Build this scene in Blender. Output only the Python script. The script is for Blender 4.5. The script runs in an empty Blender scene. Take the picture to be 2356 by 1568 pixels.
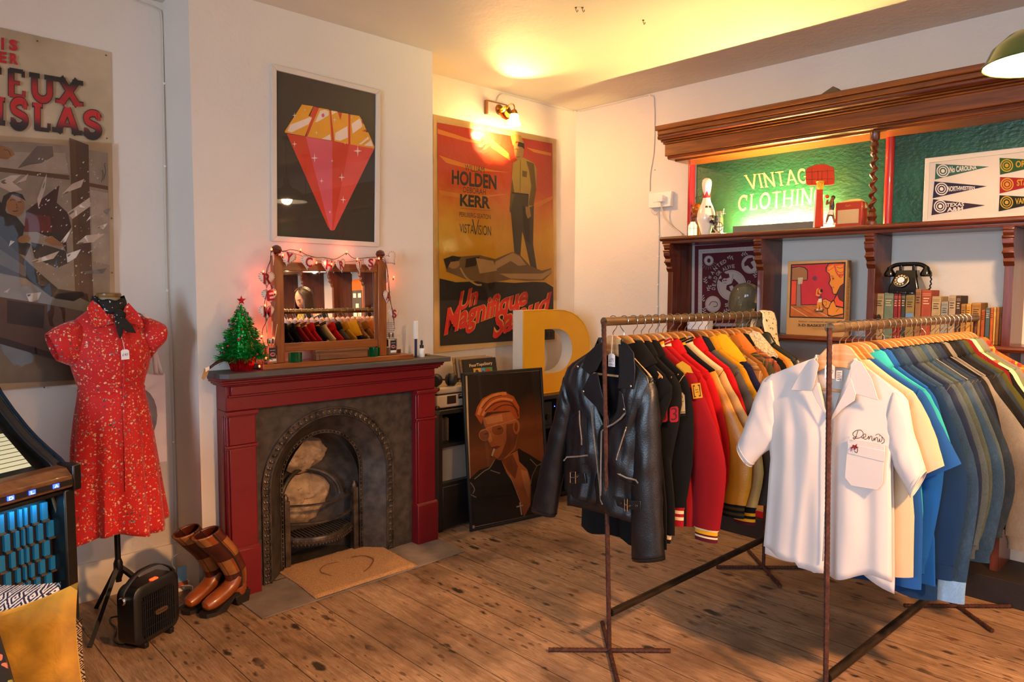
import bpy, math, random
from math import sin, cos, pi, radians, atan2, sqrt, hypot
from mathutils import Vector, Matrix, noise

SC = bpy.context.scene
COL = SC.collection

# ---------------------------------------------------------------- camera, world, exposure
FPX = 1664.5                                   # focal length in pixels of the 2356 x 1568 frame
YAW, PIT, ROL = radians(43.604), radians(4.051), radians(0.233)
CAM = Vector((0, 0, 1.6))
FWD = Vector((sin(YAW) * cos(PIT), cos(YAW) * cos(PIT), -sin(PIT)))
_r0 = Vector((cos(YAW), -sin(YAW), 0)); _u0 = _r0.cross(FWD)
RGT = cos(ROL) * _r0 + sin(ROL) * _u0
UPV = -sin(ROL) * _r0 + cos(ROL) * _u0
cd = bpy.data.cameras.new('camera'); co = bpy.data.objects.new('camera', cd); COL.objects.link(co)
cd.sensor_width = 36; cd.lens = FPX / 2356 * 36; cd.clip_start = .05
m3 = Matrix((RGT, UPV, -FWD)).transposed()
co.matrix_world = Matrix.Translation(CAM) @ m3.to_4x4()
SC.camera = co

SC.view_settings.view_transform = 'Standard'; SC.view_settings.look = 'None'
SC.view_settings.gamma = 1; SC.view_settings.use_curve_mapping = False
SC.view_settings.exposure = 0.48
SC.cycles.use_denoising = True
SC.cycles.max_bounces = 8; SC.cycles.diffuse_bounces = 4; SC.cycles.glossy_bounces = 4
SC.cycles.sample_clamp_indirect = 6

w = bpy.data.worlds.new('world'); SC.world = w; w.use_nodes = True
w.node_tree.nodes['Background'].inputs[0].default_value = (.72, .82, 1, 1)
w.node_tree.nodes['Background'].inputs[1].default_value = .6

def at(x, y, X=None, Y=None, Z=None, D=None):
    """the point of a real plane (or distance) behind a point of the photograph"""
    d = FWD + RGT * ((x - 1178) / FPX) - UPV * ((y - 784) / FPX)
    if X is not None: t = (X - CAM.x) / d.x
    elif Y is not None: t = (Y - CAM.y) / d.y
    elif Z is not None: t = (Z - CAM.z) / d.z
    else: t = D
    return CAM + d * t

def lamp(name, kind, loc, energy, col, size=.1, size_y=None, rot=None, spot=None):
    l = bpy.data.lights.new(name, kind); l.energy = energy; l.color = col
    if kind == 'AREA':
        l.shape = 'RECTANGLE' if size_y else 'DISK'; l.size = size
        if size_y: l.size_y = size_y
    else: l.shadow_soft_size = size
    if spot: l.spot_size = radians(spot); l.spot_blend = .35
    o = bpy.data.objects.new(name, l); COL.objects.link(o); o.location = loc
    if rot: o.rotation_euler = rot
    return o
DAY = (.58, .78, 1.0); TUNG = (1, .43, .14)
# daylight through the two windows of the left wall and the shop window behind
lamp('daylight', 'AREA', (-2.66, -.55, 1.75), 112, DAY, 1.2, 1.8, (0, radians(-90), 0))
lamp('daylight', 'AREA', (-2.66, 1.35, 1.75), 140, DAY, 1.2, 1.8, (0, radians(-90), 0))
lamp('daylight', 'AREA', (.6, -2.86, 1.6), 26, DAY, 2.6, 2.0, (radians(90), 0, 0))
# wall lamp bulbs (set in place by the lamp builder), pendants, and an added warm fill spot, no fixture, behind the camera
sp_ = lamp('spot_bulb', 'SPOT', (3.7, 4.0, 2.9), 150, TUNG, .02, spot=84); sp_.data.spot_blend = 1; sp_.rotation_euler = Vector((-.34, -1, .03)).to_track_quat('-Z', 'Y').to_euler()
lamp('bell_bulb', 'POINT', (3.8, 3.95, 2.80), 38, (1, .51, .17), .03)
lamp('pendant_bulb', 'POINT', (3.40, .648, 2.46), 58, (1, .60, .30), .05)
lamp('red_pendant_bulb', 'POINT', (4.0, -.1, 1.88), 4, (1, .6, .3), .03)
lamp('warm_fill', 'SPOT', (1.9, -.9, 2.7), 540, (1, .49, .20), .12, spot=150)

# ---------------------------------------------------------------- materials
def lin(h):
    if not isinstance(h, str): return tuple(h[:3]) + (1,)
    h = h.lstrip('#'); c = [int(h[i:i + 2], 16) / 255 for i in (0, 2, 4)]
    return tuple(x / 12.92 if x <= .04045 else ((x + .055) / 1.055) ** 2.4 for x in c) + (1,)
MAT = {}
class NT:
    def __init__(s, name):
        s.m = bpy.data.materials.new(name); s.m.use_nodes = True; s.t = s.m.node_tree
        s.b = s.t.nodes['Principled BSDF']; s.tc = None
    def n(s, typ, **k):
        nd = s.t.nodes.new(typ)
        for a, v in k.items():
            if a.startswith('i_'): nd.inputs[int(a[2:])].default_value = v
            else: setattr(nd, a, v)
        return nd
    def L(s, a, b): s.t.links.new(a, b)
    def obj(s, scale=(1, 1, 1), rot=(0, 0, 0)):
        if not s.tc: s.tc = s.n('ShaderNodeTexCoord')
        mp = s.n('ShaderNodeMapping'); mp.inputs['Scale'].default_value = scale; mp.inputs['Rotation'].default_value = rot
        s.L(s.tc.outputs['Object'], mp.inputs[0]); return mp.outputs[0]
    def noise(s, scale, detail=3, vec=None, rough=.5, dist=0):
        nd = s.n('ShaderNodeTexNoise'); nd.inputs['Scale'].default_value = scale; nd.inputs['Detail'].default_value = detail
        nd.inputs['Roughness'].default_value = rough; nd.inputs['Distortion'].default_value = dist
        s.L(vec if vec else s.obj(), nd.inputs['Vector']); return nd.outputs['Fac']
    def ramp(s, fac, stops, interp='LINEAR'):
        nd = s.n('ShaderNodeValToRGB'); r = nd.color_ramp; r.interpolation = interp
        while len(r.elements) < len(stops): r.elements.new(.5)
        for e, (p, c) in zip(r.elements, stops): e.position = p; e.color = lin(c)
        s.L(fac, nd.inputs[0]); return nd.outputs[0]
    def mix(s, a, b, fac, mode='MIX'):
        nd = s.n('ShaderNodeMix', data_type='RGBA', blend_type=mode)
        for v, i in ((a, 6), (b, 7)):
            if isinstance(v, bpy.types.NodeSocket): s.L(v, nd.inputs[i])
            else: nd.inputs[i].default_value = lin(v)
        if isinstance(fac, bpy.types.NodeSocket): s.L(fac, nd.inputs[0])
        else: nd.inputs[0].default_value = fac
        return nd.outputs[2]
    def math(s, op, a, b=None, clamp=False):
        nd = s.n('ShaderNodeMath', operation=op); nd.use_clamp = clamp
        for v, i in ((a, 0), (b, 1)):
            if v is None: continue
            if isinstance(v, bpy.types.NodeSocket): s.L(v, nd.inputs[i])
            else: nd.inputs[i].default_value = v
        return nd.outputs[0]
    def bump(s, h, strength=.3, dist=.01):
        nd = s.n('ShaderNodeBump'); nd.inputs['Strength'].default_value = strength; nd.inputs['Distance'].default_value = dist
        s.L(h, nd.inputs['Height']); s.L(nd.outputs[0], s.b.inputs['Normal'])
    def col(s, c):
        if isinstance(c, bpy.types.NodeSocket): s.L(c, s.b.inputs['Base Color'])
        else: s.b.inputs['Base Color'].default_value = lin(c)
    def set(s, **k):
        for a, v in k.items():
            s.b.inputs[{'rough': 'Roughness', 'metal': 'Metallic', 'spec': 'Specular IOR Level', 'sheen': 'Sheen Weight', 'coat': 'Coat Weight',
                        'trans': 'Transmission Weight', 'alpha': 'Alpha', 'ior': 'IOR', 'es': 'Emission Strength', 'sss': 'Subsurface Weight'}[a]].default_value = v

def mat(name, col, rough=.6, metal=0, var=.12, vs=6, bump=0, bs=60, emit=None, es=1, **k):
    if name in MAT: return MAT[name]
    q = NT(name); q.set(rough=rough, metal=metal, **k)
    if var:
        c = lin(col); lo = tuple(x * (1 - var) for x in c[:3]); hi = tuple(min(1, x * (1 + var)) for x in c[:3])
        q.col(q.ramp(q.noise(vs, 4), ((.3, lo), (.7, hi))))
    else: q.col(col)
    if bump: q.bump(q.noise(bs, 3), bump, .004)
    if emit:
        q.b.inputs['Emission Color'].default_value = lin(emit); q.set(es=es)
    MAT[name] = q.m
    return q.m

def cloth(name, col, rough=.9, var=.1, weave=900, bump=.15, sheen=.03, vs=9, spec=.18):
    return mat(name, col, rough, 0, var, vs, bump, weave, sheen=sheen, spec=spec)

def denim(name, col, fade=.5):
    if name in MAT: return MAT[name]
    q = NT(name); c = lin(col)
    dk = tuple(x * (1 - .45 * fade) for x in c[:3]); lt = tuple(min(1, x * (1 + .7 * fade) + .03 * fade) for x in c[:3])
    a = q.noise(14, 5, q.obj((1, 1, .5)), .65)
    b = q.noise(420, 2, q.obj((1, 1, .25)))
    q.col(q.mix(q.ramp(a, ((.32, dk), (.5, c), (.7, lt))), q.ramp(b, ((.3, dk), (.75, lt))), .35))
    q.set(rough=.92, spec=.15); q.bump(b, .25, .002); MAT[name] = q.m
    return q.m

def plaid(name, base, c1, c2, c3, s=14):
    if name in MAT: return MAT[name]
    q = NT(name); sp = q.n('ShaderNodeSeparateXYZ'); q.L(q.obj(), sp.inputs[0])
    def stripes(sock, sc, lo, hi, ph=0):
        f = q.math('FRACT', q.math('ADD', q.math('MULTIPLY', sock, sc), ph))
        return q.math('MULTIPLY', q.math('GREATER_THAN', f, lo), q.math('LESS_THAN', f, hi))
    c = q.mix(base, c1, q.math('MULTIPLY', stripes(sp.outputs[2], s, .0, .42), .65))
    c = q.mix(c, c1, q.math('MULTIPLY', stripes(sp.outputs[1], s, .0, .42), .65))
    for so in (1, 2):
        c = q.mix(c, c2, q.math('MULTIPLY', stripes(sp.outputs[so], s, .60, .70), .85))
        c = q.mix(c, c3, q.math('MULTIPLY', stripes(sp.outputs[so], s, .80, .84), .8))
    q.col(c); q.set(rough=.9, sheen=.1); q.bump(q.noise(800), .15, .002); MAT[name] = q.m
    return q.m

def floor_mat():
    q = NT('worn_pine_boards'); sp = q.n('ShaderNodeSeparateXYZ'); q.L(q.obj(), sp.inputs[0])
    u = q.math('MULTIPLY', q.math('SUBTRACT', sp.outputs[0], 1.577), 1 / .19)
    idx = q.math('FLOOR', u); fr = q.math('FRACT', u)
    wn = q.n('ShaderNodeTexWhiteNoise', noise_dimensions='1D'); q.L(idx, wn.inputs['W'])
    # grain stretched along the boards, shifted per board
    cmb = q.n('ShaderNodeCombineXYZ')
    q.L(q.math('ADD', q.math('MULTIPLY', sp.outputs[0], 16), q.math('MULTIPLY', wn.outputs[0], 40)), cmb.inputs[0])
    q.L(q.math('ADD', q.math('MULTIPLY', sp.outputs[1], 1.3), q.math('MULTIPLY', wn.outputs[0], 17)), cmb.inputs[1])
    g = q.noise(1.6, 5, cmb.outputs[0], .6, 1.2)
    fine = q.noise(9, 3, cmb.outputs[0], .6)
    base = q.ramp(g, ((.25, '#654a36'), (.45, '#a0805f'), (.6, '#b89a7c'), (.8, '#cbb094')))
    base = q.mix(base, q.ramp(fine, ((.3, '#7a5c44'), (.7, '#cdb294'))), .45)
    tint = q.ramp(wn.outputs[0], ((0, '#b8a48e'), (.5, '#d8c6b0'), (1, '#f2e4d2')))
    base = q.mix(base, tint, .55, 'MULTIPLY')
        # dirt patches
    d = q.noise(1.7, 4, q.obj(), .6)
    base = q.mix(base, '#4a3628', q.math('MULTIPLY', q.math('SUBTRACT', d, .47, True), 3.2, True))
    # black iron stains round the nails: rows every .43 m along the boards, plus stray ones
    def spots(sx, sy, thr, amt, seed):
        c2 = q.n('ShaderNodeCombineXYZ')
        nz = q.noise(26, 3)
        q.L(q.math('ADD', q.math('MULTIPLY', sp.outputs[0], sx), q.math('MULTIPLY', nz, .34)), c2.inputs[0])
        q.L(q.math('ADD', q.math('MULTIPLY', sp.outputs[1], sy), q.math('ADD', q.math('MULTIPLY', nz, .2), seed)), c2.inputs[1])
        v = q.n('ShaderNodeTexVoronoi'); v.inputs['Scale'].default_value = 1; v.inputs['Randomness'].default_value = .9; v.voronoi_dimensions = '2D'
        q.L(c2.outputs[0], v.inputs['Vector'])
        sel = q.n('ShaderNodeSeparateColor'); q.L(v.outputs['Color'], sel.inputs[0])
        on = q.math('GREATER_THAN', sel.outputs[0], amt)
        r = q.math('MULTIPLY', sel.outputs[1], thr)
        f = q.math('MULTIPLY', q.math('SUBTRACT', r, v.outputs['Distance'], True), 9, True)
        return q.math('MULTIPLY', f, on)
    msk = q.ramp(q.noise(2.3, 3, q.obj(), .6), ((.42, (0, 0, 0)), (.56, (1, 1, 1))))
    ring = q.math('FRACT', q.math('MULTIPLY', g, 11))
    ln = q.math('MULTIPLY', q.math('LESS_THAN', q.math('ABSOLUTE', q.math('SUBTRACT', ring, .5)), .10), q.ramp(q.noise(3.1, 2, cmb.outputs[0]), ((.4, (0, 0, 0)), (.6, (.75, .75, .75)))))
    base = q.mix(base, '#5a3419', q.math('MULTIPLY', ln, .55))
    base = q.mix(base, '#14110f', q.math('MULTIPLY', q.math('MULTIPLY', spots(12, 4.6, .30, .52, 3.3), msk), .92))
    base = q.mix(base, '#1c1512', q.math('MULTIPLY', spots(11, 5, .20, .80, 6.3), .85))
    base = q.mix(base, '#3a2417', q.math('MULTIPLY', q.math('MULTIPLY', spots(30, 11, .34, .55, 9.1), msk), .7))
    base = q.mix(base, '#5a3018', q.math('MULTIPLY', spots(8, 3.2, .22, .70, 1.7), .7))
    # gaps
    e = q.math('MINIMUM', fr, q.math('SUBTRACT', 1, fr))
    gap = q.math('LESS_THAN', e, .011)
    base = q.mix(base, '#1a0f08', q.math('MULTIPLY', gap, .85))
    q.col(base); q.set(spec=.35)
    q.L(q.ramp(g, ((.3, (.42,) * 3), (.8, (.6,) * 3))), q.b.inputs['Roughness'])
    h = q.math('SUBTRACT', q.math('MULTIPLY', fine, .25), q.math('MULTIPLY', q.math('LESS_THAN', e, .02), 1))
    q.bump(h, .35, .004); MAT['floor'] = q.m
    return q.m

def plaster(name, col):
    q = NT(name)
    q.col(q.ramp(q.noise(1.3, 5), ((.3, tuple(x * .93 for x in lin(col)[:3])), (.7, col))))
    h = q.math('ADD', q.math('MULTIPLY', q.noise(5, 4), .8), q.math('MULTIPLY', q.noise(45, 3), .18))
    q.set(rough=.75, spec=.3); q.bump(h, .45, .02); MAT[name] = q.m
    return q.m

def wood(name, dark, light, axis=1, rough=.35, scale=3, coat=.25):
    if name in MAT: return MAT[name]
    q = NT(name); sc = [14, 14, 14]; sc[axis] = 1.0
    g = q.noise(scale, 5, q.obj(tuple(sc)), .6, .8)
    q.col(q.ramp(g, ((.3, dark), (.7, light)))); q.set(rough=rough, coat=coat)
    q.bump(g, .08, .003); MAT[name] = q.m
    return q.m

def blotch(name, base, spots, scale=22, thr=.42, rough=.8, stretch=(1, 1, 1), bump=.1, **k):
    """small scattered motifs of several colours on a base (printed cloth)"""
    q = NT(name); c = lin(base); first = True
    for i, (colr, sc, th, amt) in enumerate(spots):
        v = q.n('ShaderNodeTexVoronoi'); v.inputs['Scale'].default_value = sc
        mp = q.obj(stretch); mp.node.inputs['Location'].default_value = (i * 3.7, i * 1.3, i * 2.1)
        wob = q.n('ShaderNodeVectorMath', operation='ADD'); q.L(mp, wob.inputs[0])
        nz = q.n('ShaderNodeTexNoise'); nz.inputs['Scale'].default_value = sc * 1.7; q.L(mp, nz.inputs['Vector'])
        scn = q.n('ShaderNodeVectorMath', operation='SCALE'); scn.inputs['Scale'].default_value = 1.1 / sc; q.L(nz.outputs['Color'], scn.inputs[0])
        q.L(scn.outputs[0], wob.inputs[1]); q.L(wob.outputs[0], v.inputs['Vector'])
        se = q.n('ShaderNodeSeparateColor'); q.L(v.outputs['Color'], se.inputs[0])
        f = q.math('MULTIPLY', q.math('LESS_THAN', v.outputs['Distance'], th), q.math('GREATER_THAN', se.outputs[0], amt))
        c = q.mix(base if first else c, colr, f); first = False
    q.col(c); q.set(rough=rough, **k)
    if bump: q.bump(q.noise(700), bump, .002)
    MAT[name] = q.m
    return q.m

# ---------------------------------------------------------------- mesh helpers
INV = {}
class MB:
    """collects shapes; build() links them as ONE mesh object"""
    def __init__(s, M=None): s.v, s.f, s.mi, s.M = [], [], [], M or Matrix()
    def add(s, vs, fs, m=0):
        o = len(s.v); s.v += [s.M @ Vector(p) for p in vs]
        s.f += [tuple(i + o for i in f) for f in fs]
        s.mi += [m] * len(fs) if isinstance(m, int) else list(m)
        return s
    def box(s, c, d, m=0, R=None):
        x, y, z = (k / 2 for k in d); c = Vector(c)
        vs = [Vector((i * x, j * y, k * z)) for i in (-1, 1) for j in (-1, 1) for k in (-1, 1)]
        vs = [(R @ p if R else p) + c for p in vs]
        return s.add(vs, [(0, 1, 3, 2), (4, 6, 7, 5), (0, 4, 5, 1), (2, 3, 7, 6), (0, 2, 6, 4), (1, 5, 7, 3)], m)
    def bx(s, lo, hi, m=0):
        return s.box([(a + b) / 2 for a, b in zip(lo, hi)], [abs(b - a) for a, b in zip(lo, hi)], m)
    def grid(s, P, m=0, cu=False, cv=False):
        nu, nv = len(P), len(P[0]); fs = []; ms = []
        for i in range(nu if cu else nu - 1):
            for j in range(nv if cv else nv - 1):
                a, b = (i + 1) % nu, (j + 1) % nv
                fs.append((i * nv + j, i * nv + b, a * nv + b, a * nv + j))
                ms.append(m[i] if isinstance(m, (list, tuple)) else m)
        return s.add([p for r in P for p in r], fs, ms)
    def tube(s, pts, r, n=8, m=0, cap=True, flat=1, up=None):
        pts = [Vector(p) for p in pts]; k = len(pts); rr = r if isinstance(r, (list, tuple)) else [r] * k
        rings = []; pn = None
        for i, p in enumerate(pts):
            t = (pts[min(i + 1, k - 1)] - pts[max(i - 1, 0)])
            t = t.normalized() if t.length > 1e-9 else Vector((0, 0, 1))
            if pn is None:
                a = Vector(up) if up else (Vector((0, 0, 1)) if abs(t.z) < .9 else Vector((1, 0, 0)))
                pn = (a - t * a.dot(t)).normalized()
            else:
                q = pn - t * pn.dot(t); pn = q.normalized() if q.length > 1e-6 else pn
            b = t.cross(pn)
            rings.append([p + pn * (rr[i] * flat * cos(2 * pi * j / n)) + b * (rr[i] * sin(2 * pi * j / n)) for j in range(n)])
        o = len(s.v); s.grid(rings, m, cv=True)
        if cap:
            s.f += [tuple(o + j for j in reversed(range(n))), tuple(o + (k - 1) * n + j for j in range(n))]; s.mi += [m if isinstance(m, int) else m[0]] * 2
        return s
    def lathe(s, prof, c=(0, 0, 0), n=24, m=0, cap=True, sx=1, sy=1):
        c = Vector(c); o = len(s.v)
        s.grid([[c + Vector((r * sx * cos(2 * pi * j / n), r * sy * sin(2 * pi * j / n), z)) for j in range(n)] for r, z in prof], m, cv=True)
        if cap:
            k = len(prof)
            for i, rv in ((0, True), (k - 1, False)):
                if prof[i][0] > 1e-5:
                    s.f.append(tuple(o + i * n + j for j in (reversed(range(n)) if rv else range(n)))); s.mi.append(m if isinstance(m, int) else m[min(i, len(m) - 1)])
        return s
    def prism(s, poly, d, m=0):
        """polygon of 3-D points pushed along vector d"""
        d = Vector(d); n = len(poly); a = [Vector(p) for p in poly]
        fs = [tuple(reversed(range(n))), tuple(range(n, 2 * n))] + [(i, (i + 1) % n, n + (i + 1) % n, n + i) for i in range(n)]
        return s.add(a + [p + d for p in a], fs, m)
    def ball(s, c, r, n=12, m=0, sz=1, sx=1, sy=1):
        k = max(4, n // 2 + 1)
        return s.lathe([(max(1e-6, r * sin(pi * i / k)), -r * cos(pi * i / k) * sz) for i in range(k + 1)], c, n, m, False, sx, sy)
    def build(s, name, mats, parent=None, label=None, cat=None, group=None, kind=None, bevel=0, ang=38, solid=0, sub=0, origin=None):
        me = bpy.data.meshes.new(name)
        off = Vector((0, 0, 0))
        if parent is None and kind != 'structure' and s.v:
            xs, ys, zs = zip(*[tuple(p) for p in s.v]); off = Vector(((min(xs) + max(xs)) / 2, (min(ys) + max(ys)) / 2, min(zs)))
        me.from_pydata([tuple(p - off) for p in s.v], [], s.f)
        mats = mats if isinstance(mats, (list, tuple)) else [mats]
        for q in mats: me.materials.append(MAT[q] if isinstance(q, str) else q)
        me.polygons.foreach_set('material_index', s.mi)
        me.validate(); me.update()
        me.polygons.foreach_set('use_smooth', [True] * len(me.polygons))
        me.set_sharp_from_angle(angle=radians(ang))
        o = bpy.data.objects.new(name, me); COL.objects.link(o)
        if parent is not None:
            o.parent = parent
            if parent.name in INV: o.matrix_parent_inverse = INV[parent.name]
        else:
            o.location = off; INV[o.name] = Matrix.Translation(-off)
            tag(o, label, cat, group, kind)
        if parent is not None and label: o['label'] = label
        if parent is not None and kind: o['kind'] = kind
        if bevel:
            b = o.modifiers.new('bevel', 'BEVEL'); b.width = bevel; b.segments = 2; b.limit_method = 'ANGLE'; b.angle_limit = radians(35)
        if solid:
            b = o.modifiers.new('thick', 'SOLIDIFY'); b.thickness = solid; b.offset = 0
        if sub:
            b = o.modifiers.new('sub', 'SUBSURF'); b.levels = sub; b.render_levels = sub
        return o

def tag(o, label=None, cat=None, group=None, kind=None):
    if label: o['label'] = label
    if cat: o['category'] = cat
    if group: o['group'] = group
    if kind: o['kind'] = kind
    return o
def thing(name, label, cat, loc=(0, 0, 0), group=None):
    o = bpy.data.objects.new(name, None); COL.objects.link(o); o.location = loc; o.empty_display_size = .1
    INV[o.name] = Matrix.Translation(-Vector(loc))
    return tag(o, label, cat, group)
def place(o, loc, rz=0):
    o.location = loc; o.rotation_euler = (0, 0, rz); return o
def dup(o, loc, label=None, rz=None, group=None):
    def cp(x, par):
        c = x.copy(); COL.objects.link(c)
        if par: c.parent = par
        for ch in x.children: cp(ch, c)
        return c
    c = cp(o, None); c.location = loc
    if rz is not None: c.rotation_euler = (0, 0, rz)
    if label: c['label'] = label
    if group: c['group'] = group
    return c
def lerp(a, b, t): return a + (b - a) * t
def interp(tab, x):
    """piecewise linear table [(x, y)...] in any order of x"""
    t = sorted(tab)
    if x <= t[0][0]: return t[0][1]
    for (a, ya), (b, yb) in zip(t, t[1:]):
        if x <= b: return ya + (yb - ya) * ((x - a) / (b - a) if b > a else 0)
    return t[-1][1]
def arc(cx, cy, rx, ry, a0, a1, n=12):
    return [(cx + rx * cos(radians(a0 + (a1 - a0) * i / n)), cy + ry * sin(radians(a0 + (a1 - a0) * i / n))) for i in range(n + 1)]
def bez(p, n=20):
    """Catmull-Rom through points"""
    p = [Vector(q) for q in p]; P = [p[0]] + p + [p[-1]]; out = []
    for i in range(1, len(P) - 2):
        k = max(2, n // (len(p) - 1))
        for j in range(k):
            t = j / k; a, b, c, d = P[i - 1:i + 3]
            out.append(.5 * ((2 * b) + (c - a) * t + (2 * a - 5 * b + 4 * c - d) * t * t + (3 * b - a - 3 * c + d) * t ** 3))
    return out + [p[-1]]

# ---- lettering: outlines of the built-in face, and a drawn serif alphabet of strokes
_TX = {}
def letters(s, bold=0, shear=0, space=1):
    k = (s, bold, shear, space)
    if k not in _TX:
        cu = bpy.data.curves.new('t', 'FONT'); cu.body = s; cu.offset = bold; cu.shear = shear; cu.space_character = space; cu.resolution_u = 3
        o = bpy.data.objects.new('t', cu); COL.objects.link(o)
        dg = bpy.context.evaluated_depsgraph_get(); me = o.evaluated_get(dg).to_mesh()
        vs = [(v.co.x, v.co.y) for v in me.vertices]; fs = [tuple(p.vertices) for p in me.polygons]
        o.evaluated_get(dg).to_mesh_clear(); bpy.data.objects.remove(o); bpy.data.curves.remove(cu)
        x0, x1 = min(v[0] for v in vs), max(v[0] for v in vs); y0, y1 = min(v[1] for v in vs), max(v[1] for v in vs)
        _TX[k] = ([((x - x0) / (x1 - x0), (y - y0) / (y1 - y0)) for x, y in vs], fs)
    return _TX[k]
def ribbon(pts, w, closed=False):
    """flat stroke along 2-D points -> (verts, faces)"""
    n = len(pts); vs = []
    for i in range(n):
        a = pts[i - 1] if i or closed else pts[i]; b = pts[(i + 1) % n] if i < n - 1 or closed else pts[i]
        dx, dy = b[0] - a[0], b[1] - a[1]; l = hypot(dx, dy) or 1; nx, ny = -dy / l * w / 2, dx / l * w / 2
        vs += [(pts[i][0] + nx, pts[i][1] + ny), (pts[i][0] - nx, pts[i][1] - ny)]
    return vs, [(2 * i, 2 * i + 1, (2 * i + 3) % (2 * n), (2 * i + 2) % (2 * n)) for i in range(n if closed else n - 1)]
SERIF = {
    'V': ([[(.05, 1), (.5, 0)], [(.5, 0), (.95, 1)]], [(.05, 1), (.95, 1)], 1),
    'I': ([[(.5, 0), (.5, 1)]], [(.5, 0), (.5, 1)], .45),
    'N': ([[(.12, 0), (.12, 1)], [(.12, 1), (.88, 0)], [(.88, 0), (.88, 1)]], [(.12, 0), (.06, 1), (.88, 1)], 1.05),
    'T': ([[(.5, 0), (.5, 1)], [(.05, .95), (.95, .95)]], [(.5, 0)], .9),
    'A': ([[(.05, 0), (.5, 1)], [(.5, 1), (.95, 0)], [(.22, .33), (.78, .33)]], [(.05, 0), (.95, 0)], 1),
    'G': ([arc(.5, .5, .42, .45, 50, 325), [(.86, .1), (.86, .45)], [(.6, .45), (1, .45)]], [], 1),
    'E': ([[(.2, 0), (.2, 1)], [(.1, .96), (.85, .96)], [(.2, .52), (.68, .52)], [(.1, .04), (.88, .04)], [(.85, .75), (.85, .98)], [(.88, .02), (.88, .27)]], [], .85),
    'F': ([[(.25, 0), (.25, 1)], [(.1, .96), (.9, .96)], [(.25, .5), (.7, .5)], [(.87, .72), (.87, .98)]], [(.25, 0)], .85),
    'C': ([arc(.53, .5, .43, .45, 48, 312), [(.83, .66), (.83, .97)]], [], .95),
    'L': ([[(.22, 0), (.22, 1)], [(.08, .04), (.88, .04)], [(.87, .02), (.87, .3)]], [(.22, 1)], .82),
    'O': ([arc(.5, .5, .42, .45, 0, 360, 20)], [], 1),
    'H': ([[(.15, 0), (.15, 1)], [(.85, 0), (.85, 1)], [(.15, .5), (.85, .5)]], [(.15, 0), (.15, 1), (.85, 0), (.85, 1)], 1.05),
    'U': ([[(.15, 1), (.15, .35)] + arc(.5, .35, .35, .31, 180, 360)[1:] + [(.85, 1)]], [(.15, 1), (.85, 1)], 1),
    'X': ([[(.1, 0), (.9, 1)], [(.1, 1), (.9, 0)]], [(.1, 0), (.9, 0), (.1, 1), (.9, 1)], 1),
    'S': ([bez([(.85, .78, 0), (.72, .95, 0), (.42, .95, 0), (.18, .8, 0), (.22, .6, 0), (.5, .5, 0), (.8, .4, 0), (.83, .2, 0), (.6, .04, 0), (.3, .05, 0), (.12, .22, 0)], 30), [(.84, .68), (.84, 1)], [(.13, 0), (.13, .34)]], [], .85),
}
def serif_word(s, wt=.2, sl=.17, sh=.09, gap=.14):
    vs, fs, x = [], [], 0
    for ch in s:
        st, sf, wd = SERIF[ch]
        for k in st:
            a, b = ribbon([(p[0] * wd, p[1]) for p in k], wt if abs(k[0][1] - k[-1][1]) > .4 or len(k) > 3 else wt * .5)
            o = len(vs); vs += [(p[0] + x, p[1], len(vs)) for p in a]; fs += [tuple(i + o for i in f) for f in b]
        for (px, py) in sf:
            o = len(vs); y0 = py if py < .5 else py - sh
            vs += [(a_, b_, len(vs)) for a_, b_ in ((x + px * wd - sl, y0), (x + px * wd + sl, y0), (x + px * wd + sl, y0 + sh), (x + px * wd - sl, y0 + sh))]; fs.append((o, o + 1, o + 2, o + 3))
        x += wd + gap
    x -= gap
    return [(p[0] / x, p[1], p[2]) for p in vs], fs

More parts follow.
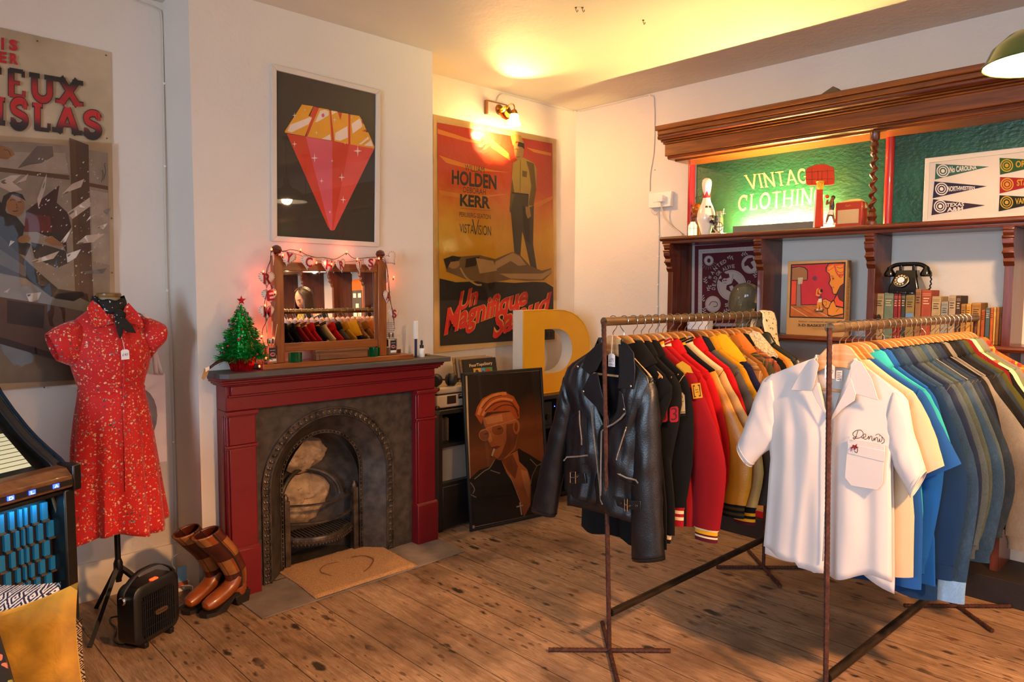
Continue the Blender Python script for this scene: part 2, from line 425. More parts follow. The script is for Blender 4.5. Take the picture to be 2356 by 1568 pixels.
class Art:
    """printed picture: flat shapes stacked in hair-thin layers on a real plane, one mesh.
    P maps (u, v) to a point; out is the direction the print faces"""
    def __init__(s, P, out, step=.0001): s.P, s.out, s.step, s.k, s.mb, s.mats = P, Vector(out), step, 0, MB(), []
    def mi(s, m):
        m = MAT[m] if isinstance(m, str) else m
        if m not in s.mats: s.mats.append(m)
        return s.mats.index(m)
    def put(s, vs, fs, m):
        s.k += 1; s.mb.add([s.P(*p[:2]) + s.out * (s.k * s.step + (p[2] * 3e-6 if len(p) > 2 else 0)) for p in vs], fs, s.mi(m)); return s
    def poly(s, m, pts): return s.put(pts, [tuple(range(len(pts)))], m)
    def rect(s, m, x0, y0, x1, y1): return s.poly(m, [(x0, y0), (x1, y0), (x1, y1), (x0, y1)])
    def ell(s, m, cx, cy, rx, ry, n=20, a=0):
        c, d = cos(radians(a)), sin(radians(a))
        return s.poly(m, [(cx + rx * cos(2 * pi * i / n) * c - ry * sin(2 * pi * i / n) * d, cy + rx * cos(2 * pi * i / n) * d + ry * sin(2 * pi * i / n) * c) for i in range(n)])
    def line(s, m, pts, w, closed=False): return s.put(*ribbon([tuple(p)[:2] for p in pts], w, closed), m)
    def curve(s, m, pts, w, n=24): return s.line(m, [tuple(p)[:2] for p in bez([(p[0], p[1], 0) for p in pts], n)], w)
    def text(s, m, word, q, **k):
        """q = corners TL, TR, BR, BL in (u, v)"""
        vs, fs = serif_word(word, **k.get('serif')) if 'serif' in k else letters(word, **k)
        tl, tr, br, bl = q
        f = lambda a, b: tuple((bl[i] * (1 - a) + br[i] * a) * (1 - b) + (tl[i] * (1 - a) + tr[i] * a) * b for i in (0, 1))
        return s.put([f(*p[:2]) + tuple(p[2:]) for p in vs], fs, m)
    def rot_text(s, m, word, cx, cy, h, wdt, ang, **k):
        c, d = cos(radians(ang)), sin(radians(ang)); sg = k.pop('flip', 1)
        pt = lambda x, y: (cx + x * c - y * d, cy + (x * d + y * c) * sg)
        return s.text(m, word, (pt(-wdt / 2, h / 2), pt(wdt / 2, h / 2), pt(wdt / 2, -h / 2), pt(-wdt / 2, -h / 2)), **k)
    def build(s, name, parent=None, **k): return s.mb.build(name, s.mats, parent, **k)
def pixY(Y): return lambda x, y: at(x, y, Y=Y)
def pixX(X): return lambda x, y: at(x, y, X=X)
# ================================================================= the room
WX, WY, BY, BX0, BX1, CH = 4.66, 4.123, 3.755, 1.37, 2.87, 3.10     # right wall, back wall, chimney breast, ceiling
X0, Y0 = -2.6, -2.8
plaster('white_plaster', '#ddd3c6'); floor_mat(); plaster('ceiling_plaster', '#d8cebf')
mat('skirting_paint', '#cfc5b6', .5, var=.04)
glass = NT('window_glass'); glass.col('#ffffff'); glass.set(rough=0, trans=1, ior=1.02, spec=.2); MAT['window_glass'] = glass.m
def struct(name, mb, m, **k): return mb.build(name, m, None, kind='structure', **k)
m = MB(); m.bx((X0, Y0, -.08), (WX, WY, 0)); struct('floor', m, 'floor')
m = MB(); m.bx((X0, Y0, CH), (WX, WY, CH + .1)); struct('ceiling', m, 'ceiling_plaster')
m = MB(); m.bx((X0, WY, 0), (WX + .1, WY + .1, CH)); struct('wall_back', m, 'white_plaster')
m = MB(); m.bx((WX, Y0, 0), (WX + .1, WY, CH)); struct('wall_right', m, 'white_plaster')
m = MB(); OX0, OX1, OZ = 1.60, 2.645, 1.0                            # chimney breast with the fire opening
m.bx((BX0, BY, 0), (OX0, WY, CH)); m.bx((OX1, BY, 0), (BX1, WY, CH)); m.bx((OX0, BY, OZ), (OX1, WY, CH)); m.bx((OX0, 4.05, 0), (OX1, WY, OZ))
struct('wall_chimney', m, 'white_plaster')
def pierced(name, axis, c, lo, hi, holes):
    m = MB(); edges = sorted(holes); p = lo
    def put(a, b, z0, z1):
        if axis == 'x': m.bx((c - .1, a, z0), (c, b, z1))
        else: m.bx((a, c - .1, z0), (b, c, z1))
    for a, b, z0, z1 in edges:
        put(p, a, 0, CH); put(a, b, 0, z0); put(a, b, z1, CH); p = b
    put(p, hi, 0, CH); struct(name, m, 'white_plaster')
wins = [(-1.25, .15, .8, 2.7), (.65, 2.05, .8, 2.7)]
pierced('wall_left', 'x', X0, Y0, WY, wins)
pierced('wall_front', 'y', Y0, X0, WX, [(-.8, 2.0, .6, 2.6)])
mat('sash_paint', '#e6e2da', .45, var=.03)
for i, (a, b, z0, z1) in enumerate(wins + [(-.8, 2.0, .6, 2.6)]):
    f = MB(); g = MB(); zm = (z0 + z1) / 2; y = (a + b) / 2
    if i < 2:
        x = X0 - .05
        for q in (a + .025, b - .025, y): f.bx((x - .02, q - .025, z0), (x + .02, q + .025, z1))
        for z in (z0 + .03, zm, z1 - .03): f.bx((x - .025, a, z - .03), (x + .025, b, z + .03))
        f.bx((X0 - .1, a - .06, z0 - .04), (X0 + .06, b + .06, z0)); g.bx((x - .003, a, z0), (x + .003, b, z1))
    else:
        x = Y0 - .05
        for q in (a + .03, b - .03, (a + b) / 2): f.bx((q - .03, x - .02, z0), (q + .03, x + .02, z1))
        for z in (z0 + .03, z1 - .03): f.bx((a, x - .025, z - .03), (b, x + .025, z + .03))
        g.bx((a, x - .003, z0), (b, x + .003, z1))
    o = struct('window_%d' % (i + 1), f, 'sash_paint'); g.build('pane', 'window_glass', o)
m = MB(); m.prism([(X0, WY - .022, 0), (X0, WY, 0), (X0, WY, .195), (X0, WY - .014, .195), (X0, WY - .022, .18)], (BX0 - X0, 0, 0))
struct('baseboard_back', m, 'skirting_paint')
m = MB(); m.bx((BX0 - .02, BY + .01, 0), (BX0, WY - .02, .19)); struct('baseboard_chimney', m, 'skirting_paint')
m = MB(); m.bx((BX1, WY - .02, 0), (WX, WY, .19)); m.bx((WX - .02, 3.06, 0), (WX, WY - .02, .19)); struct('baseboard_right', m, 'skirting_paint')

mat('hook_metal', '#6d5a3a', .35, 1, var=0); mat('white_cable', '#cfc4b2', .5, var=0); mat('white_plastic', '#e7e2d8', .35, var=0)
for i, (px, py) in enumerate(((1325, 17), (1340, 17), (1480, 46))):
    p = at(px, py, Z=CH); h = MB()
    h.lathe([(.006, .004), (.006, 0)], p - Vector((0, 0, .004)), 8)
    h.tube([p, p + Vector((0, 0, -.012)), p + Vector((.008, 0, -.022)), p + Vector((.016, 0, -.016)), p + Vector((.015, 0, -.008))], .002, 6)
    h.build('ceiling_hook', 'hook_metal', None, ['left hook of the tiny pair screwed in the ceiling', 'right hook of the tiny pair screwed in the ceiling', 'single tiny hook screwed in the ceiling, lower than the pair'][i], 'hook', 'ceiling hooks')
def cable(name, label, pts, r=.004, m='white_cable', cat='cable', n=40, smooth=True):
    return MB().tube(bez(pts, n) if smooth else pts, r, 6).build(name, m, None, label, cat)
def trunk(name, label, pts, clips, r=.004):
    t = thing(name, label, 'cable', pts[-1]); MB().tube(bez(pts, 40), r, 6).build('cable', 'white_cable', t)
    for c in clips: MB().ball(c, r * 1.9, 8).build('clip', 'white_plastic', t)
yb = WY - .006; P = lambda x, y: at(x, y, Y=yb)
pts = [at(280, -12, Y=yb), at(325, 6, Y=yb), at(360, 20, Y=yb), at(372, 40, Y=yb), P(375, 150), P(379, 380), P(384, 640), P(392, 800), P(399, 1010), P(405, 1230)]
trunk('wall_cable', 'thin white cable clipped down the corner left of the chimney breast', pts, [P(378, 192), P(380, 382), P(385, 668), P(399, 1016)])
yb2 = WY - .006
pts = [at(1140, 260, Y=yb2), at(1143, 232, Y=yb2), at(1156, 216, Y=yb2), at(1200, 226, Y=yb2), at(1260, 244, Y=yb2), at(1322, 256, Y=yb2)] + [at(x, y, X=WX - .006) for x, y in ((1345, 254), (1420, 237), (1495, 219), (1505, 240), (1506, 290), (1504, 350), (1496, 400), (1495, 440))]
trunk('lamp_cable', 'white cable running from the wall lamp round the corner to the socket', pts, [pts[5], at(1495, 220, X=WX - .006), at(1505, 285, X=WX - .006), at(1505, 390, X=WX - .006)])
Pr = lambda x, y, d=.006: at(x, y, X=WX - d)
trunk('socket_cable', 'white cable clipped down the wall below the double socket', [Pr(1515, 474), Pr(1516, 540), Pr(1514, 640), Pr(1513, 727), Pr(1512, 900)], [Pr(1515, 498), Pr(1516, 540), Pr(1515, 590), Pr(1514, 655), Pr(1513, 705)])
# double socket
t = thing('wall_socket', 'white double socket with one plug beside the bar shelves', 'socket', Pr(1520, 475))
a, b = Pr(1493, 445, .04), Pr(1543, 474, .04)
m = MB(); m.bx((WX - .045, b.y, b.z), (WX, a.y, a.z)); m.build('back_box', 'white_plastic', t, bevel=.004)
m = MB(); c = Pr(1508, 460, .045); m.bx((c.x - .004, c.y - .022, c.z - .016), (c.x, c.y + .022, c.z + .016)); m.build('socket_face', 'white_plastic', t, bevel=.002)
m = MB(); c = Pr(1524, 457, .045); m.bx((c.x - .035, c.y - .024, c.z - .026), (c.x + .002, c.y + .024, c.z + .026)); m.build('plug', 'white_plastic', t, bevel=.006)
m = MB(); m.tube(bez([c + Vector((-.02, 0, -.026)), Pr(1523, 480, .05), Pr(1528, 500, .04), Pr(1545, 520, .03), Pr(1563, 534, .03), Vector((WX - .06, 3.02, 2.0))], 24), .0055, 6); m.build('plug_lead', 'white_cable', t)
m = MB(); m.tube(bez([Pr(1500, 474, .03), Pr(1498, 484, .04), Pr(1506, 494, .03), Pr(1514, 488, .02)], 16), .003, 6); m.build('loose_lead', 'white_cable', t)

# ================================================================= fireplace
mat('red_gloss', '#69030f', .42, var=.08, vs=3, bump=.12, bs=70, coat=.12)
mat('grey_slab_paint', '#47423f', .55, var=.12, vs=10, bump=.1)
q = NT('cast_iron'); q.col(q.ramp(q.noise(18, 4), ((.3, '#332e2a'), (.7, '#524a42')))); q.set(rough=.48, metal=.45, spec=.5); q.bump(q.noise(160, 3), .2, .003); MAT['cast_iron'] = q.m
q = NT('iron_relief'); q.col(q.ramp(q.noise(20, 3), ((.3, '#3d3630'), (.7, '#6d6156')))); q.set(rough=.38, metal=.7); MAT['iron_relief'] = q.m
mat('rubble_mortar', '#9c8468', .95, var=.35, vs=16, bump=1, bs=26); mat('hearth_stone', '#77695c', .8, var=.28, vs=7, bump=.5, bs=40)
LX0, LX1, LI0, LI1, FY = 1.457, 2.785, 1.612, 2.635, 3.63
t = thing('fireplace_surround', 'dark red painted fireplace surround with black iron arch below the mirror', 'fireplace', (2.12, 3.69, 0))
m = MB()                                                            # mantel slab
sl = [(1.405, BY), (1.405, 3.575), (1.44, 3.54), (2.84, 3.54), (2.852, 3.552), (2.852, BY)]
m.prism([(x, y, 1.150) for x, y in sl], (0, 0, .028)); m.build('mantel_shelf', 'grey_slab_paint', t, bevel=.003)
m = MB()                                                            # header with its mouldings
m.bx((LX0, FY, .975), (LX1, BY, 1.15))
for e, y, z0, z1 in ((.045, .052, 1.136, 1.15), (.04, .046, 1.124, 1.136), (.028, .032, 1.112, 1.124), (.018, .02, 1.104, 1.112)): m.bx((LX0 - e, FY - y, z0), (LX1 + e * .8, BY, z1))
m.bx((LX0 + .02, FY - .022, 1.058), (LX1 - .02, FY, 1.104)); m.bx((LX0 + .01, FY - .012, 1.046), (LX1 - .01, FY, 1.058))
m.build('header', 'red_gloss', t, bevel=.004)
for a, b, s in ((LX0, LI0, -1), (LI1, LX1, 1)):
    m = MB(); m.bx((a, FY, 0), (b, BY, .975)); m.bx((a + .01, FY - .012, .262), (b - .008, FY, .78)); m.bx((a + .01, FY - .012, .80), (b - .008, FY, .955))
    for z, h, d in ((.955, .02, .028), (.947, .01, .018), (.785, .014, .018), (.776, .01, .010)): m.bx((a - .006, FY - d, z), (b + .004, FY + .02, z + h))
    m.bx((a - .004, FY - .026, 0), (b + .003, BY, .252)); m.prism([(a - .004, FY - .026, .252), (a - .004, FY - .010, .265), (a - .004, FY, .252)], (b - a + .007, 0, 0))
    for k in range(3): m.bx((a + .002 + .012 * k if s > 0 else a - .004 * k, FY + .004 + .012 * k, .25), (b - .002 if s > 0 else a + .01, FY + .010 + .012 * k, .95))
    m.build('pilaster', 'red_gloss', t, bevel=.004)
# iron insert: plate with an arched opening, splayed jamb, beaded bands
IY, CX = 3.672, 2.072
def archpts(hw, top, y, n=28, z0=0, cx=CX):
    zs = top - hw
    return [(cx - hw, y, z0)] + [(cx + hw * cos(pi - pi * i / n), y, zs + hw * sin(pi * i / n)) for i in range(n + 1)] + [(cx + hw, y, z0)]
m = MB(); A = archpts(.418, .928, IY); n = len(A)
outer = [(LI0 - .004, IY, 0)] + [(min(max(LI0 - .004, CX + (p[0] - CX) * 3), LI1 + .004) if abs(p[0] - CX) > .28 else lerp(LI0, LI1, (p[0] - CX + .28) / .56), IY, 1.0 if p[2] > .80 else p[2] / .80 * 1.0) for p in A[1:-1]] + [(LI1 + .004, IY, 0)]
m.grid([outer, A]); m.build('face_plate', 'cast_iron', t)
m = MB(); B = archpts(.352, .866, IY + .015); C = archpts(.258, .776, IY + .115)
m.grid([archpts(.372, .884, IY), B, C]); m.build('splayed_jamb', 'cast_iron', t)
def band(hw, top, y, r, nb, rb, name, wide):
    pts = archpts(hw, top, y, 60); m = MB()
    m.tube([(p[0], p[1], p[2]) for p in archpts(hw + wide, top + wide, y, 40)], r, 6); m.tube(archpts(hw - wide, top - wide, y, 40), r, 6)
    m.grid([archpts(hw + wide, top + wide, y + .004, 40), archpts(hw - wide, top - wide, y + .004, 40)])
    L = [0]
    for a, b in zip(pts, pts[1:]): L.append(L[-1] + (Vector(a) - Vector(b)).length)
    for k in range(nb):
        d = L[-1] * (k + .5) / nb; i = max(j for j in range(len(L) - 1) if L[j] <= d); f = (d - L[i]) / (L[i + 1] - L[i] or 1)
        c = Vector(pts[i]).lerp(Vector(pts[i + 1]), f); m.ball(c - Vector((0, .003, 0)), rb, 6)
        if wide > .01:
            tg = (Vector(pts[i + 1]) - Vector(pts[i])).normalized(); nr = Vector((tg.z, 0, -tg.x))
            for sgn in (-1, 1): m.tube([c - tg * rb * 1.2, c + nr * (wide * .55 * sgn) - Vector((0, .004, 0)), c + nr * (wide * .8 * sgn) + tg * rb * 1.5], [.002, .0055, .002], 5)
    return m.build(name, 'iron_relief', t)
band(.395, .906, IY - .006, .006, 62, .008, 'leaf_moulded_arch', .021)
band(.256, .774, IY + .105, .005, 70, .0055, 'beaded_inner_arch', .007)
m = MB()                                                            # fire back, curved, with two rough openings filled by rubble
bk = [[(CX - .25 * cos(pi * i / 16) * (1 if k < 9 else 1 - (k - 8) ** 2 * .022), IY + .12 + .21 * sin(pi * i / 16), .78 * k / 14) for i in range(17)] for k in range(15)]
m.grid(bk); m.build('fire_back', 'cast_iron', t)
random.seed(3)
for nm, (cx, cz, rx, rz) in (('broken_flue_rubble', (CX - .03, .60, .155, .125)), ('rubble_backing', (CX - .03, .345, .165, .155))):
    m = MB(); R = []
    for i in range(15):
        f = i / 14; row = []
        for j in range(56):
            a = 2 * pi * j / 56; e = f * (1 + .08 * sin(3 * a) + .05 * noise.noise((cos(a) * 2, sin(a) * 2, cz * 9)))
            x, z = cx + rx * e * cos(a), cz + rz * e * sin(a) * (1 if sin(a) > 0 or 'back' in nm else .8)
            d = IY + .12 + .21 * sin(math.acos(max(-1, min(1, (CX - x) / .25)))) - .085 + .07 * f ** 3 + .020 * noise.noise((x * 22, z * 22, 1)) + .012 * noise.noise((x * 60, z * 60, 3))
            row.append((x, d, max(.17, z)))
        R.append(row)
    m.grid(R, cv=True); m.build(nm, 'rubble_mortar', t)
m = MB(); m.tube([(CX - .03 + .19 * cos(pi * i / 20), IY + .295 - .10 * abs(cos(pi * i / 20)), .36 + .165 * sin(pi * i / 20)) for i in range(21)], .013, 8); m.build('inner_hood', 'cast_iron', t)
for z, dz, r in ((.36, .03, .010), (.255, .03, .012)):               # bowed front bars
    m = MB(); m.tube([(CX + .215 * k / 10, IY + .155 - .095 * cos(k / 10 * pi / 2), z) for k in range(-10, 11)], r, 6, flat=.7); m.build('fire_bar', 'iron_relief', t)
m = MB(); m.grid([[(CX + .222 * k / 12, IY + .152 - .115 * cos(k / 12 * pi / 2) + o, z) for k in range(-12, 13)] for z, o in ((.135, .004), (.138, -.004), (.155, -.010), (.175, -.004), (.180, .006))])
for k in range(-11, 12): m.ball((CX + .222 * k / 12, IY + .148 - .115 * cos(k / 12 * pi / 2), .155), .008, 6); m.ball((CX + .222 * k / 12, IY + .152 - .115 * cos(k / 12 * pi / 2), .132), .006, 6)
m.build('ash_rail', 'iron_relief', t)
m = MB()
for k in range(-9, 10):
    x = CX + .2 * k / 9; m.bx((x - .006, IY + .16 - .10 * cos(k / 9 * pi / 2), .165), (x + .006, IY + .25, .178))
m.build('grate_bottom', 'cast_iron', t)
for s in (-1, 1):
    m = MB(); m.bx((CX + s * .222 - .016, IY + .105, 0), (CX + s * .222 + .016, IY + .15, .40)); m.lathe([(.016, 0), (.018, .015), (.01, .03), (.004, .04)], (CX + s * .222, IY + .127, .40), 10); m.build('grate_post', 'iron_relief', t)
m = MB(); m.bx((CX - .26, IY + .12, .0), (CX + .26, 4.04, .012)); m.build('ash_bed', 'cast_iron', t)
# stone hearth and coir mat
m = MB(); hs = [(1.475, 3.69), (1.475, 3.297), (2.775, 3.325), (2.80, 3.69)]; m.prism([(x, y, .0005) for x, y in hs], (0, 0, .006)); m.bx((1.60, 3.68, .0005), (2.64, 4.04, .0065))
m.build('hearth_slab', 'hearth_stone', None, 'worn grey stone hearth slab set in the floor before the fireplace', 'hearth', bevel=.002)
q = NT('coir'); nn = q.noise(260, 2); q.col(q.ramp(nn, ((.25, '#8b5c33'), (.5, '#b98a58'), (.8, '#d9ae7c')))); q.set(rough=1); q.bump(nn, 1, .006); MAT['coir'] = q.m
mat('coir_mark', '#7e5228', 1, bump=1, bs=260)
t = thing('coir_doormat', 'tan coir doormat lying on the hearth before the fire grate', 'doormat', (2.1, 3.57, .0065))
random.seed(5); m = MB(); G = []
for i in range(41):
    for_j = []
    for j in range(33):
        u, v = i / 40, j / 32; e = (noise.noise((u * 40, v * 40, 0)) * .0035) if 0 < i < 40 and 0 < j < 32 else 0
        x = lerp(lerp(1.77, 2.415, u), lerp(1.812, 2.452, u), v); y = lerp(lerp(3.314, 3.325, u), lerp(3.815, 3.822, u), v)
        ed = noise.noise((u * 60, v * 60, 4)) * .004 * (1 if (i in (0, 40) or j in (0, 32)) else 0)
        for_j.append((x + ed, y + ed, (.010 if (i in (0, 40) or j in (0, 32)) else .021) + e))
    G.append(for_j)
m.grid(G); m.bx((1.79, 3.325, .0068), (2.42, 3.81, .012)); m.build('pile', 'coir', t)
A = Art(lambda u, v: Vector((2.11 + u * .32, 3.56 + v * .24, .0235)), (0, 0, 1))
A.curve('coir_mark', [(.05, -.55), (.28, -.35), (.5, .0), (.45, .35), (.25, .45)], .035); A.curve('coir_mark', [(-.05, .4), (-.3, .42), (-.5, .15), (-.45, -.25)], .02)
A.build('worn_heart_mark', t)
# ================================================================= on the mantel
MZ = 1.178
wood('mirror_oak', '#6a3413', '#9a5622', 2, .35); wood('mirror_oak_x', '#6a3413', '#9a5622', 0, .35); wood('dark_knob', '#3c1a0c', '#5c2b14', 2)
mm = NT('mirror_glass'); mm.col('#f2f2f0'); mm.set(metal=1, rough=.01); MAT['mirror_glass'] = mm.m
t = thing('dressing_mirror', 'oak framed dressing table mirror standing on the mantel shelf', 'mirror', (2.12, 3.66, MZ))
m = MB(); m.bx((1.645, 3.60, MZ), (2.60, 3.735, MZ + .028)); m.build('base_board', 'mirror_oak_x', t, bevel=.003)
m = MB(); m.bx((2.42, 3.735, MZ), (2.60, 3.742, MZ + .05)); m.build('base_upstand', 'dark_knob', t)
GY = 3.648
for x in (1.752, 2.398):
    m = MB(); m.bx((x - .028, GY - .02, MZ + .028), (x + .028, GY + .02, 1.775)); o = m.build('post', 'mirror_oak', t, bevel=.003)
    m = MB(); m.lathe([(.012, 1.775), (.010, 1.782), (.022, 1.79), (.028, 1.805), (.022, 1.822), (.008, 1.83), (.0001, 1.831)], (x, GY, 0), 16); m.build('finial', 'dark_knob', o)
for z0, z1, nm in ((1.697, 1.742, 'top_rail'), (1.262, 1.308, 'bottom_rail')):
    m = MB(); m.bx((1.78, GY - .012, z0), (2.37, GY + .012, z1)); m.build(nm, 'mirror_oak_x', t, bevel=.003)
m = MB(); m.prism([(1.776, GY - .002, 1.305), (2.374, GY - .002, 1.305), (2.374, GY + .0036, 1.70), (1.776, GY + .0036, 1.70)], (0, .008, 0)); m.build('looking_glass', 'mirror_glass', t)
m = MB(); m.bx((2.352, GY - .006, 1.305), (2.372, GY - .001, 1.70)); m.build('bevel_strip', 'mirror_oak', t)
# tealight holders, brush box
q = NT('green_glass'); q.col('#0c7a3c'); q.set(rough=.05, trans=.75, ior=1.45); MAT['green_glass'] = q.m
mat('candle_wax', '#e9e2cf', .5, var=0)
for i, (x, y) in enumerate(((1.832, 3.617), (2.335, 3.63))):
    t = thing('tealight_holder', 'ribbed green glass tealight holder at the mirror base, ' + ('left one' if i == 0 else 'beside the right post'), 'candle holder', (x, y, MZ + .028), 'green tealight holders')
    m = MB(); n = 60; r = lambda j: .0365 + .002 * cos(j * pi)
    m.grid([[(x + s * r(j) * cos(2 * pi * j / n), y + s * r(j) * sin(2 * pi * j / n) * .62, MZ + .028 + z) for j in range(n)] for s, z in ((.001, .0), (.95, 0), (1, .006), (1, .052), (.86, .052), (.84, .008), (.001, .008))], cv=True); m.build('glass_cup', 'green_glass', t)
    m = MB(); m.lathe([(.019, .010), (.019, .022)], (x, y, MZ + .028), 14); m.build('candle', 'candle_wax', t)
wood('box_walnut', '#4d2a15', '#80502b', 0, .5)
t = thing('wooden_box', 'long worn wooden box lying below the mirror glass', 'box', (2.12, 3.64, MZ + .028))
m = MB(); m.bx((1.955, 3.612, MZ + .028), (2.285, 3.668, MZ + .078)); m.build('box_body', 'box_walnut', t, bevel=.004)
m = MB(); m.bx((1.95, 3.608, MZ + .07), (2.29, 3.672, MZ + .086)); m.build('lid', 'box_walnut', t, bevel=.004)
m = MB(); m.bx((1.952, 3.606, MZ + .03), (1.97, 3.612, MZ + .07)); m.bx((1.975, 3.608, MZ + .032), (2.28, 3.612, MZ + .066)); m.build('front_panel', 'box_walnut', t, bevel=.002)
# reed diffusers
q = NT('clear_glass'); q.col('#ffffff'); q.set(rough=.02, trans=1, ior=1.3); MAT['clear_glass'] = q.m
mat('diffuser_oil', '#e9c9a0', .1, var=0, trans=.6); mat('silver_cap', '#c9c6c0', .2, 1, var=0); mat('label_black', '#14131a', .5, var=0); mat('label_pink', '#b56a6e', .5, var=0); mat('reed', '#d9b98d', .8, var=0); mat('label_cream', '#ddd3c4', .6, var=0)
for i, (x, y) in enumerate(((1.698, 3.625), (2.478, 3.66))):
    t = thing('reed_diffuser', 'clear reed diffuser bottle with a dark label ' + ('by the left mirror post in red light' if i == 0 else 'right of the mirror'), 'diffuser', (x, y, MZ + .028), 'reed diffusers')
    b = MZ + .028; m = MB(); m.bx((x - .03, y - .02, b), (x + .03, y + .02, b + .098)); m.lathe([(.018, .098), (.014, .112)], (x, y, b), 14); m.build('bottle', 'clear_glass', t, bevel=.005)
    m = MB(); m.bx((x - .026, y - .016, b + .004), (x + .026, y + .016, b + .045)); m.build('oil', 'diffuser_oil', t)
    m = MB(); m.lathe([(.017, .108), (.018, .110), (.018, .132), (.008, .134)], (x, y, b), 16); m.build('cap', 'silver_cap', t)
    A = Art(lambda u, v: Vector((x + u * .02, y - .0215, b + .05 + v * .036)), (0, -1, 0)); A.rect('label_black', -1, -1, 1, 1); A.rect('label_cream', -1, -1.0, 1, -.62); A.ell('label_pink', 0, 0, .75, .3); A.ell('label_black', .1, .03, .5, .1); A.line('label_cream', [(-.7, .62), (.7, .62)], .05); A.build('label', t)
    m = MB()
    for k in range(6): m.tube([(x, y, b + .01), (x + .012 * (k - 2.5), y + .01 * ((k * 7) % 5 - 2), b + .225 - .008 * (k % 3))], .0014, 5)
    m.build('reeds', 'reed', t)
# note, incense stand, dropper bottle
mat('paper_note', '#cfcbd2', .8, var=0); mat('ink_grey', '#75727c', .8, var=0); mat('ink_black', '#17141a', .8, var=0)
A = Art(lambda u, v: Vector((2.535 + .037 * u, BY - .004, 1.345 + .06 * v)), (0, -1, 0)); A.rect('paper_note', -1, -1, 1, 1)
for k in range(9): A.line('ink_grey', [(-.85, .8 - k * .2), (.8 - .3 * (k % 3 == 2), .8 - k * .2)], .07)
A.build('paper_note', None, label='small printed paper note taped to the chimney breast', cat='note')
mat('navy_plastic', '#2c3554', .4, var=0); mat('black_rubber', '#131211', .6, var=0)
t = thing('incense_tube', 'tall slim white and blue incense tube by the dropper bottle', 'incense', (2.66, 3.66, MZ))
m = MB(); m.bx((2.655, 3.655, MZ), (2.667, 3.667, MZ + .115)); m.build('lower_sleeve', 'navy_plastic', t)
m = MB(); m.bx((2.648, 3.652, MZ + .115), (2.674, 3.670, MZ + .225)); m.build('white_sleeve', 'white_plastic', t, bevel=.002)
m = MB(); m.tube([(2.658, 3.66, MZ + .225), (2.658, 3.66, MZ + .242)], .002, 6); m.tube([(2.667, 3.66, MZ + .225), (2.667, 3.66, MZ + .238)], .002, 6); m.build('sticks', 'reed', t)
t = thing('dropper_bottle', 'small white dropper bottle with black rubber top on the mantel', 'bottle', (2.705, 3.66, MZ))
m = MB(); m.lathe([(.0175, 0), (.019, .004), (.019, .046), (.009, .056), (.009, .06)], (2.705, 3.66, MZ), 18); m.build('bottle', 'white_plastic', t)
m = MB(); m.lathe([(.0125, .056), (.0125, .074), (.006, .078), (.0075, .085), (.0075, .100), (.003, .106)], (2.705, 3.66, MZ), 14); m.build('dropper', 'black_rubber', t)
m = MB(); m.bx((2.77, 3.69, MZ), (2.80, 3.735, MZ + .012)); m.build('pebble_dish', 'hearth_stone', None, 'little pale stone lump at the right end of the mantel', 'stone', bevel=.005)

# ---- tinsel tree
q = NT('green_tinsel'); q.col(q.ramp(q.noise(70, 2), ((.35, '#0d7a2c'), (.55, '#18c04a'), (.75, '#9cf5b4')))); q.set(rough=.22, metal=.75); MAT['green_tinsel'] = q.m
mat('red_foil', '#b00c18', .22, .8, var=.3, vs=40, bump=.6, bs=50); mat('red_glitter', '#c8141c', .3, .4, var=.3, vs=60)
TX, TY = 1.553, 3.645
t = thing('tinsel_tree', 'miniature green tinsel christmas tree with a red star on the mantel', 'christmas tree', (TX, TY, MZ))
random.seed(11); m = MB()
def tree_r(z): k = (z - .07) / .27; return .118 * max(0, 1 - k) ** .8 * (1 + .16 * sin(k * 4 * 2 * pi + 2.4)) + .008
for i in range(3600):
    z = .065 + .285 * (1 - random.random() ** .62 * .999); r = tree_r(z); a = random.random() * 2 * pi
    b = Vector((r * .5 * cos(a), r * .5 * sin(a), z)); L = r * .38 + random.uniform(-.004, .006)
    d = Vector((cos(a + random.uniform(-.6, .6)), sin(a + random.uniform(-.6, .6)), random.uniform(-.5, .25))).normalized()
    sd = d.cross(Vector((random.uniform(-1, 1), random.uniform(-1, 1), 1))).normalized() * .0016; o = Vector((TX, TY, MZ))
    q_ = .5 + .22 * random.random(); b = Vector((r * q_ * cos(a), r * q_ * sin(a), z)); m.add([o + b - sd, o + b + sd, o + b + d * L + sd, o + b + d * L - sd], [(0, 1, 2, 3)])
m.lathe([(.06, .06), (.05, .1), (.04, .18), (.02, .27), (.004, .34)], (TX, TY, MZ), 12); m.build('tinsel_foliage', 'green_tinsel', t)
m = MB(); n = 44; m.grid([[(TX + r * (1 + .07 * sin(j * 2.3) + .05 * sin(j * 5.1)) * cos(2 * pi * j / n), TY + r * (1 + .07 * sin(j * 2.3)) * sin(2 * pi * j / n), MZ + z + .004 * sin(j * 3.7) * (k > 1)) for j in range(n)] for k, (r, z) in enumerate(((.001, .001), (.05, .001), (.056, .03), (.066, .062), (.075, .072), (.05, .066), (.001, .06)))], cv=True); m.build('foil_pot', 'red_foil', t)
m = MB(); S5 = [(TX + (.026 if k % 2 == 0 else .011) * sin(k * pi / 5), TY - .006, MZ + .362 + (.026 if k % 2 == 0 else .011) * cos(k * pi / 5)) for k in range(10)]; o = len(m.v)
m.add(S5 + [(TX, TY - .016, MZ + .362), (TX, TY + .004, MZ + .362)], [(k, (k + 1) % 10, 10) for k in range(10)] + [((k + 1) % 10, k, 11) for k in range(10)]); m.build('star', 'red_glitter', t, ang=5)
for k, c in enumerate(('#b51c28', '#2456b8', '#c9a9b4', '#8c1228', '#c2387a')): mat('bauble%d' % k, c, .2, .5, var=0)
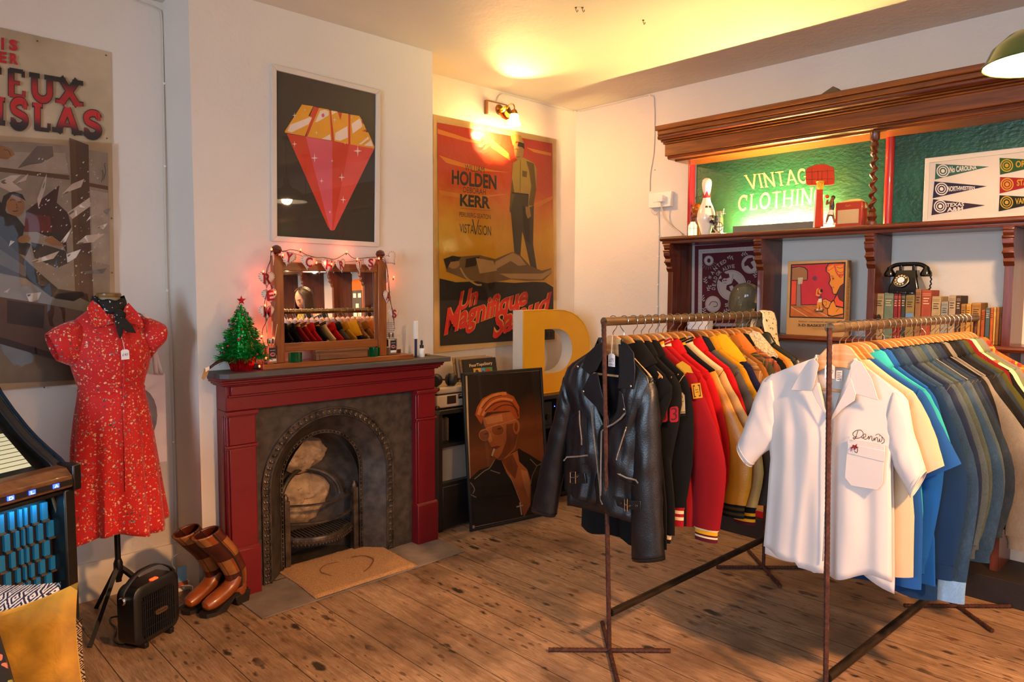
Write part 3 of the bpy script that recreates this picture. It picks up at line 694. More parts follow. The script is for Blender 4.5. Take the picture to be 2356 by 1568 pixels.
random.seed(23); bm = []
for k in range(5): m = MB(); m.ball((0, 0, 0), .0055, 8); o = m.build('bauble', 'bauble%d' % k, t); bm.append(o)
for i in range(54):
    k = i % 5 if i < 5 else random.choice((0, 0, 0, 1, 2, 3, 4, 1)); o = bm[k]
    if i >= 5: o = o.copy(); COL.objects.link(o)
    z = .085 + .25 * (1 - random.random() ** .7); a = random.random() * 2 * pi; r = tree_r(z) * 1.03
    o.matrix_parent_inverse = Matrix(); o.location = (r * cos(a), r * sin(a), z)
mat('wine_ribbon', '#3a0712', .35, .2, var=.2); mat('kraft_tag', '#a98052', .8, var=.1); mat('silver_foil', '#dfe3ea', .2, .9, var=.1)
t2 = thing('gift_tag', 'kraft gift tag and wine ribbon hanging over the mantel left end', 'gift tag', (1.43, 3.60, 1.1))
m = MB(); rp = [at(x, y, Y=3.62) for x, y in ((528, 826), (510, 828), (494, 836), (482, 845))]
m.grid([[p + Vector((0, 0, .006)), p + Vector((0, -.004, -.008))] for p in rp]); m.build('ribbon', 'wine_ribbon', t2, solid=.001)
m = MB(); m.prism([at(x, y, Y=3.60) for x, y in ((470, 848), (481, 845), (478, 862), (469, 874), (464, 870))], (0, .003, 0)); m.build('card', 'kraft_tag', t2)
m = MB(); m.prism([at(x, y, Y=3.595) for x, y in ((472, 846), (482, 842), (481, 850), (473, 856))], (0, .003, 0)); m.build('foil_bow', 'silver_foil', t2)

# ---- heart garland and string lights over the mirror
q = NT('cream_felt'); q.col('#dcc3ae'); q.set(rough=1, sheen=.3); MAT['cream_felt'] = q.m
mat('red_felt', '#9e1420', .95, var=.1); mat('stitch_thread', '#5b2a26', .9, var=0); mat('garland_cord', '#8a5a38', .9, var=0); mat('black_wire', '#161512', .5, var=0)
t = thing('heart_garland', 'garland of stitched felt hearts reading merry christmas around the mirror', 'garland', (2.08, 3.60, MZ + .02))
def heart(n=28): return [(.62 * (16 * sin(a) ** 3) / 16, .62 * (13 * cos(a) - 5 * cos(2 * a) - 2 * cos(3 * a) - cos(4 * a)) / 16) for a in [2 * pi * i / n for i in range(n)]]
HY = 3.606
hearts = [('M', 613, 717, 0, 1, 19), ('E', 620, 679, 8, 1, 19), ('R', 613, 640, 0, 1, 20), ('', 629, 592, 0, .35, 17), ('Y', 663, 592, -12, 1, 19), ('C', 709, 602, -8, 1, 19), ('H', 755, 609, -6, .95, 19), ('R', 784, 609, 12, .8, 18),
          ('I', 826, 611, 12, .6, 18), ('S', 851, 604, 0, .95, 18), ('', 897, 594, 40, 1.1, 19), ('', 890, 633, -4, .42, 18), ('A', 891, 681, -8, .8, 18), ('S', 905, 721, 0, .9, 18)]
for ch, px, py, rot, sx, sz in hearts:
    c = at(px, py, Y=HY if 640 < px < 880 else HY + .02); R = sz / FPX * 3.95 / .62; ca, sa = cos(radians(rot)), sin(radians(rot))
    f = lambda u, v: Vector((c.x + R * (u * ca - v * sa) * sx, c.y + R * u * (1 - sx) * .9, c.z + R * (u * sa + v * ca)))
    H = heart(); m = MB(); nh = len(H); cy = sum(p[1] for p in H) / nh
    rings = [[f(p[0] * s, (p[1] - cy * .4) * s + cy * .4) + Vector((0, o, 0)) for p in H] for s, o in ((.001, -.009), (.6, -.008), (.92, -.004), (1, 0), (.92, .004), (.001, .008))]
    m.grid(rings, cv=True); o = m.build('felt_heart', 'cream_felt', t)
    m = MB()
    for k in range(0, nh):
        a, b = f(H[k][0] * .99, H[k][1] * .99), f(H[k][0] * .80, H[k][1] * .82); m.tube([a + Vector((0, -.004, 0)), b + Vector((0, -.0085, 0))], .0009, 4, cap=False)
    m.build('stitching', 'stitch_thread', o)
    if ch:
        A = Art(lambda u, v: f(u, v) + Vector((0, -.0105, 0)), (0, -1, 0)); vs, fs = letters(ch, .03)
        A.put([((p[0] - .5) * (.55 if ch != 'I' else .16), (p[1] - .5) * .72 - .02) for p in vs], fs, 'red_felt'); A.build('letter', o)
m = MB(); cord = [at(x, y, Y=HY + .006) for x, y in ((614, 765), (613, 717), (614, 680), (612, 640), (618, 615), (630, 588), (664, 580), (700, 590), (745, 602), (800, 602), (850, 595), (880, 590), (890, 610), (893, 650), (897, 690), (904, 715), (907, 745), (909, 757))]
m.tube(bez(cord, 60), .0015, 5); m.build('cord', 'garland_cord', t)
q = NT('lit_red_bulb'); q.col('#ff5a3c'); q.b.inputs['Emission Color'].default_value = lin('#ff2a14'); q.set(es=26); MAT['lit_red_bulb'] = q.m
t = thing('string_lights', 'black wired string of glowing red bulbs wound around the mirror', 'string lights', (2.0, 3.60, MZ + .02))
wp = [(560, 851), (585, 849), (594, 842), (605, 836), (598, 818), (597, 806), (607, 797), (603, 775), (605, 755), (612, 738), (608, 705), (615, 672), (626, 664), (620, 650), (613, 625), (622, 598), (624, 578), (632, 572), (652, 578), (668, 574), (690, 578), (705, 586), (728, 592), (745, 592), (770, 596), (790, 586), (799, 582), (815, 594), (850, 592), (872, 592), (885, 600), (890, 618), (894, 640), (896, 670), (900, 700), (907, 745)]
m = MB(); m.tube(bez([at(x, y, Y=HY - .012 + .018 * (i % 2)) for i, (x, y) in enumerate(wp)], 150), .0017, 5); m.build('wire', 'black_wire', t)
bulbs = [(625, 573), (651, 586), (606, 624), (633, 672), (610, 702), (602, 773), (597, 842), (612, 823), (692, 574), (798, 579), (728, 604), (763, 607), (822, 596), (872, 594), (906, 637)]
for x, y in bulbs:
    p = at(x, y, Y=HY - .016); m = MB(); m.ball(p, .0048, 8, sz=1.4); o = m.build('bulb', 'lit_red_bulb', t)
    m = MB(); m.tube([p + Vector((0, .003, -.004)), p + Vector((0, .008, -.016))], .003, 6); m.build('bulb_socket', 'black_wire', o)
for x, y, e in ((692, 572, .5), (798, 577, .5), (608, 640, .35), (625, 690, .45), (612, 780, .9), (597, 840, .6), (906, 640, .35), (750, 605, .2)): lamp('fairy_bulb', 'POINT', at(x, y, Y=3.70 if e > .3 else 3.59), e * .4, (1, .12, .05), .006)
# ================================================================= pictures on the walls
def pane_mat(name, tint=(1, 1, 1), f=1.45):
    q = NT(name); t = q.t; o = [n for n in t.nodes if n.type == 'OUTPUT_MATERIAL'][0]; t.nodes.remove(q.b)
    tr = q.n('ShaderNodeBsdfTransparent'); tr.inputs[0].default_value = (*tint, 1); gl = q.n('ShaderNodeBsdfGlossy'); gl.inputs['Roughness'].default_value = .02
    fr = q.n('ShaderNodeFresnel'); fr.inputs[0].default_value = f; mx = q.n('ShaderNodeMixShader')
    q.L(fr.outputs[0], mx.inputs[0]); q.L(tr.outputs[0], mx.inputs[1]); q.L(gl.outputs[0], mx.inputs[2]); q.L(mx.outputs[0], o.inputs[0]); MAT[name] = q.m
    return q.m
pane_mat('picture_glass'); pane_mat('clear_sheet', (1, 1, 1), 1.35)
for o in bpy.data.objects:
    if o.name.startswith('pane'): o.data.materials[0] = MAT['picture_glass']
def ink(name, col, var=.06, gloss=.0):
    return mat('ink_' + name, col, .6, var=var, vs=12, coat=gloss)
def crop(x0, y0, s): return lambda *pts: [(x0 + p[0] / s, y0 + p[1] / s) for p in pts]
mat('frame_white', '#cfc3b4', .4, var=.03)
# ---- diamond lettering print
C5 = crop(560, 120, 3.266); YF = BY - .022
t = thing('framed_print', 'white framed print of a red and orange diamond spelling a word above the mirror', 'picture', at(750, 562, Y=YF))
def frame(t, px, Y, wdt, depth, m, name='frame'):
    """mitred frame of four rails around pixel corners TL TR BR BL on plane Y"""
    P = [at(x, y, Y=Y) for x, y in px]; c = sum(P, Vector()) / 4; mb = MB()
    q = [p + Vector((wdt if p.x < c.x else -wdt, 0, wdt if p.z < c.z else -wdt)) for p in P]
    for i in range(4):
        j = (i + 1) % 4; mb.prism([P[i], P[j], q[j], q[i]], (0, depth, 0))
    mb.build(name, m, t, bevel=.002); return P, q
P4, q4 = frame(t, ((625, 146), (876, 207), (873, 568), (627, 554)), YF, .028, .022, 'frame_white')
for n_, c in (('charcoal', '#2a221d'), ('amber', '#e09a1c'), ('brick', '#c8321a'), ('coral', '#d4483f'), ('rose', '#cf5060'), ('pale', '#e6cdbc')): ink(n_, c)
A = Art(pixY(BY - .008), (0, -1, 0)); cc = lambda *p: C5(*p)
A.poly('ink_charcoal', cc((250, 118), (1025, 295), (1018, 1440), (255, 1388)))
for m_, pts in (('ink_brick', ((325, 612), (468, 632), (658, 1336), (636, 1312))), ('ink_rose', ((468, 632), (668, 668), (668, 1340), (650, 1334))), ('ink_brick', ((668, 668), (796, 690), (690, 1312), (668, 1340))), ('ink_coral', ((796, 690), (984, 722), (696, 1312), (684, 1336), (672, 1338))),
                ('ink_brick', ((500, 480), (528, 408), (568, 420), (660, 440), (800, 468), (880, 490), (925, 585), (900, 640), (800, 690), (470, 632))),
                ('ink_amber', ((440, 393), (524, 406), (488, 478), (516, 489), (462, 630), (312, 604), (312, 592))), ('ink_amber', ((568, 418), (640, 430), (648, 442), (662, 664), (480, 634))),
                ('ink_amber', ((657, 437), (706, 445), (730, 512), (740, 456), (788, 463), (788, 690), (683, 668))), ('ink_amber', ((803, 468), (870, 478), (892, 512), (870, 522), (906, 542), (920, 580), (890, 592), (938, 603), (985, 712), (978, 724), (803, 692))),
                ('ink_pale', ((330, 592), (352, 545), (500, 488), (513, 497), (488, 542), (362, 602))), ('ink_pale', ((538, 526), (576, 440), (612, 432), (641, 446), (640, 474), (556, 524))), ('ink_pale', ((588, 652), (650, 616), (657, 662))),
                ('ink_pale', ((662, 442), (704, 449), (664, 470))), ('ink_pale', ((690, 606), (780, 556), (785, 640), (726, 666), (688, 656))), ('ink_pale', ((812, 538), (872, 498), (886, 522), (892, 560), (820, 612))), ('ink_pale', ((866, 692), (936, 634), (942, 650), (886, 692))), ('ink_pale', ((905, 700), (958, 660), (972, 708)))):
    A.poly(m_, cc(*pts))
A.ell('ink_rose', *cc((597, 475))[0], 3.4, 4.6)
for x, y, s in ((383, 475, 24), (460, 432, 13), (685, 508, 24), (812, 490, 12), (547, 605, 19), (383, 690, 26), (533, 795, 38), (857, 742, 46), (665, 817, 16), (762, 685, 13), (585, 967, 23), (737, 940, 34), (748, 1108, 31), (648, 1200, 16)):
    st = [(x + (s * (.7 if k % 4 in (0,) else 1) if k % 2 == 0 else s * .2) * sin(k * pi / 4) * .72, y - (s if k % 2 == 0 else s * .2) * cos(k * pi / 4)) for k in range(8)]; A.poly('ink_pale', cc(*st))
A.build('print', t)
m = MB(); m.add([p + Vector((0, .008, 0)) for p in q4], [(0, 1, 2, 3)]); m.build('glazing', 'picture_glass', t)

def sheet(name, label, px, Y, m, cat='poster', wob=.004, n=24, extra=None):
    """paper sheet pinned to a wall: grid with a slight ripple"""
    tl, tr, br, bl = [at(x, y, Y=Y) for x, y in px]
    t = thing(name, label, cat, (bl + br) / 2); mb = MB()
    mb.grid([[(tl.lerp(tr, i / n)).lerp(bl.lerp(br, i / n), j / n) + Vector((0, -abs(noise.noise((i * .5, j * .35, Y))) * wob * (1 if 0 < i < n else .4), 0)) for j in range(n + 1)] for i in range(n + 1)])
    mb.build('paper', m, t); return t
q = NT('aged_paper'); q.col(q.ramp(q.noise(4, 5), ((.3, '#a08d70'), (.7, '#c0ac8d')))); q.set(rough=.55, coat=.25); q.bump(q.noise(5, 3), .25, .03); MAT['aged_paper'] = q.m
q = NT('gold_paper'); q.col(q.ramp(q.noise(4, 5), ((.3, '#c09a5e'), (.7, '#d8b67c')))); q.set(rough=.5, coat=.4); q.bump(q.noise(5, 3), .35, .03); MAT['gold_paper'] = q.m
def grad(name, stops, z0, z1, gloss=.3, bmp=.3):
    q = NT(name); sp = q.n('ShaderNodeSeparateXYZ'); q.L(q.obj(), sp.inputs[0])
    nz = q.math('MULTIPLY', q.math('SUBTRACT', q.noise(8, 4), .5), .22)
    f = q.math('ADD', q.math('MULTIPLY', q.math('SUBTRACT', sp.outputs[2], z0), 1 / (z1 - z0)), nz)
    q.col(q.ramp(f, stops)); q.set(rough=.5, coat=gloss); q.b.inputs['Coat Roughness'].default_value = .12
    if bmp: q.bump(q.noise(6, 4, dist=1.5), bmp, .03)
    MAT[name] = q.m
# ---- fight scene poster, left alcove
YP = WY - .008; C2 = crop(0, 300, 2.529)
t = sheet('film_poster', 'large faded film poster of a fight through a window behind the mannequin', ((-170, 25), (254, 120), (268, 874), (-170, 912)), YP, 'aged_paper')
zt = at(24, 160, Y=YP).z; zb = at(24, 222, Y=YP).z; zc = at(80, 242, Y=YP).z; zd = at(80, 305, Y=YP).z
grad('ink_title_fade_down', ((.0, '#a01a1c'), (.45, '#a01a1c'), (.85, '#16130f')), zb, zt, 0, 0); grad('ink_title_fade_up', ((.1, '#16120f'), (.3, '#3a1420'), (.6, '#b01c1c'), (1, '#b01c1c')), zd, zc, 0, 0)
for n_, c in (('slate', '#938a80'), ('slate_light', '#a89f95'), ('post_brown', '#52382c'), ('rail_brown', '#5e432e'), ('maroon', '#3a1a1f'), ('deep_red', '#6b1a1e'), ('shard', '#c4bab0'), ('shard_dark', '#6a6461'), ('skin', '#9a6f48'), ('coat', '#1f1a19'), ('trouser', '#3f393b'), ('chest', '#553a2c'), ('chest_dark', '#33231c'), ('floor_grey', '#82786a'), ('navy', '#23242e'), ('title_red', '#a8161d'), ('umber', '#2c211c')): ink(n_, c, .16)
A = Art(pixY(YP - .0045), (0, -1, 0)); c = C2
A.poly('ink_slate', [(-170, 322), (60, 326), (150, 334), (248, 352), (252, 560), (254, 860), (-170, 893)])
A.poly('ink_slate_light', [(-170, 345), (150, 352), (158, 400), (-170, 382)]); A.poly('ink_slate_light', [(208, 436), (249, 444), (252, 610), (214, 600)])
A.poly('ink_floor_grey', c((-400, 1215), (0, 1225), (330, 1330), (640, 1280), (640, 1430), (470, 1450), (-400, 1490)))
A.poly('ink_shard_dark', c((100, 222), (180, 130), (215, 90), (305, 92), (312, 150), (240, 190), (170, 200)))
A.poly('ink_rail_brown', c((-400, 175), (0, 214), (405, 262), (405, 288), (0, 240), (-400, 200)))
A.poly('ink_post_brown', c((403, 42), (515, 84), (525, 560), (545, 1010), (438, 960), (420, 540))); A.poly('ink_rail_brown', c((403, 42), (440, 56), (455, 560), (465, 960), (438, 960), (420, 540)))
A.poly('ink_rail_brown', c((520, 304), (628, 324), (628, 346), (520, 326)))
A.poly('ink_maroon', c((345, 318), (330, 420), (395, 480), (415, 560), (380, 650), (260, 610), (150, 560), (150, 470), (240, 400)))
A.poly('ink_deep_red', c((150, 478), (290, 500), (300, 590), (140, 590)))
A.poly('ink_coat', c((-400, 400), (0, 410), (40, 480), (95, 500), (145, 560), (125, 640), (180, 660), (150, 730), (60, 700), (-400, 620)))
A.ell('ink_skin', *c((88, 432))[0], 21, 27, a=-20); A.poly('ink_umber', c((20, 380), (70, 352), (130, 372), (150, 410), (120, 392), (70, 372), (40, 410), (30, 470), (5, 430)))
A.curve('ink_umber', c((58, 408), (75, 400), (88, 408)), 1.6); A.curve('ink_umber', c((104, 418), (116, 414), (124, 420)), 1.4); A.curve('ink_maroon', c((74, 468), (88, 470), (104, 465)), 1.8); A.curve('ink_umber', c((94, 425), (100, 448), (90, 450)), 1.1)
A.ell('ink_skin', *c((140, 632))[0], 15, 9, a=-10); A.poly('ink_navy', c((180, 650), (280, 670), (380, 700), (400, 770), (330, 800), (200, 740))); A.poly('ink_skin', c((258, 640), (300, 612), (350, 640), (372, 672), (300, 668))); A.poly('ink_umber', c((270, 600), (340, 590), (385, 640), (390, 720), (365, 660), (300, 612)))
A.poly('ink_trouser', c((-400, 520), (0, 610), (60, 670), (330, 920), (470, 940), (488, 962), (430, 992), (320, 976), (150, 860), (0, 830), (-400, 800)))
A.poly('ink_shard_dark', c((-400, 640), (0, 690), (160, 800), (150, 850), (0, 780), (-400, 740))); A.poly('ink_coat', c((150, 760), (335, 918), (300, 968), (150, 860))); A.poly('ink_umber', c((345, 925), (480, 938), (490, 962), (425, 992), (320, 976)))
A.poly('ink_skin', c((-60, 80), (0, 84), (68, 110), (86, 140), (44, 168), (0, 164), (-60, 150))); A.curve('ink_umber', c((20, 110), (50, 120), (60, 146)), 1.2)
random.seed(31)
for pts in (((0, 290), (60, 262), (125, 258), (70, 300), (130, 345), (60, 360), (0, 330)), ((90, 310), (165, 250), (150, 290)), ((250, 300), (272, 250), (262, 340), (222, 450), (215, 400)), ((360, 370), (420, 310), (490, 282), (470, 330)), ((390, 480), (520, 390), (525, 440), (420, 515)), ((180, 760), (345, 700), (310, 745), (220, 768)),
            ((440, 660), (500, 610), (610, 600), (540, 650)), ((490, 820), (620, 800), (600, 830), (500, 832)), ((350, 650), (420, 560), (380, 650)), ((20, 940), (60, 915), (40, 945)), ((150, 950), (240, 940), (220, 985), (170, 1000)), ((520, 500), (560, 486), (500, 530)), ((60, 640), (85, 645), (50, 675)), ((560, 560), (625, 540), (600, 575)), ((385, 720), (470, 690), (440, 740), (390, 770)), ((600, 470), (640, 455), (625, 490))):
    A.poly('ink_shard' if random.random() < .75 else 'ink_shard_dark', c(*pts)); A.poly('ink_shard_dark', c(*[(p[0] * .25 + pts[0][0] * .75 + 6, p[1] * .25 + pts[0][1] * .75 + 4) for p in pts]))
vs_, fs_ = [], []
for i in range(130):
    x, y, k_ = random.uniform(180, 600), random.uniform(150, 900), random.uniform(2, 7); fs_.append((len(vs_), len(vs_) + 1, len(vs_) + 2)); vs_ += c((x, y), (x + k_ * 2, y - k_), (x + k_, y + k_))
A.put(vs_, fs_, 'ink_shard')
A.poly('ink_chest', c((-400, 930), (0, 968), (270, 1010), (480, 1050), (560, 1090), (480, 1180), (330, 1315), (0, 1215), (-400, 1160))); A.poly('ink_chest_dark', c((-400, 1140), (0, 1200), (330, 1300), (330, 1335), (0, 1240), (-400, 1180))); A.poly('ink_chest_dark', c((40, 985), (260, 1018), (250, 1150), (40, 1120))); A.line('ink_post_brown', c((270, 1010), (275, 1280)), 3); A.poly('ink_post_brown', c((0, 1000), (40, 1005), (40, 1180), (0, 1170)))
A.curve('ink_umber', c((588, 300), (598, 260), (592, 230)), 1.2); A.curve('ink_umber', c((600, 290), (612, 240), (606, 200), (614, 190)), 1.0)
A.text('ink_title_red', 'I', ((2, 87), (9, 88), (9, 116), (2, 115)), bold=.04); A.text('ink_title_red', 'S', ((20, 90), (40, 94), (40, 119), (20, 116)), bold=.05)
A.text('ink_title_red', 'E', ((-4, 118), (15, 121), (15, 147), (-4, 144)), bold=.05); A.text('ink_title_red', 'R', ((22, 122), (42, 126), (42, 150), (22, 147)), bold=.05)
slab = dict(wt=.25, sl=.21, sh=.13, gap=.24)
for word, qd, m_ in (('FEUX', ((-38, 148), (183, 186), (184, 245), (-38, 213)), 'ink_title_fade_down'), ('ISLAS', ((-12, 221), (233, 262), (233, 318), (-12, 287)), 'ink_title_fade_up')):
    A.text('ink_umber', word, qd, serif=dict(wt=.32, sl=.25, sh=.19, gap=.24)); A.text(m_, word, qd, serif=slab)
A.build('picture', t)
# clear sleeve over the poster's lower part gives its glints
m = MB(); n = 26; tl, tr, br, bl = [at(x, y, Y=YP) for x, y in ((-170, 300), (262, 330), (268, 874), (-170, 912))]
m.grid([[(tl.lerp(tr, i / n)).lerp(bl.lerp(br, i / n), j / n) + Vector((0, -.008 - abs(noise.noise((i * .9, j * .3, 7))) * .006, 0)) for j in range(n + 1)] for i in range(n + 1)]); m.build('clear_sleeve', 'clear_sheet', t)
for x, y in ((244, 127), (86, 94), (246, 318), (257, 502), (258, 627), (102, 891)): m = MB(); m.lathe([(.004, 0), (.003, .002)], (0, 0, 0), 8); p = at(x, y, Y=YP - .006); m.v = [p + Vector((v.x, -v.z, v.y)) for v in m.v]; m.build('pin', 'hook_metal', t)
# ---- golden film poster, right alcove
YQ = WY - .008; C8 = crop(960, 160, 2.239); c = C8
t = sheet('film_poster', 'golden film poster of a standing man over a reclining woman below the wall lamp', ((997, 263), (1280, 320), (1281, 783), (998, 812)), YQ, 'gold_paper')
z0, z1 = at(1000, 640, Y=YQ).z, at(1000, 280, Y=YQ).z
grad('ink_sunset', ((.0, '#cf9a1e'), (.35, '#dda526'), (.5, '#dc8428'), (.66, '#cc4a20'), (1, '#bb331a')), z0, z1)
for n_, cx in (('type_grey', '#403a34'), ('earth_black', '#231e1a'), ('drab', '#4b4233'), ('khaki', '#b09046'), ('khaki_dark', '#6e5526'), ('tan_skin', '#a8814a'), ('sepia', '#7b5f3a'), ('sepia_dark', '#33271b'), ('sepia_light', '#b5935f'), ('streak', '#dd8a3a'), ('title_scarlet', '#c2271c'), ('title_edge', '#c98a3c')): ink(n_, cx, .06)
A = Art(pixY(YQ - .0045), (0, -1, 0))
A.poly('ink_sunset', c((103, 272), (696, 380), (702, 1050), (702, 1110), (112, 1110)))
for pts in (((105, 305), (200, 335), (330, 380), (260, 372), (106, 330)), ((110, 440), (230, 480), (400, 520), (480, 530), (300, 520), (150, 480)), ((560, 400), (690, 430), (690, 445), (600, 425)), ((600, 690), (700, 650), (700, 665), (620, 710)), ((110, 620), (280, 650), (460, 640), (300, 670), (120, 645)), ((350, 330), (470, 430), (480, 470), (380, 400))): A.poly('ink_streak', c(*pts))
A.poly('ink_earth_black', c((115, 1075), (200, 1095), (330, 1088), (500, 1098), (600, 1092), (660, 1095), (700, 1120), (703, 1382), (118, 1422)))
T = lambda w_, x0, y0, x1, y1, sl=.19, **k: A.text('ink_type_grey', w_, c((x0, y0 - (x1 - x0) * -0), (x1, y0 + (x1 - x0) * sl * .32), (x1, y1 + (x1 - x0) * sl * .32), (x0, y1)), **k)
T('WILLIAM', 245, 488, 345, 520, .4); T('HOLDEN', 178, 515, 408, 590, .4, bold=.035); T('DEBORAH', 237, 603, 353, 632, .35); T('KERR', 220, 640, 375, 702, .3, bold=.035); T('PERLBERG-SEATON', 217, 732, 378, 756, .3)
A.line('ink_type_grey', c((222, 714), (376, 726)), .6); A.text('ink_type_grey', 'VISTA', c((217, 792), (292, 800), (292, 846), (217, 838))); A.text('ink_type_grey', 'ISION', c((312, 800), (380, 806), (380, 856), (312, 850))); A.line('ink_type_grey', c((284, 770), (300, 850)), 2.2); A.line('ink_type_grey', c((300, 850), (316, 772)), 1.4)
# standing man, generic
A.poly('ink_drab', c((484, 632), (568, 640), (600, 700), (596, 900), (618, 1042), (586, 1028), (548, 860), (540, 835), (530, 965), (500, 945), (482, 740), (474, 720))); A.poly('ink_sepia_dark', c((540, 700), (575, 720), (580, 900), (560, 880), (545, 800)))
A.poly('ink_khaki', c((492, 480), (545, 452), (600, 480), (614, 510), (612, 620), (600, 700), (570, 712), (574, 640), (484, 628), (486, 560))); A.poly('ink_khaki_dark', c((560, 470), (600, 484), (612, 620), (598, 700), (572, 700), (586, 600), (575, 520))); A.poly('ink_khaki_dark', c((488, 560), (500, 640), (482, 720), (474, 735), (480, 640)))
A.poly('ink_tan_skin', c((495, 380), (545, 375), (548, 430), (540, 455), (516, 470), (500, 440))); A.poly('ink_sepia_dark', c((520, 372), (548, 372), (552, 412), (540, 400), (515, 395))); A.poly('ink_khaki', c((480, 345), (500, 332), (532, 340), (550, 380), (510, 368), (492, 392))); A.poly('ink_tan_skin', c((556, 705), (578, 708), (585, 755), (568, 768), (558, 740))); A.line('ink_khaki_dark', c((530, 465), (528, 630)), 1.2); A.poly('ink_khaki_dark', c((540, 520), (565, 525), (562, 556), (540, 550)))
A.line('ink_sepia_dark', c((486, 634), (572, 644)), 3); A.curve('ink_sepia_dark', c((500, 412), (510, 408), (516, 414)), 1); A.curve('ink_sepia_dark', c((508, 450), (518, 450), (528, 448)), 1)
# reclining woman, generic
A.poly('ink_sepia', c((150, 968), (230, 962), (320, 955), (400, 975), (490, 938), (530, 956), (580, 1010), (640, 1035), (690, 1022), (690, 1048), (650, 1085), (560, 1088), (480, 1080), (360, 1100), (250, 1080), (150, 1040)))
A.poly('ink_sepia_light', c((400, 990), (490, 942), (528, 962), (560, 1005), (520, 1010), (480, 985), (400, 1030))); A.poly('ink_sepia_light', c((420, 1050), (640, 1050), (690, 1026), (688, 1046), (640, 1080), (480, 1076))); A.poly('ink_sepia_dark', c((250, 975), (320, 962), (300, 1010), (245, 1020))); A.poly('ink_sepia_light', c((300, 970), (390, 985), (410, 1035), (320, 1050))); A.ell('ink_tan_skin', *c((185, 998))[0], 14, 12); A.poly('ink_sepia_dark', c((135, 975), (180, 958), (225, 965), (210, 985), (170, 990), (150, 1030))); A.curve('ink_sepia_light', c((220, 1020), (250, 1070), (300, 1105), (330, 1108)), 4)
for m_, d in (('ink_title_edge', .055), ('ink_title_scarlet', .028)):
    A.text(m_, 'Un', c((208, 1148), (312, 1112), (314, 1205), (214, 1245)), shear=.35, bold=d); A.text(m_, 'Magnifique', c((132, 1232), (566, 1108), (574, 1235), (136, 1410)), shear=.3, bold=d); A.text(m_, 'Salaud', c((382, 1250), (692, 1140), (694, 1232), (388, 1392)), shear=.3, bold=d)
A.build('picture', t)
m = MB(); n = 34; tl, tr, br, bl = [at(x, y, Y=YQ) for x, y in ((997, 263), (1280, 320), (1280, 690), (998, 690))]
m.grid([[(tl.lerp(tr, i / n)).lerp(bl.lerp(br, i / n), j / n) + Vector((0, -.009 - abs(noise.noise((i * .35, j * .55, 3))) * .012 - .005 * abs(noise.noise((i * 1.3, j * 1.1, 9))), 0)) for j in range(n + 1)] for i in range(n + 1)]); m.build('clear_sleeve', 'clear_sheet', t)

# ================================================================= lamps
mat('aged_brass', '#8a6326', .3, 1, var=.1); mat('white_board', '#e6dcc6', .5, var=0); wood('lamp_board_edge', '#7a4a1c', '#9a6a2c', 2)
q = NT('lit_frosted_glass'); q.col('#fff4dc'); q.b.inputs['Emission Color'].default_value = lin('#ffdf9c'); q.set(es=14, rough=.4); MAT['lit_frosted_glass'] = q.m
q = NT('lit_bulb'); q.col('#fff4dc'); q.b.inputs['Emission Color'].default_value = lin('#ffd98c'); q.set(es=60); MAT['lit_bulb'] = q.m
SB, BB = Vector((3.70, 3.985, 2.925)), at(1183, 288, Y=3.90)
bpy.data.objects['spot_bulb'].location = SB + Vector((-.002, 0, .002)); bpy.data.objects['bell_bulb'].location = BB + Vector((0, 0, -.006))
t = thing('wall_lamp', 'brass twin wall lamp glowing above the golden poster', 'wall lamp', at(1140, 272, Y=WY))
a, b = at(1122, 230, Y=WY - .02), at(1166, 272, Y=WY - .02)
m = MB(); m.bx((a.x, WY - .018, b.z), (b.x, WY, a.z)); m.build('back_board', 'white_board', t)
m = MB(); m.bx((a.x - .016, WY - .026, b.z), (a.x, WY, a.z)); m.bx((a.x, WY - .024, a.z - .008), (b.x, WY, a.z)); m.build('board_edge', 'lamp_board_edge', t)
m = MB(); c0 = Vector(((a.x + b.x) / 2 + .02, WY - .018, (a.z + b.z) / 2)); m.v = []; m.lathe([(.038, 0), (.036, .012), (.02, .02), (.012, .03)], (0, 0, 0), 20); m.v = [c0 + Vector((v.x, -v.z, v.y)) for v in m.v]
m.tube(bez([c0 + Vector((0, -.02, 0)), SB + Vector((.03, .05, -.02)), SB + Vector((.035, 0, -.035))], 12), .007, 8); m.build('rose', 'aged_brass', t)
ax = Vector((-.72, 0, .70)).normalized(); s1 = ax.cross(Vector((0, 1, 0))).normalized(); s2 = Vector((0, 1, 0))
def cup(prof, c, ax, s1, s2, n=20):
    return [[c + ax * z + s1 * (r * cos(2 * pi * j / n)) + s2 * (r * sin(2 * pi * j / n)) for j in range(n)] for r, z in prof]
m = MB(); m.grid(cup(((.001, -.075), (.03, -.07), (.044, -.045), (.047, 0), (.045, 0), (.042, -.043), (.001, -.066)), SB, ax, s1, s2), cv=True); m.build('spot_shade', 'aged_brass', t)
m = MB(); m.ball(SB - ax * .03, .018, 12); m.build('spot_bulb', 'lit_bulb', t)
m = MB(); m.tube(bez([c0 + Vector((.02, -.02, 0)), BB + Vector((-.055, .04, .10)), BB + Vector((-.045, .01, .135)), BB + Vector((-.02, 0, .15)), BB + Vector((0, 0, .135)), BB + Vector((0, 0, .105))], 24), .005, 8); m.build('gooseneck', 'aged_brass', t)
m = MB(); m.lathe([(.008, .115), (.018, .108), (.026, .09), (.029, .08)], BB, 18); m.build('gallery', 'aged_brass', t)
m = MB(); m.lathe([(.024, .085), (.032, .07), (.038, .035), (.046, .008), (.05, 0), (.048, 0), (.044, .008), (.036, .035), (.03, .068)], BB, 24, cap=False); m.build('bell_shade', 'lit_frosted_glass', t)
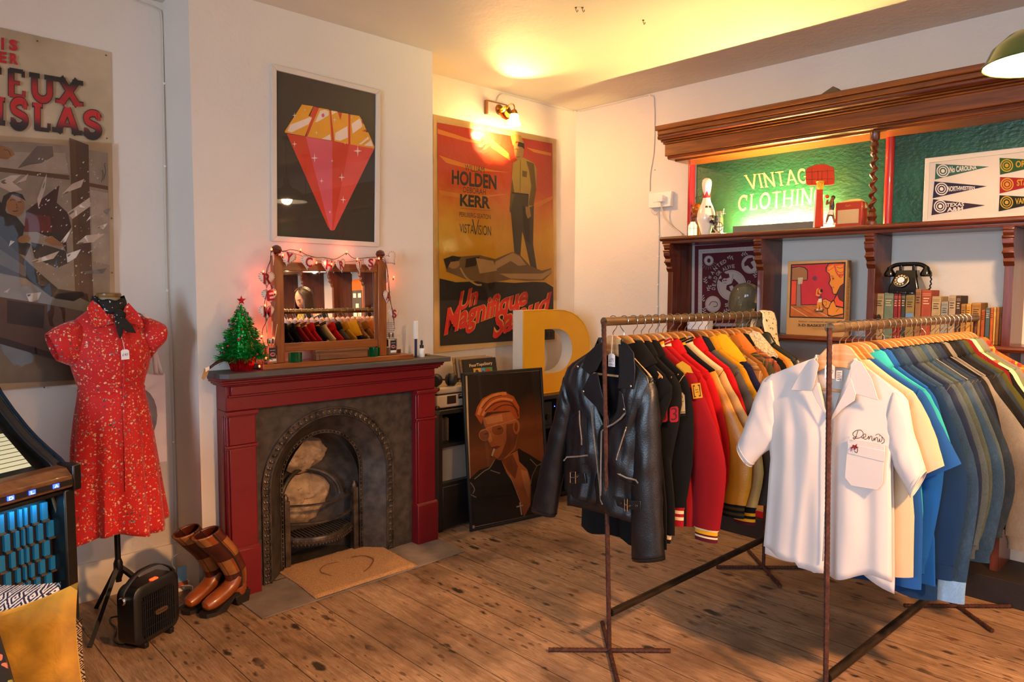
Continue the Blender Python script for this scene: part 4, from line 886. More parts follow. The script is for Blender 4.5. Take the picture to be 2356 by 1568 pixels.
mat('green_enamel', '#3d5420', .22, var=.05, coat=.6); mat('white_enamel', '#f4efe2', .3, var=0, emit='#fff3dc', es=1.6); mat('red_enamel', '#b5131c', .25, var=0, coat=.5)
def pendant(name, label, c, R, H, outer):
    t = thing(name, label, 'pendant lamp', c); m = MB()
    prof = [(.03, H * 1.0), (.04, H * .9), (.06, H * .75), (R * .62, H * .62), (R * .86, H * .36), (R * .95, H * .12), (R, 0)]
    m.lathe(prof, c, 40, cap=False); m.tube([c + Vector((R * cos(a * pi / 20), R * sin(a * pi / 20), 0)) for a in range(41)], .004, 6, cap=False); m.build('shade', outer, t)
    m = MB(); m.lathe([(r - .004, z - .002) for r, z in prof], c, 40, cap=False); m.build('shade_lining', 'white_enamel', t)
    m = MB(); m.lathe([(.03, H), (.032, H + .05), (.012, H + .06)], c, 16); m.build('lamp_cap', 'aged_brass', t)
    m = MB(); m.tube([c + Vector((0, 0, H + .06)), Vector((c.x, c.y, CH))], .004, 6); m.lathe([(.045, CH - c.z), (.045, CH - c.z - .02), (.02, CH - c.z - .03)], c, 20); m.build('flex', 'black_wire', t)
    m = MB(); m.ball(c + Vector((0, 0, H * .45)), .03, 14); m.build('bulb', 'lit_bulb', t); return t
PC = Vector((3.40, .648, 2.47)); pendant('pendant_lamp', 'green enamel pendant lamp, lit, hanging at the top right corner', PC, .20, .17, 'green_enamel')
RC = Vector((4.0, -.1, 1.90)); pendant('pendant_lamp', 'small red enamel pendant lamp seen in the mirror', RC, .13, .15, 'red_enamel')
bpy.data.objects['pendant_bulb'].location = PC + Vector((0, 0, .02)); bpy.data.objects['red_pendant_bulb'].location = RC + Vector((0, 0, .01))
# ================================================================= mannequin, dress, scarf, tote
mat('black_metal', '#121110', .45, .3, var=.05); mat('dress_form_linen', '#8d7b62', .9, bump=.2); wood('neck_cap_wood', '#5a3d1c', '#8a6630', 0)
blotch('red_floral', '#c20e0e', (('#d9a878', 50, .26, .66), ('#d8906a', 75, .26, .66), ('#dcc0a0', 62, .28, .74), ('#4a3a42', 60, .26, .72), ('#777c84', 48, .24, .76), ('#e08a50', 95, .25, .7)), rough=.75, stretch=(1, .8, 1), sheen=.15)
blotch('bandana_black', '#0d0c0d', (('#b9c4d6', 40, .22, .72), ('#d7d2c2', 85, .2, .8)), rough=.8)
MX, MY = .967, 3.74
def ringsurf(m, levels, cx, cy, n=40, fold=None, mi=0):
    """closed cloth surface from (z, half width, half depth) levels"""
    R = []
    for k, (z, a, b) in enumerate(levels):
        row = []
        for j in range(n):
            t = 2 * pi * j / n; f = fold(t, z) if fold else 0
            row.append((cx + (a + f) * cos(t), cy + (b + f * b / a) * sin(t), z + (fold(t, -z) * 0 if fold else 0)))
        R.append(row)
    m.grid(R, mi, cv=True); return m
def flat_tube(m, outer, inner, D, dep, n=14, mi=0, fold=0, seed=0):
    """sleeve: rings spanning outer[i]-inner[i], half depth dep[i] along D"""
    D = Vector(D); rows = []; k = len(outer)
    for i in range(k):
        o, p = Vector(outer[i]), Vector(inner[i]); c = (o + p) / 2; h = (o - p) / 2
        rows.append([c + h * cos(2 * pi * j / n) + D * (dep[i] * sin(2 * pi * j / n) + (fold * noise.noise((i * .9 + seed, cos(2 * pi * j / n) * 1.3, seed)) if fold and 0 < i else 0)) for j in range(n)])
    m.grid(rows, mi, cv=True); return m
t = thing('mannequin', 'tailor mannequin on black tripod wearing the red floral dress', 'mannequin', (MX, MY, 0))
m = MB(); ringsurf(m, [(.72, .001, .001), (.72, .13, .10), (.90, .155, .12), (1.05, .125, .10), (1.14, .112, .088), (1.26, .14, .11), (1.36, .15, .085), (1.43, .13, .06), (1.47, .07, .05), (1.56, .046, .046), (1.56, .001, .001)], MX, MY, 28); m.build('torso', 'dress_form_linen', t)
m = MB(); m.lathe([(.050, 1.558), (.052, 1.562), (.052, 1.574), (.046, 1.578), (.001, 1.579)], (MX, MY, 0), 24); m.build('neck_cap', 'neck_cap_wood', t)
m = MB(); m.tube([(MX, MY, .20), (MX, MY, .75)], .0135, 10); m.lathe([(.014, .215), (.021, .235), (.021, .29), (.014, .31)], (MX, MY, 0), 12); m.build('pole', 'black_metal', t)
for fx, fy in ((.792, 3.553), (.925, 3.985), (1.20, 3.70)):
    m = MB(); m.tube([(MX, MY, .275), (MX + (fx - MX) * .15, MY + (fy - MY) * .15, .24), (fx, fy, .004)], .0115, 4, flat=1.25); m.build('leg', 'black_metal', t)
t = thing('dress', 'red short sleeved shirt dress printed with tiny flowers on the mannequin', 'dress', (MX, MY, .45))
def foldf(tt, z):
    k = max(0, (1.14 - z) / .7); return .022 * k ** 1.3 * (sin(9 * tt + .6) + .6 * sin(5 * tt + 2.2)) + .008 * k * sin(15 * tt)
lev = [(.445, .208, .165), (.47, .206, .164), (.60, .196, .156), (.75, .184, .150), (.90, .172, .142), (1.0, .160, .128), (1.08, .146, .114), (1.135, .137, .104)]
m = MB(); R = []
for z, a, b in lev:
    R.append([(MX + (a + foldf(2 * pi * j / 72, z)) * cos(2 * pi * j / 72) + .004 * (1.1 - z), MY + (b + foldf(2 * pi * j / 72, z)) * sin(2 * pi * j / 72), z + (.02 * sin(2 * pi * j / 72 * 3 + 1) * max(0, .55 - z) / .1 - .01 * sin(2 * pi * j / 72) * (z < .5))) for j in range(72)])
m.grid(R, cv=True); m.build('skirt', 'red_floral', t, solid=.003)
def bw(tt, z): return .004 * sin(7 * tt) * max(0, (1.22 - z) / .1) * (z > 1.14)
m = MB(); ringsurf(m, [(1.128, .139, .107), (1.14, .138, .106), (1.18, .148, .118), (1.22, .160, .130), (1.27, .171, .138), (1.31, .173, .132), (1.36, .172, .114), (1.41, .170, .094), (1.445, .155, .080), (1.475, .118, .070), (1.50, .086, .062), (1.515, .072, .058)], MX, MY, 44, bw); m.build('bodice', 'red_floral', t)
for outer, inner, dp in ((((.845, 3.74, 1.462), (.79, 3.735, 1.445), (.745, 3.73, 1.425), (.708, 3.725, 1.398)), ((.84, 3.74, 1.27), (.812, 3.735, 1.245), (.782, 3.73, 1.258), (.748, 3.725, 1.275)), (.07, .08, .078, .074)), (((1.09, 3.74, 1.47), (1.14, 3.735, 1.456), (1.175, 3.73, 1.44), (1.20, 3.725, 1.424)), ((1.10, 3.74, 1.28), (1.135, 3.735, 1.262), (1.16, 3.73, 1.30), (1.186, 3.725, 1.33)), (.07, .08, .078, .074))):
    m = MB(); flat_tube(m, outer, inner, (0, 1, 0), dp, 20); m.build('sleeve', 'red_floral', t, solid=.003)
for pts in (((213, 690), (200, 708), (216, 753), (264, 744), (246, 722), (228, 700)), ((284, 742), (332, 749), (322, 724), (296, 696), (288, 706), (282, 722))):
    m = MB(); P = [at(x, y, Y=3.69 - .0009 * (y - 690)) for x, y in pts]; m.prism(P, (0, .006, 0)); m.build('collar', 'red_floral', t, bevel=.002)
m = MB(); px = ((283, 760), (284, 800), (285, 850), (284, 895), (285, 960), (287, 1040), (290, 1130)); m.tube([at(x, y, Y=yy) for (x, y), yy in zip(px, (3.625, 3.607, 3.60, 3.628, 3.60, 3.588, 3.578))], .0035, 5); m.build('front_seam', 'red_floral', t)
m = MB(); ringsurf(m, [(1.122, .141, .109), (1.128, .143, .111), (1.134, .141, .109)], MX, MY, 44); m.build('waist_seam', 'red_floral', t)
t = thing('neck_scarf', 'black paisley bandana knotted at the neck of the red dress', 'scarf', (MX, MY, 1.46))
m = MB(); R = []
for k, (r, dz) in enumerate(((.058, .045), (.066, .048), (.071, .03), (.074, .005), (.066, -.01))):
    R.append([(MX + r * cos(a) * 1.0, MY + r * .95 * sin(a), 1.512 + dz + (-.028 * max(0, -sin(a)) if k > 0 else -.012 * max(0, -sin(a))) + .004 * sin(6 * a + k)) for a in [2 * pi * j / 36 for j in range(36)]])
m.grid(R, cv=True); m.build('neck_wrap', 'bandana_black', t, solid=.004)
m = MB(); k0 = at(276, 725, Y=3.645); m.ball(k0, .022, 12, sx=1.2, sy=.6, sz=1.2); m.build('knot', 'bandana_black', t)
for pts in (((268, 728), (288, 730), (305, 748), (314, 766), (296, 764), (280, 752)), ((264, 732), (282, 740), (284, 762), (277, 782), (270, 762))):
    m = MB(); m.prism([at(x, y, Y=3.622 - .0004 * (y - 740)) for x, y in pts], (0, .008, 0)); m.build('tail', 'bandana_black', t, bevel=.003)
def price_tag(label, c, w_, h_, word, ax, up, out, string_to, sub=None):
    t = thing('price_tag', label, 'price tag', c - up * h_ / 2); o = out.normalized(); m = MB()
    pl = [c + ax * (w_ / 2 * a) + up * (h_ / 2 * b) for a, b in ((-1, -1), (1, -1), (1, .72), (.55, 1), (-.55, 1), (-1, .72))]; m.prism(pl, -o * .0015); m.build('card', 'tag_white', t)
    A = Art(lambda u, v: c + ax * (u * w_ / 2) + up * (v * h_ / 2), o); A.text('ink_pen', word, ((-.72, .25), (.72, .25), (.72, -.28), (-.72, -.28)), shear=.25)
    if sub: A.text('ink_pen', sub, ((-.7, -.55), (.7, -.52), (.7, -.78), (-.7, -.80)), shear=.2)
    A.build('handwriting', t)
    m = MB(); m.tube([c + up * h_ * .42, string_to], .0011, 5); m.build('string', 'tag_white', t); return t
mat('tag_white', '#e9e4e2', .6, var=.02); mat('ink_pen', '#1b1a22', .7, var=0)
price_tag('white forty pound price tag on the front of the red dress', at(288, 815, Y=3.592), .034, .046, '£40', Vector((1, 0, .03)), Vector((-.03, 0, 1)), Vector((0, -1, 0)), at(282, 782, Y=3.598))
mat('tote_canvas', '#d9cfd6', .9, var=.05, bump=.3, bs=700); mat('tote_print', '#77727a', .9, var=.3, vs=14)
t = thing('tote_bag', 'pale canvas tote bag hung from the right shoulder of the mannequin', 'bag', at(350, 1060, Y=3.93))
m = MB(); n = 12; tl, tr, br, bl = [at(x, y, Y=3.93) for x, y in ((215, 860), (379, 859), (384, 1060), (222, 1080))]
for s in (-1, 1): m.grid([[tl.lerp(tr, i / n).lerp(bl.lerp(br, i / n), j / n) + Vector((0, s * (.003 + .02 * sin(pi * i / n) ** .6 * sin(pi * min(1, .1 + j / n * .8)) + .004 * noise.noise((i * .4, j * .4, s)) * (0 < i < n)), 0)) for j in range(n + 1)] for i in range(n + 1)])
m.build('bag_body', 'tote_canvas', t)
A = Art(pixY(3.902), (0, -1, 0)); A.ell('tote_print', 322, 955, 40, 62); A.build('dark_print', t)
for off in (0, .03):
    m = MB(); sp = bez([at(371 - off * 400, 862, Y=3.915), at(352, 790, Y=3.80), at(344, 742, Y=3.72), Vector((1.105, 3.735 + off, 1.478)), Vector((1.10, 3.80, 1.45)), Vector((1.12, 3.90, 1.32)), at(330 - off * 600, 864, Y=3.945)], 30)
    m.grid([[p + Vector((-.011, 0, .004)), p + Vector((.011, 0, 0))] for p in sp]); m.build('strap', 'tote_canvas', t, solid=.002)

# ================================================================= jukebox (local axes: x along its front, y into its depth)
TH = radians(26); JO = Vector((.6704, 3.169, 0)); JM = Matrix.Translation(JO) @ Matrix.Rotation(TH, 4, 'Z')
wood('jukebox_black', '#0b0a0a', '#171412', 0, .35); wood('jukebox_walnut', '#4a2f1c', '#7d5636', 0, .35)
q = NT('lit_blue_strip'); q.col('#125a78'); q.b.inputs['Emission Color'].default_value = lin('#168cc0'); q.set(es=.10); MAT['lit_blue_strip'] = q.m
q = NT('lit_title_card'); q.col('#c9d0b4'); q.b.inputs['Emission Color'].default_value = lin('#cfdcb8'); q.set(es=.22, rough=.2); MAT['lit_title_card'] = q.m
q = NT('lit_blue_button'); q.col('#3050ff'); q.b.inputs['Emission Color'].default_value = lin('#2238ff'); q.set(es=7); MAT['lit_blue_button'] = q.m
q = NT('lit_button_letter'); q.col('#d0dcff'); q.b.inputs['Emission Color'].default_value = lin('#bcd0ff'); q.set(es=5); MAT['lit_button_letter'] = q.m
mat('bronze_trim', '#8f7455', .3, .8, var=.05); mat('dark_bar', '#1b1a19', .4, var=0)
t = thing('jukebox', 'black and walnut console jukebox glowing blue at the left edge', 'jukebox', JO)
W_ = -1.0
m = MB(JM); m.bx((W_, .09, .06), (0, .52, .83)); m.bx((W_, 0, .03), (W_ + .05, .5, .83)); m.bx((-.045, -.012, .0), (0.0, .5, .83)); m.bx((W_, 0, .03), (0, .09, .17)); m.bx((W_, -.004, .812), (0, .09, .83))
m.build('cabinet', 'jukebox_black', t, bevel=.006)
m = MB(JM); m.prism([(W_, -.03, .842), (W_, .0, .832), (W_, .05, .832), (W_, .05, .92), (W_, .0, .915), (W_, -.03, .885)], (-W_ - .022, 0, 0)); m.build('control_band', 'jukebox_walnut', t, bevel=.004)
m = MB(JM); m.bx((W_, -.034, .852), (-.024, -.028, .872)); m.build('button_strip', 'dark_bar', t)
m = MB(JM); m.bx((-.022, -.034, .825), (.012, .06, .925)); m.build('end_cap', 'jukebox_black', t, bevel=.005)
for x, ch in ((-.265, 'D'), (-.187, 'L'), (-.095, 'A')):
    m = MB(JM); m.bx((x - .012, -.037, .855), (x + .012, -.033, .8705)); o = m.build('lit_button', 'lit_blue_button', t)
    A = Art(lambda u, v: JM @ Vector((x + u * .007, -.0375, .8628 + v * .0055)), JM.to_3x3() @ Vector((0, -1, 0)), .0006); A.text('lit_button_letter', ch, ((-1, 1), (1, 1), (1, -1), (-1, -1))); A.build('button_letter', o)
prof = [(.03, .905), (.07, .935), (.128, .967), (.19, 1.005), (.245, 1.045), (.32, 1.11), (.386, 1.176), (.44, 1.25), (.47, 1.32), (.52, 1.34), (.52, .83), (.03, .83)]
for x in (W_, -.04): m = MB(JM); m.prism([(x, a, b) for a, b in prof], (.04, 0, 0)); m.build('lid_side', 'jukebox_black', t, bevel=.008)
m = MB(JM); m.tube([(.004, a, b + .002) for a, b in prof[:9]], .007, 8); m.build('lid_edge_trim', 'blue_chrome' if 'blue_chrome' in MAT else mat('blue_chrome', '#27425a', .2, .8, var=0), t)
m = MB(JM); m.prism([(W_ + .04, a, b - .045) for a, b in prof[:9]] + [(W_ + .04, .47, .83), (W_ + .04, .03, .83)], (-W_ - .08, 0, 0)); m.build('title_bed', 'jukebox_black', t)
m = MB(JM); tb, tt_ = Vector((0, .075, .925)), Vector((0, .255, 1.035))
for i in range(9):
    f0, f1 = i / 9 + .008, (i + 1) / 9 - .008
    for a, b in ((-.92, -.66), (-.64, -.40), (-.38, -.105)): m.add([tb.lerp(tt_, f) + Vector((x + (.02 * f if x > -.2 else 0), 0, .004)) for f, x in ((f0, a), (f0, b), (f1, b), (f1, a))], [(0, 1, 2, 3)])
m.build('title_cards', 'lit_title_card', t)
for gx in (-.50, -.165):
    g0 = [(gx - .095, .80), (gx - .108, .70), (gx - .10, .24), (gx + .14, .24), (gx + .115, .72), (gx + .098, .79), (gx + .07, .806), (gx - .07, .806)]
    m = MB(JM); m.prism([(a, .065, b) for a, b in g0], (0, .02, 0)); o = m.build('speaker_grille', 'dark_bar', t)
    m = MB(JM)
    for k in range(12):
        for r in range(11):
            z1 = .785 - .52 * (1 - (1 - r / 11) ** 1.7); z0 = .785 - .52 * (1 - (1 - (r + .86) / 11) ** 1.7) if r < 10 else z1 - .01
            c0 = (k - 5) / 6; x = gx + .004 + .105 * (abs(c0) ** 1.3) * (1 if c0 > 0 else -1) * (1 + .2 * (r / 11)); wd = .004 + .009 * abs(c0)
            if (k + r) % 2 == 0 and z1 - z0 > .004: m.bx((x - wd, .052, z0 + .002), (x + wd, .064, z1))
    m.build('lit_cells', 'lit_blue_strip', o)
    m = MB(JM)
    for k in range(12):
        for r in range(11):
            c0 = (k - 5) / 6; x = gx + .004 + .105 * (abs(c0) ** 1.3) * (1 if c0 > 0 else -1) * (1 + .2 * (r / 11)); wd = .005 + .009 * abs(c0); z0 = .785 - .52 * (1 - (1 - (r + .86) / 11) ** 1.7) if r < 10 else .262
            if (k + r) % 2 == 0: m.bx((x - wd, .044, z0 - .006), (x + wd, .056, z0 + .001))
    m.build('grille_ledges', 'bronze_trim', o)
    m = MB(JM); m.tube([(a * 1.0 + (.012 if a > gx else -.012), .04, b + (.012 if b > .5 else -.01)) for a, b in g0 + g0[:1]], .006, 6); m.build('grille_trim', 'bronze_trim', o)
    m = MB(JM); fr = [(gx - .2, .812), (gx - .2, .17), (gx + .17, .17), (gx + .17, .812)]; big = [(gx - .125, .80), (gx - .135, .70), (gx - .125, .215), (gx + .158, .215), (gx + .135, .72), (gx + .118, .80), (gx + .08, .812), (gx - .09, .812)]
lamp('jukebox_tube', 'AREA', JM @ Vector((-.165, .03, .80)), .35, (.1, .6, 1), .16, .02, (0, 0, TH))

# ================================================================= cushions on a low stool
q = NT('mustard_velvet'); q.col(q.ramp(q.noise(9, 5), ((.3, '#7a5408'), (.55, '#a97a12'), (.75, '#c9962a')))); q.set(rough=.7, sheen=.8); q.b.inputs['Sheen Tint'].default_value = lin('#ffd060'); q.bump(q.noise(7, 4, dist=1), .5, .03); MAT['mustard_velvet'] = q.m
def weave_mat(name, dark, light, sc):
    q = NT(name); sp = q.n('ShaderNodeSeparateXYZ'); q.L(q.tc.outputs['UV'] if q.tc else q.obj(), sp.inputs[0])
    v = q.obj((1, 1, 1), (0, radians(0), radians(43.6))); sp2 = q.n('ShaderNodeSeparateXYZ'); q.L(v, sp2.inputs[0])
    fx = q.math('ABSOLUTE', q.math('SUBTRACT', q.math('FRACT', q.math('MULTIPLY', sp2.outputs[0], sc)), .5)); fz = q.math('ABSOLUTE', q.math('SUBTRACT', q.math('FRACT', q.math('MULTIPLY', sp2.outputs[2], sc)), .5))
    d = q.math('FRACT', q.math('ADD', q.math('MULTIPLY', q.math('ADD', fx, fz), 4), q.math('MULTIPLY', q.noise(160, 2), .5)))
    q.col(q.mix(dark, light, q.math('GREATER_THAN', d, .5))); q.set(rough=.9); q.bump(q.noise(500), .4, .003); MAT[name] = q.m
weave_mat('navy_white_weave', '#1d1f38', '#cfc9c4', 22); weave_mat('zigzag_weave', '#1c1611', '#a98f6c', 34)
blotch('dark_floral', '#0b0d16', (('#b0685c', 16, .26, .5), ('#6e3a3a', 30, .2, .6), ('#7b7a3c', 26, .2, .62), ('#c9a08a', 40, .16, .75)), rough=.85)
def pillow(name, label, C4, puff, m, group='cushions heaped at the left corner', n=18, seam=None):
    tl, tr, br, bl = [Vector(p) for p in C4]; nr = (tr - tl).cross(bl - tl).normalized(); mb = MB()
    for s in (-1, 1):
        G = []
        for i in range(n + 1):
            row = []
            for j in range(n + 1):
                u, v = i / n, j / n; e = (4 * u * (1 - u)) * (4 * v * (1 - v)); pin = .06 * ((1 - 4 * u * (1 - u)) ** 2 * 0 + 1)
                cu = .5 + (u - .5) * (1 - .10 * (4 * v * (1 - v))); cv_ = .5 + (v - .5) * (1 - .10 * (4 * u * (1 - u)))
                row.append(tl.lerp(tr, cu).lerp(bl.lerp(br, cu), cv_) + nr * (s * puff * (e ** .45) + .034 * e * (1 - 2 * abs(noise.noise((u * 2.6 + v, v * 2.4 - u, s + puff * 90)))) * (puff < .1)))
            G.append(row)
        mb.grid(G)
    return mb.build(name, m, None, label, 'cushion', group)
CU = lambda x, y, D: at(x, y, D=D)
pillow('cushion', 'navy and white diamond woven cushion leaning behind the mustard one', [CU(-190, 1318, 2.36), CU(140, 1338, 2.34), CU(190, 1660, 2.22), CU(-130, 1680, 2.22)], .12, 'navy_white_weave')
pillow('cushion', 'brown zigzag woven cushion, just its edge showing right of the mustard velvet', [CU(-100, 1400, 2.16), CU(189, 1420, 2.16), CU(238, 1720, 2.06), CU(-60, 1740, 2.06)], .04, 'zigzag_weave')
pillow('cushion', 'mustard velvet square cushion at the front of the jukebox', [CU(-165, 1440, 2.02), CU(180, 1338, 2.04), CU(214, 1690, 1.90), CU(-150, 1760, 1.88)], .07, 'mustard_velvet')
pillow('cushion', 'dark floral cushion at the very bottom left corner', [CU(-300, 1400, 1.80), CU(-8, 1412, 1.80), CU(82, 1680, 1.70), CU(-260, 1700, 1.70)], .06, 'dark_floral')
mat('stool_cloth', '#2b211b', .9, bump=.3, bs=300)
t = thing('footstool', 'dark upholstered footstool under the cushions by the jukebox', 'stool', (.33, 1.85, 0))
m = MB(); m.bx((.0, 1.45, .06), (.66, 2.35, .30)); m.build('seat', 'stool_cloth', t, bevel=.03)
for x, y in ((.06, 1.51), (.60, 1.51), (.06, 2.29), (.60, 2.29)): m = MB(); m.lathe([(.018, 0), (.026, .07)], (x, y, 0), 10); m.build('leg', 'jukebox_black', t)

# ================================================================= heater and boots
HT = radians(29); mat('heater_black', '#15161a', .38, var=.04); mat('chrome_knob', '#b9b4aa', .2, 1, var=0); mat('heater_slot', '#050505', .8, var=0); mat('heater_strap', '#22262c', .5, var=0)
q = NT('lit_red_switch'); q.col('#ff3010'); q.b.inputs['Emission Color'].default_value = lin('#ff2a0c'); q.set(es=5); MAT['lit_red_switch'] = q.m
HM = Matrix.Translation((1.045, 3.415, 0)) @ Matrix.Rotation(HT, 4, 'Z')
t = thing('fan_heater', 'black portable fan heater with a strap handle on the floor beside the boots', 'heater', (1.045, 3.46, 0))
hw, hd, h0, h1, rr = .132, .115, .02, .285, .045
def rrect(hw, z0, z1, r, n=6): return arc(hw - r, z1 - r, r, r, 0, 90, n) + arc(-hw + r, z1 - r, r, r, 90, 180, n) + arc(-hw + r, z0 + r, r, r, 180, 270, n) + arc(hw - r, z0 + r, r, r, 270, 360, n)
m = MB(HM); m.grid([[(x, y, z) for x, z in rrect(hw - i, h0 + i, h1 - i, rr)] for y, i in ((.004, .055), (.002, .03), (.004, .008), (.012, 0), (hd - .012, 0), (hd, .012), (hd, .06))], cv=True)
m.build('shell', 'heater_black', t)
m = MB(HM)
for k in range(17): x = -.092 + k * .0115; zz = .235 - max(0, abs(x) - .075) * .8; m.bx((x - .0022, -.002, .05 + max(0, abs(x) - .075) * .8), (x + .0022, .003, zz))
m.build('grille_slots', 'heater_slot', t)
m = MB(HM)
for k in range(14): x = -.0862 + k * .0115 * 15.0 / 14; m.bx((x - .0025, -.006, .05), (x + .0025, .002, .235))
for z in (.09, .13, .17, .21): m.bx((-.095, -.004, z - .0015), (.095, .001, z + .0015))
m.build('grille_ribs', 'heater_black', t)
m = MB(HM); m.prism([(.004 + x * .035, -.012, .142 + z * .011) for x, z in rrect(1, -1, 1, .6)], (0, .008, 0)); m.build('name_plate', 'bronze_trim', t)
A = Art(lambda u, v: HM @ Vector((.004 + .027 * u, -.0125, .142 + .006 * v)), HM.to_3x3() @ Vector((0, -1, 0))); A.text('heater_slot', "De'Longhi", ((-1, 1), (1, 1), (1, -1), (-1, -1)), bold=.02); A.build('plate_lettering', t)
m = MB(HM); m.bx((-.022, .012, .284), (.012, .03, .290)); m.build('power_switch', 'lit_red_switch', t)
for s in (-1, 1):
    m = MB(); m.lathe([(.018, 0), (.019, .004), (.019, .02), (.014, .026)], (0, 0, 0), 18); R = Matrix.Rotation(s * pi / 2, 4, 'Y'); m.v = [HM @ (Vector((s * (hw - .004), hd * .5, .236)) + R @ v) for v in m.v]; m.build('handle_knob', 'chrome_knob', t)
m = MB(HM); sp = bez([(-hw - .012, hd * .5, .236), (-hw - .010, hd * .5, .275), (-.07, hd * .5, .325), (0, hd * .5, .335), (.07, hd * .5, .325), (hw + .010, hd * .5, .275), (hw + .012, hd * .5, .236)], 40); m.grid([[p + Vector((0, o, 0)) for o in (-.013, .013)] for p in sp]); m.build('strap_handle', 'heater_strap', t, solid=.004)
for x in (-.075, .075): m = MB(HM); m.bx((x - .012, .0, 0), (x + .012, hd, .025)); m.build('foot', 'heater_black', t, bevel=.003)
cable('heater_lead', 'black heater lead curling over the boards behind the mannequin foot', [at(300, 1474, Z=.006), at(280, 1482, Z=.006), at(262, 1470, Z=.006), at(268, 1446, Z=.006), at(255, 1432, Z=.006), at(256, 1420, Z=.006), at(285, 1416, Z=.006)], .0045, 'black_wire', 'cable')
t = thing('extension_socket', 'blue and orange tagged extension plug on the floor behind the boots', 'plug', at(405, 1345, Y=3.93) * Vector((1, 1, 0)) if False else Vector((1.30, 3.93, 0)))
mat('tag_blue', '#7fa3b0', .6, var=0); mat('tag_orange', '#b5532a', .6, var=0)
m = MB(); m.bx((1.27, 3.90, 0), (1.36, 3.98, .045)); m.build('socket_block', 'white_plastic', t, bevel=.004)
m = MB(); m.bx((1.285, 3.885, .06), (1.33, 3.89, .14)); m.build('blue_tag', 'tag_blue', t); m = MB(); m.bx((1.29, 3.885, .03), (1.335, 3.889, .06)); m.build('orange_tag', 'tag_orange', t)
m = MB(); m.tube(bez([(1.28, 3.9, .13), (1.262, 3.89, .16), (1.262, 3.88, .20), (1.29, 3.88, .215), (1.31, 3.9, .20)], 20), .003, 6); m.tube(bez([(1.30, 3.88, .04), (1.33, 3.80, .05), (1.29, 3.75, .01), (1.22, 3.70, .006), (1.12, 3.60, .006), (1.10, 3.55, .03)], 24), .004, 6); m.build('lead', 'white_cable', t)
for k_, c_ in enumerate(('#7d3c12', '#54200f', '#8f5a2c', '#3c130c')): mat('patch_leather%d' % k_, c_, .36, var=.3, vs=16, coat=.2, bump=.2, bs=60)
mat('tan_boot', '#8a4315', .33, var=.25, vs=14, coat=.25); mat('boot_sole', '#1d130d', .6, var=.1)
def boot(label, O, rz, lean):
    t = thing('ankle_boot', label, 'boot', (0, 0, 0), 'patchwork ankle boots'); V = lambda a, z, y=0: (a, y, z)
    m = MB(); m.tube([V(-.125, .045), V(-.115, .050), V(-.085, .058), V(-.045, .070), V(.0, .088), V(.035, .112), V(.058, .15)], [.012, .030, .041, .044, .043, .044, .045], 16, up=(0, 0, 1), flat=.85); m.ball((.072, 0, .085), .046, 14, sz=1.3, sx=.9); m.build('foot', 'tan_boot', t)
    p0_ = [(.060, .10, .046), (.060, .16, .047), (.050 - lean * .1, .21, .049), (.034 - lean * .35, .28, .053), (.010 - lean * .7, .35, .057), (-.015 - lean, .415, .060)]; pts_ = bez(p0_, 25); n = 24; pts, rad = [(p.x, p.z if False else p.y) for p in pts_], [p.z for p in pts_]
    m = MB(); R = [[Vector((x + r * 1.12 * cos(2 * pi * j / n), r * .85 * sin(2 * pi * j / n), z + .25 * r * cos(2 * pi * j / n))) for j in range(n)] for (x, z), r in zip(pts, rad)]
    m.grid(R, cv=True); m.mi = [((i // n // 7) * 3 + (i % n + 3 * (i // n // 7)) // 5 * 2 + (i % n) // 9) % 4 for i in range(len(m.f))]; m.build('shaft', ['patch_leather%d' % k for k in range(4)], t, solid=.006)
    m = MB()
    for k in (0, 7, 14, 21): k = min(k, len(R) - 1); m.tube([p + (p - sum(R[k], Vector()) / n) * .02 for p in R[k] + R[k][:1]], .0028, 5, cap=False)
    for j in (2, 8, 14, 19): m.tube([r_[j] + (r_[j] - sum(r_, Vector()) / n) * .02 for r_ in R], .0028, 5)
    m.build('patch_seams', 'boot_sole', t)
    m = MB(); so = [(-.142, 0), (-.13, .03), (-.09, .046), (-.03, .042), (.03, .036), (.10, .040), (.118, .02), (.12, 0)]; pl = [(x, y, 0) for x, y in so] + [(x, -y, 0) for x, y in reversed(so[1:-1])]
    zf = lambda x: .0 if x < -.03 else (.05 * min(1, (x + .03) / .06))
    m.add([(x, y, zf(x) + .004) for x, y, _ in pl] + [(x, y, zf(x) + .022) for x, y, _ in pl], [tuple(reversed(range(len(pl)))), tuple(range(len(pl), 2 * len(pl)))] + [(i, (i + 1) % len(pl), len(pl) + (i + 1) % len(pl), len(pl) + i) for i in range(len(pl))]); m.build('sole', 'boot_sole', t)
    m = MB(); m.prism([(.045, -.033, .0), (.112, -.033, .0), (.122, -.036, .062), (.03, -.036, .052)], (0, .068, 0)); m.build('heel', 'boot_sole', t, bevel=.004)
    for sgn in (-1, 1): m = MB(); m.tube([(x + .004, sgn * (r * .86), z) for (x, z), r in zip(pts, rad)], .006, 5); m.build('side_seam', 'boot_sole', t)
    return place(t, O, rz)
boot('brown patchwork leather ankle boot nearer the fireplace leg', (1.40, 3.545, 0), radians(14), .09)
boot('brown patchwork leather ankle boot half hidden beside the heater', (1.345, 3.655, 0), radians(22), .10)
